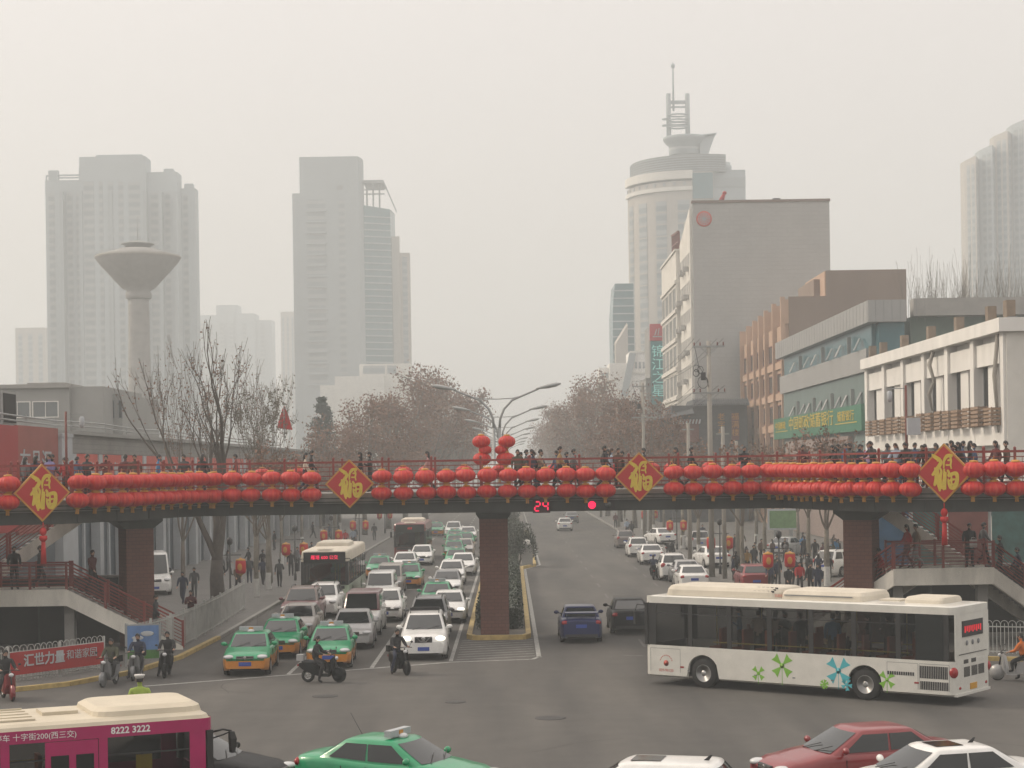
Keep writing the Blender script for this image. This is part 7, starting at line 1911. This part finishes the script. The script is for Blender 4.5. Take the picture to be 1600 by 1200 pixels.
# ---- people on the pavements
def ground(px,py,pose,face,top,trs,label,long=False,h=1.0,z=.14,group=None):
    p=G(px,py,z); return person(pose,(p.x,p.y,z),R(face),top,trs,label,long,group,h)
GP='pedestrians on the left pavement'
for a in ((286,944,'walk',-100,'navy','navy','man in navy on the left pavement, left one of a walking pair'),(304,935,'walk',-85,'darkgrey','darkgrey','person in grey on the left pavement, right one of a walking pair'),
 (299,982,'phone',-95,'maroon','black','person in dark red standing behind the left fence looking down'),(372,928,'walk',-60,'brown','black','pedestrian whose legs show under the red barrel lantern'),
 (411,915,'walk',80,'navy','black','dark pedestrian walking away between two slim trunks'),(437,918,'bag',90,'darkgrey','black','pedestrian with a dark shoulder bag walking away left of the bus'),
 (345,921,'walk',-90,'black','black','dark pedestrian just right of the big forked trunk'),(390,912,'walk',100,'darkgrey','navy','pedestrian in grey by the slim trunks on the left pavement'),
 (455,900,'stand',-90,'black','black','dark pedestrian under the lantern pair left of the bus'),(540,858,'walk',-90,'red','black','tiny pedestrian in red far up the left pavement'),(552,855,'stand',-90,'paleblue','black','tiny pedestrian in pale blue far up the left pavement'),(585,845,'walk',90,'black','black','tiny dark pedestrian farthest up the left pavement'),
 (262,925,'walk',-70,'black','navy','pedestrian in black right beside the parked van'),(465,893,'walk',-85,'grey','black','pedestrian in grey near the front corner of the city bus')): ground(*a,group=GP)
GP='pedestrians on the right pavement'
for a in ((1243,918,'walk',-90,'darkgrey','black','dark grey pedestrian right of the near lantern pair',),(1250,928,'walk',-95,'red','black','pedestrian with a red top above dark trousers right of the near lantern pair'),(1267,930,'stand',-80,'black','black','left one of two close dark pedestrians by the staircase foot'),(1278,932,'stand',-100,'navy','navy','right one of two close dark pedestrians by the staircase foot'),
 (1232,935,'walk',-70,'black','black','dark pedestrian under the right barrel lantern of the near pair'),(1205,925,'walk',-110,'navy','black','pedestrian in navy under the left barrel lantern of the near pair'),(1150,905,'walk',90,'black','black','dark pedestrian walking away beside the slim pole'),(1168,900,'stand',-90,'mustard','black','pedestrian with a yellow top between trunks on the right'),
 (1178,893,'walk',-90,'darkgrey','black','grey pedestrian behind the red parked hatchback'),(1190,880,'stand',-60,'brown','black','brown-clad pedestrian deep on the right pavement'),(1227,878,'walk',-90,'black','black','dark pedestrian beside the thin lamp post on the right'),(1255,872,'walk',100,'blue','navy','pedestrian in blue deep on the right pavement'),(1298,895,'walk',-90,'brown','black','brown-clad pedestrian by the railing foot'),(1305,880,'stand',-90,'blue','black','pedestrian in blue left of the dark right pillar'),
 (1135,868,'walk',-90,'red','black','small pedestrian in red behind the trunks on the right'),(1098,850,'walk',-90,'navy','black','small dark pedestrian near the telephone poles'),(980,838,'walk',-90,'paleblue','black','tiny pedestrian in pale blue at the far right kerb'),(987,842,'walk',90,'black','black','tiny dark pedestrian at the far right kerb'),(962,825,'stand',-90,'maroon','black','tiny maroon figure farthest up the right pavement'),(1214,912,'walk',-80,'olive','black','olive-clad pedestrian between the near lantern pair')): ground(*a,group=GP)
rc_=random.Random(77); GC='dark-clad crowd on the right pavement behind the bus'
for k in range(26):
    px=rc_.uniform(1130,1310); py=rc_.uniform(862,922)
    ground(px,py,rc_.choice(['stand','walk','phone','bag','standcoat']),rc_.uniform(-180,180),rc_.choice(['black','black','darkgrey','navy','maroon','brown','olive','grey']),'black','dark-clad pedestrian in the crowd on the right pavement behind the bus',rc_.random()<.4,rc_.uniform(.9,1.02),group=GC)
GC='dark-clad crowd under the right staircase'
for k in range(12):
    q_=Vector((rc_.uniform(16.5,24),rc_.uniform(76,82),.14)); person(rc_.choice(['stand','walk','bag']),tuple(q_),rc_.uniform(0,6),rc_.choice(['black','navy','maroon','denim','blue']),'black','dark-clad pedestrian seen through the railings of the right staircase',rc_.random()<.4,GC)
GC='far pedestrians on the left pavement'
for k in range(12):
    y_=rc_.uniform(112,190); person(rc_.choice(['stand','walk','bag']),(rc_.uniform(-23,-14.6),y_,.14),rc_.uniform(0,6),rc_.choice(['black','navy','darkgrey','denim','grey']),'black','small dark-clad pedestrian far back on the left pavement',rc_.random()<.4,GC)
# landing and stairs on the right
def at_(px,d,z,pose,face,top,trs,label,long=False,h=1.0): person(pose,((px-797)*d/F,d,z),R(face),top,trs,label,long,'people on the right staircase',h)
at_(1416,71.0,3.05,'walkcoat',180,'red','maroon','woman in a long red coat on the right stair landing',True); at_(1430,71.3,3.05,'walk',180,'beige','lightgrey','person in beige beside the red-coated woman on the landing')
at_(1372,71.3,2.1,'walk',180,'red','black','person in red stepping down the right stair flight'); at_(1513,71.4,3.05,'standcoat',-90,'black','black','person in a long black coat on the landing, a white bag beside'); at_(1561,71.2,2.55,'walk',170,'black','black','person in black climbing at the right end of the landing'); at_(1588,71.6,2.1,'walk',170,'navy','black','person in navy climbing below the one in black',h=.97)
at_(1535,72.0,3.05,'walk',0,'grey','black','grey figure at the back of the right landing')
b=inst('shopping_bag',BAG,None,(1513*0+(1519-797)*70.9/F,70.9,4.15)); b.data=b.data.copy(); b.data.materials[0]=CL['white']; tag(b,'white shopping bag carried on the right landing','bag')
# stairs on the left
def at2(px,d,z,*a,**k): person(a[0],((px-797)*d/F,d,z),R(a[1]),a[2],a[3],a[4],k.get('long',False),'people on the left staircase')
at2(142,72.4,2.45,'walk',-30,'maroon','black','person in maroon coming down the left staircase'); at2(20,72.2,2.66,'stand',-60,'black','black','dark figure on the left stair landing'); at2(60,72.4,2.66,'walk',0,'darkgrey','black','grey figure crossing the left stair landing'); at2(240,72.3,.62,'walk',-10,'darkgrey','black','dark figure near the foot of the left staircase')
# people behind the fence under the left stairs
ground(30,985,'stand',-90,'blue','navy','person in blue standing in the shade under the left stair landing',z=.14); ground(5,985,'stand',-80,'orange','black','person in orange at the very left edge under the stairs',z=.14)
# ---- scooters
def scooter_tpl(mot=False):
    P=[]; w=MB(); w.lathe([(.14,-.045),(.22,-.05),(.25,-.03),(.25,.03),(.22,.05),(.14,.045)],20,axis='Y',cap=False); ty=w.mesh('wheel',M['tyre'])
    w=MB(); w.lathe([(.145,-.03),(.13,-.03),(.13,.03),(.145,.03)],16,axis='Y',cap=False)
    for i in range(5): a=1.257*i; w.bar((0,0,0),(.14*math.cos(a),0,.14*math.sin(a)),.025,.03)
    rm=w.mesh('rim',M['rim'])
    for x in (-.58,.62): P.append(('wheel',ty,[('rim',rm)],(x,0,.25),0))
    b=MB(); b.rings([[(x,y*w_,z) for y,z in ((-1,zb),(1,zb),(.85,zt),(-.85,zt))] for x,w_,zb,zt in ((-.92,.07,.60,.70),(-.75,.13,.48,.74),(-.35,.15,.30,.74),(-.12,.15,.24,.62),(-.02,.14,.22,.32),(.25,.14,.22,.32))],smooth=False)
    b.rings([[(x,y*w_,z) for y in (-1,1) for z in ((zb,zt) if y<0 else (zt,zb))] for x,w_,zb,zt in ((.24,.16,.22,.40),(.34,.20,.35,.85),(.44,.15,.55,.95))]); b.lathe([(.02,-.06),(.27,-.05),(.27,.05),(.02,.06)],14,(.62,0,.30),axis='Y')
    P.append(('body',b.mesh('body',[M['paint']])))
    b=MB(); b.rings([[(x,y*w_,z) for y,z in ((-1,.74),(1,.74),(.8,.74+h_),(-.8,.74+h_))] for x,w_,h_ in ((-.80,.10,.05),(-.6,.14,.10),(-.2,.13,.06),(-.08,.08,.02))],smooth=False); P.append(('seat',b.mesh('seat',M['black'])))
    b=MB(); b.tube([(.62,0,.25),(.50,0,.80),(.44,0,1.02)],.03,8); b.tube([(.40,-.33,1.03),(.44,-.15,1.06),(.44,.15,1.06),(.40,.33,1.03)],.018,6); 
    for s in (-1,1): b.tube([(.43,s*.2,1.05),(.42,s*.3,1.22)],.008,4); b.ell((.42,s*.32,1.25),(.015,.06,.04),8,6)
    P.append(('handlebar',b.mesh('handlebar',M['black'])))
    b=MB(); b.ell((.53,0,.90),(.07,.09,.07),10,8); P.append(('headlight',b.mesh('headlight',M['headlamp'])))
    b=MB(); b.box((-.95,0,.63),(.05,.14,.07)); P.append(('tail_light',b.mesh('tail_light',M['taillamp'])))
    b=MB(); b.rings([[(x,y,z) for y in (-.14,.14) for z in ((.80,1.03) if y<0 else (1.03,.80))] for x in (-.98,-.72)]); P.append(('top_box',b.mesh('top_box',M['paint2'])))
    return P
SC=scooter_tpl()
def scooter(px,py,face,col,box,lab,rid=None,z=0.0,d=None,skip_rider=False,g='scooters and their riders'):
    p=G(px,py,z); place(SC,'scooter',lab,'scooter',(p.x,p.y,z),R(face),'scooters at the junction',{'paint':PC[col],'paint2':PC[box]},.93)
    if rid:
        t,tr,l=rid; q=Vector((-.28,0,0)); q.rotate(Matrix.Rotation(R(face),3,'Z')); person('ride',(p.x+q.x,p.y+q.y,z),R(face),t,tr,l)
scooter(505,1066,-12,'black','silver','black scooter with a silver top box crossing before the middle taxis',('black','black','rider in black on the scooter with the silver top box'))
scooter(625,1053,-62,'black','black','black motor scooter with mirrors in front of the white SUV',('black','navy','rider in black with bare head in front of the white SUV'))
scooter(171,1071,-100,'grey','black','grey electric bike at the left kerb next to the slogan banner',('olive','black','rider in olive waiting beside the slogan banner'))
scooter(214,1061,-92,'grey','black','grey scooter before the blue sky poster',('navy','black','rider in navy with red gloves before the blue sky poster'))
scooter(261,1057,-88,'black','black','black scooter right of the blue sky poster',('black','black','rider in black with lowered head right of the blue sky poster'))
scooter(12,1093,-60,'red','black','red scooter at the left edge behind the magenta bus',('black','black','rider in black at the left edge behind the magenta bus'))
scooter(1021,905,88,'black','black','dark scooter riding away along the parked cars on the right',('navy','black','rider in navy riding away along the parked cars'))
scooter(1048,866,60,'black','black','dark scooter parked between the cars on the right kerb',None)
scooter(1586,1064,150,'silver','blue','white and blue scooter parked by the fence behind the white bus',('orange','black','rider in orange behind the rear of the white bus'))
# traffic policeman
p=A(218,1060,47.5); T=person('stand',(p.x,p.y,0),R(100),'hivis','black','traffic policeman in a high-visibility vest and white cap, behind the magenta bus',h=(p.z+.14)/1.80)
q=MB(); hd=PB_['stand'][3]; q.lathe([(.10,.055),(.105,.085),(.13,.115),(.125,.14),(.02,.15)],18,(hd.x,hd.y,hd.z+.005)); q.box((hd.x+.12,0,hd.z+.055),(.10,.15,.012)); q.build('cap',CL['white'],T)
# bus passengers
def passengers(T,L,n,seed,zf,cols,lab):
    rn=random.Random(seed)
    for i in range(n):
        lx=-L/2+1.4+(L-4.0)*i/(n-1)+rn.uniform(-.1,.1); ly=rn.choice((-.55,.55,-.1,.3)); M4=T.matrix_world if False else Matrix.Translation(T.location)@Matrix.Rotation(T.rotation_euler[2],4,'Z')
        q=M4@Vector((lx,ly,zf)); c=rn.choice(cols)
        person('stand' if i%2 else 'phone',tuple(q),T.rotation_euler[2]+rn.uniform(-1.5,1.5),c,'black','passenger in %s standing in the %s, %s from the rear'%(c,lab,ordn(i+1)),i%3==0,'passengers in the %s'%lab,.94)
passengers(WB,10.6,13,5,.905,['black','navy','darkgrey','brown','beige','grey','cream','blue'],'white bus')
# ================================================================ smog
hb=MB(); hb.bb(-1700,1700,-400,1600,-1.0,150.0)
hz=hb.build('haze',None); hz.data.materials.clear()
hm=bpy.data.materials.new('haze'); hm.use_nodes=True; n=hm.node_tree.nodes; n.clear()
ho=n.new('ShaderNodeOutputMaterial'); hv=n.new('ShaderNodeVolumePrincipled')
hv.inputs['Color'].default_value=(.85,.905,.93,1); hv.inputs['Density'].default_value=.00115; hv.inputs['Anisotropy'].default_value=.15
hm.node_tree.links.new(hv.outputs[0],ho.inputs['Volume']); hz.data.materials.append(hm); tag(hz,'pale grey smog filling the street','haze',kind='stuff')
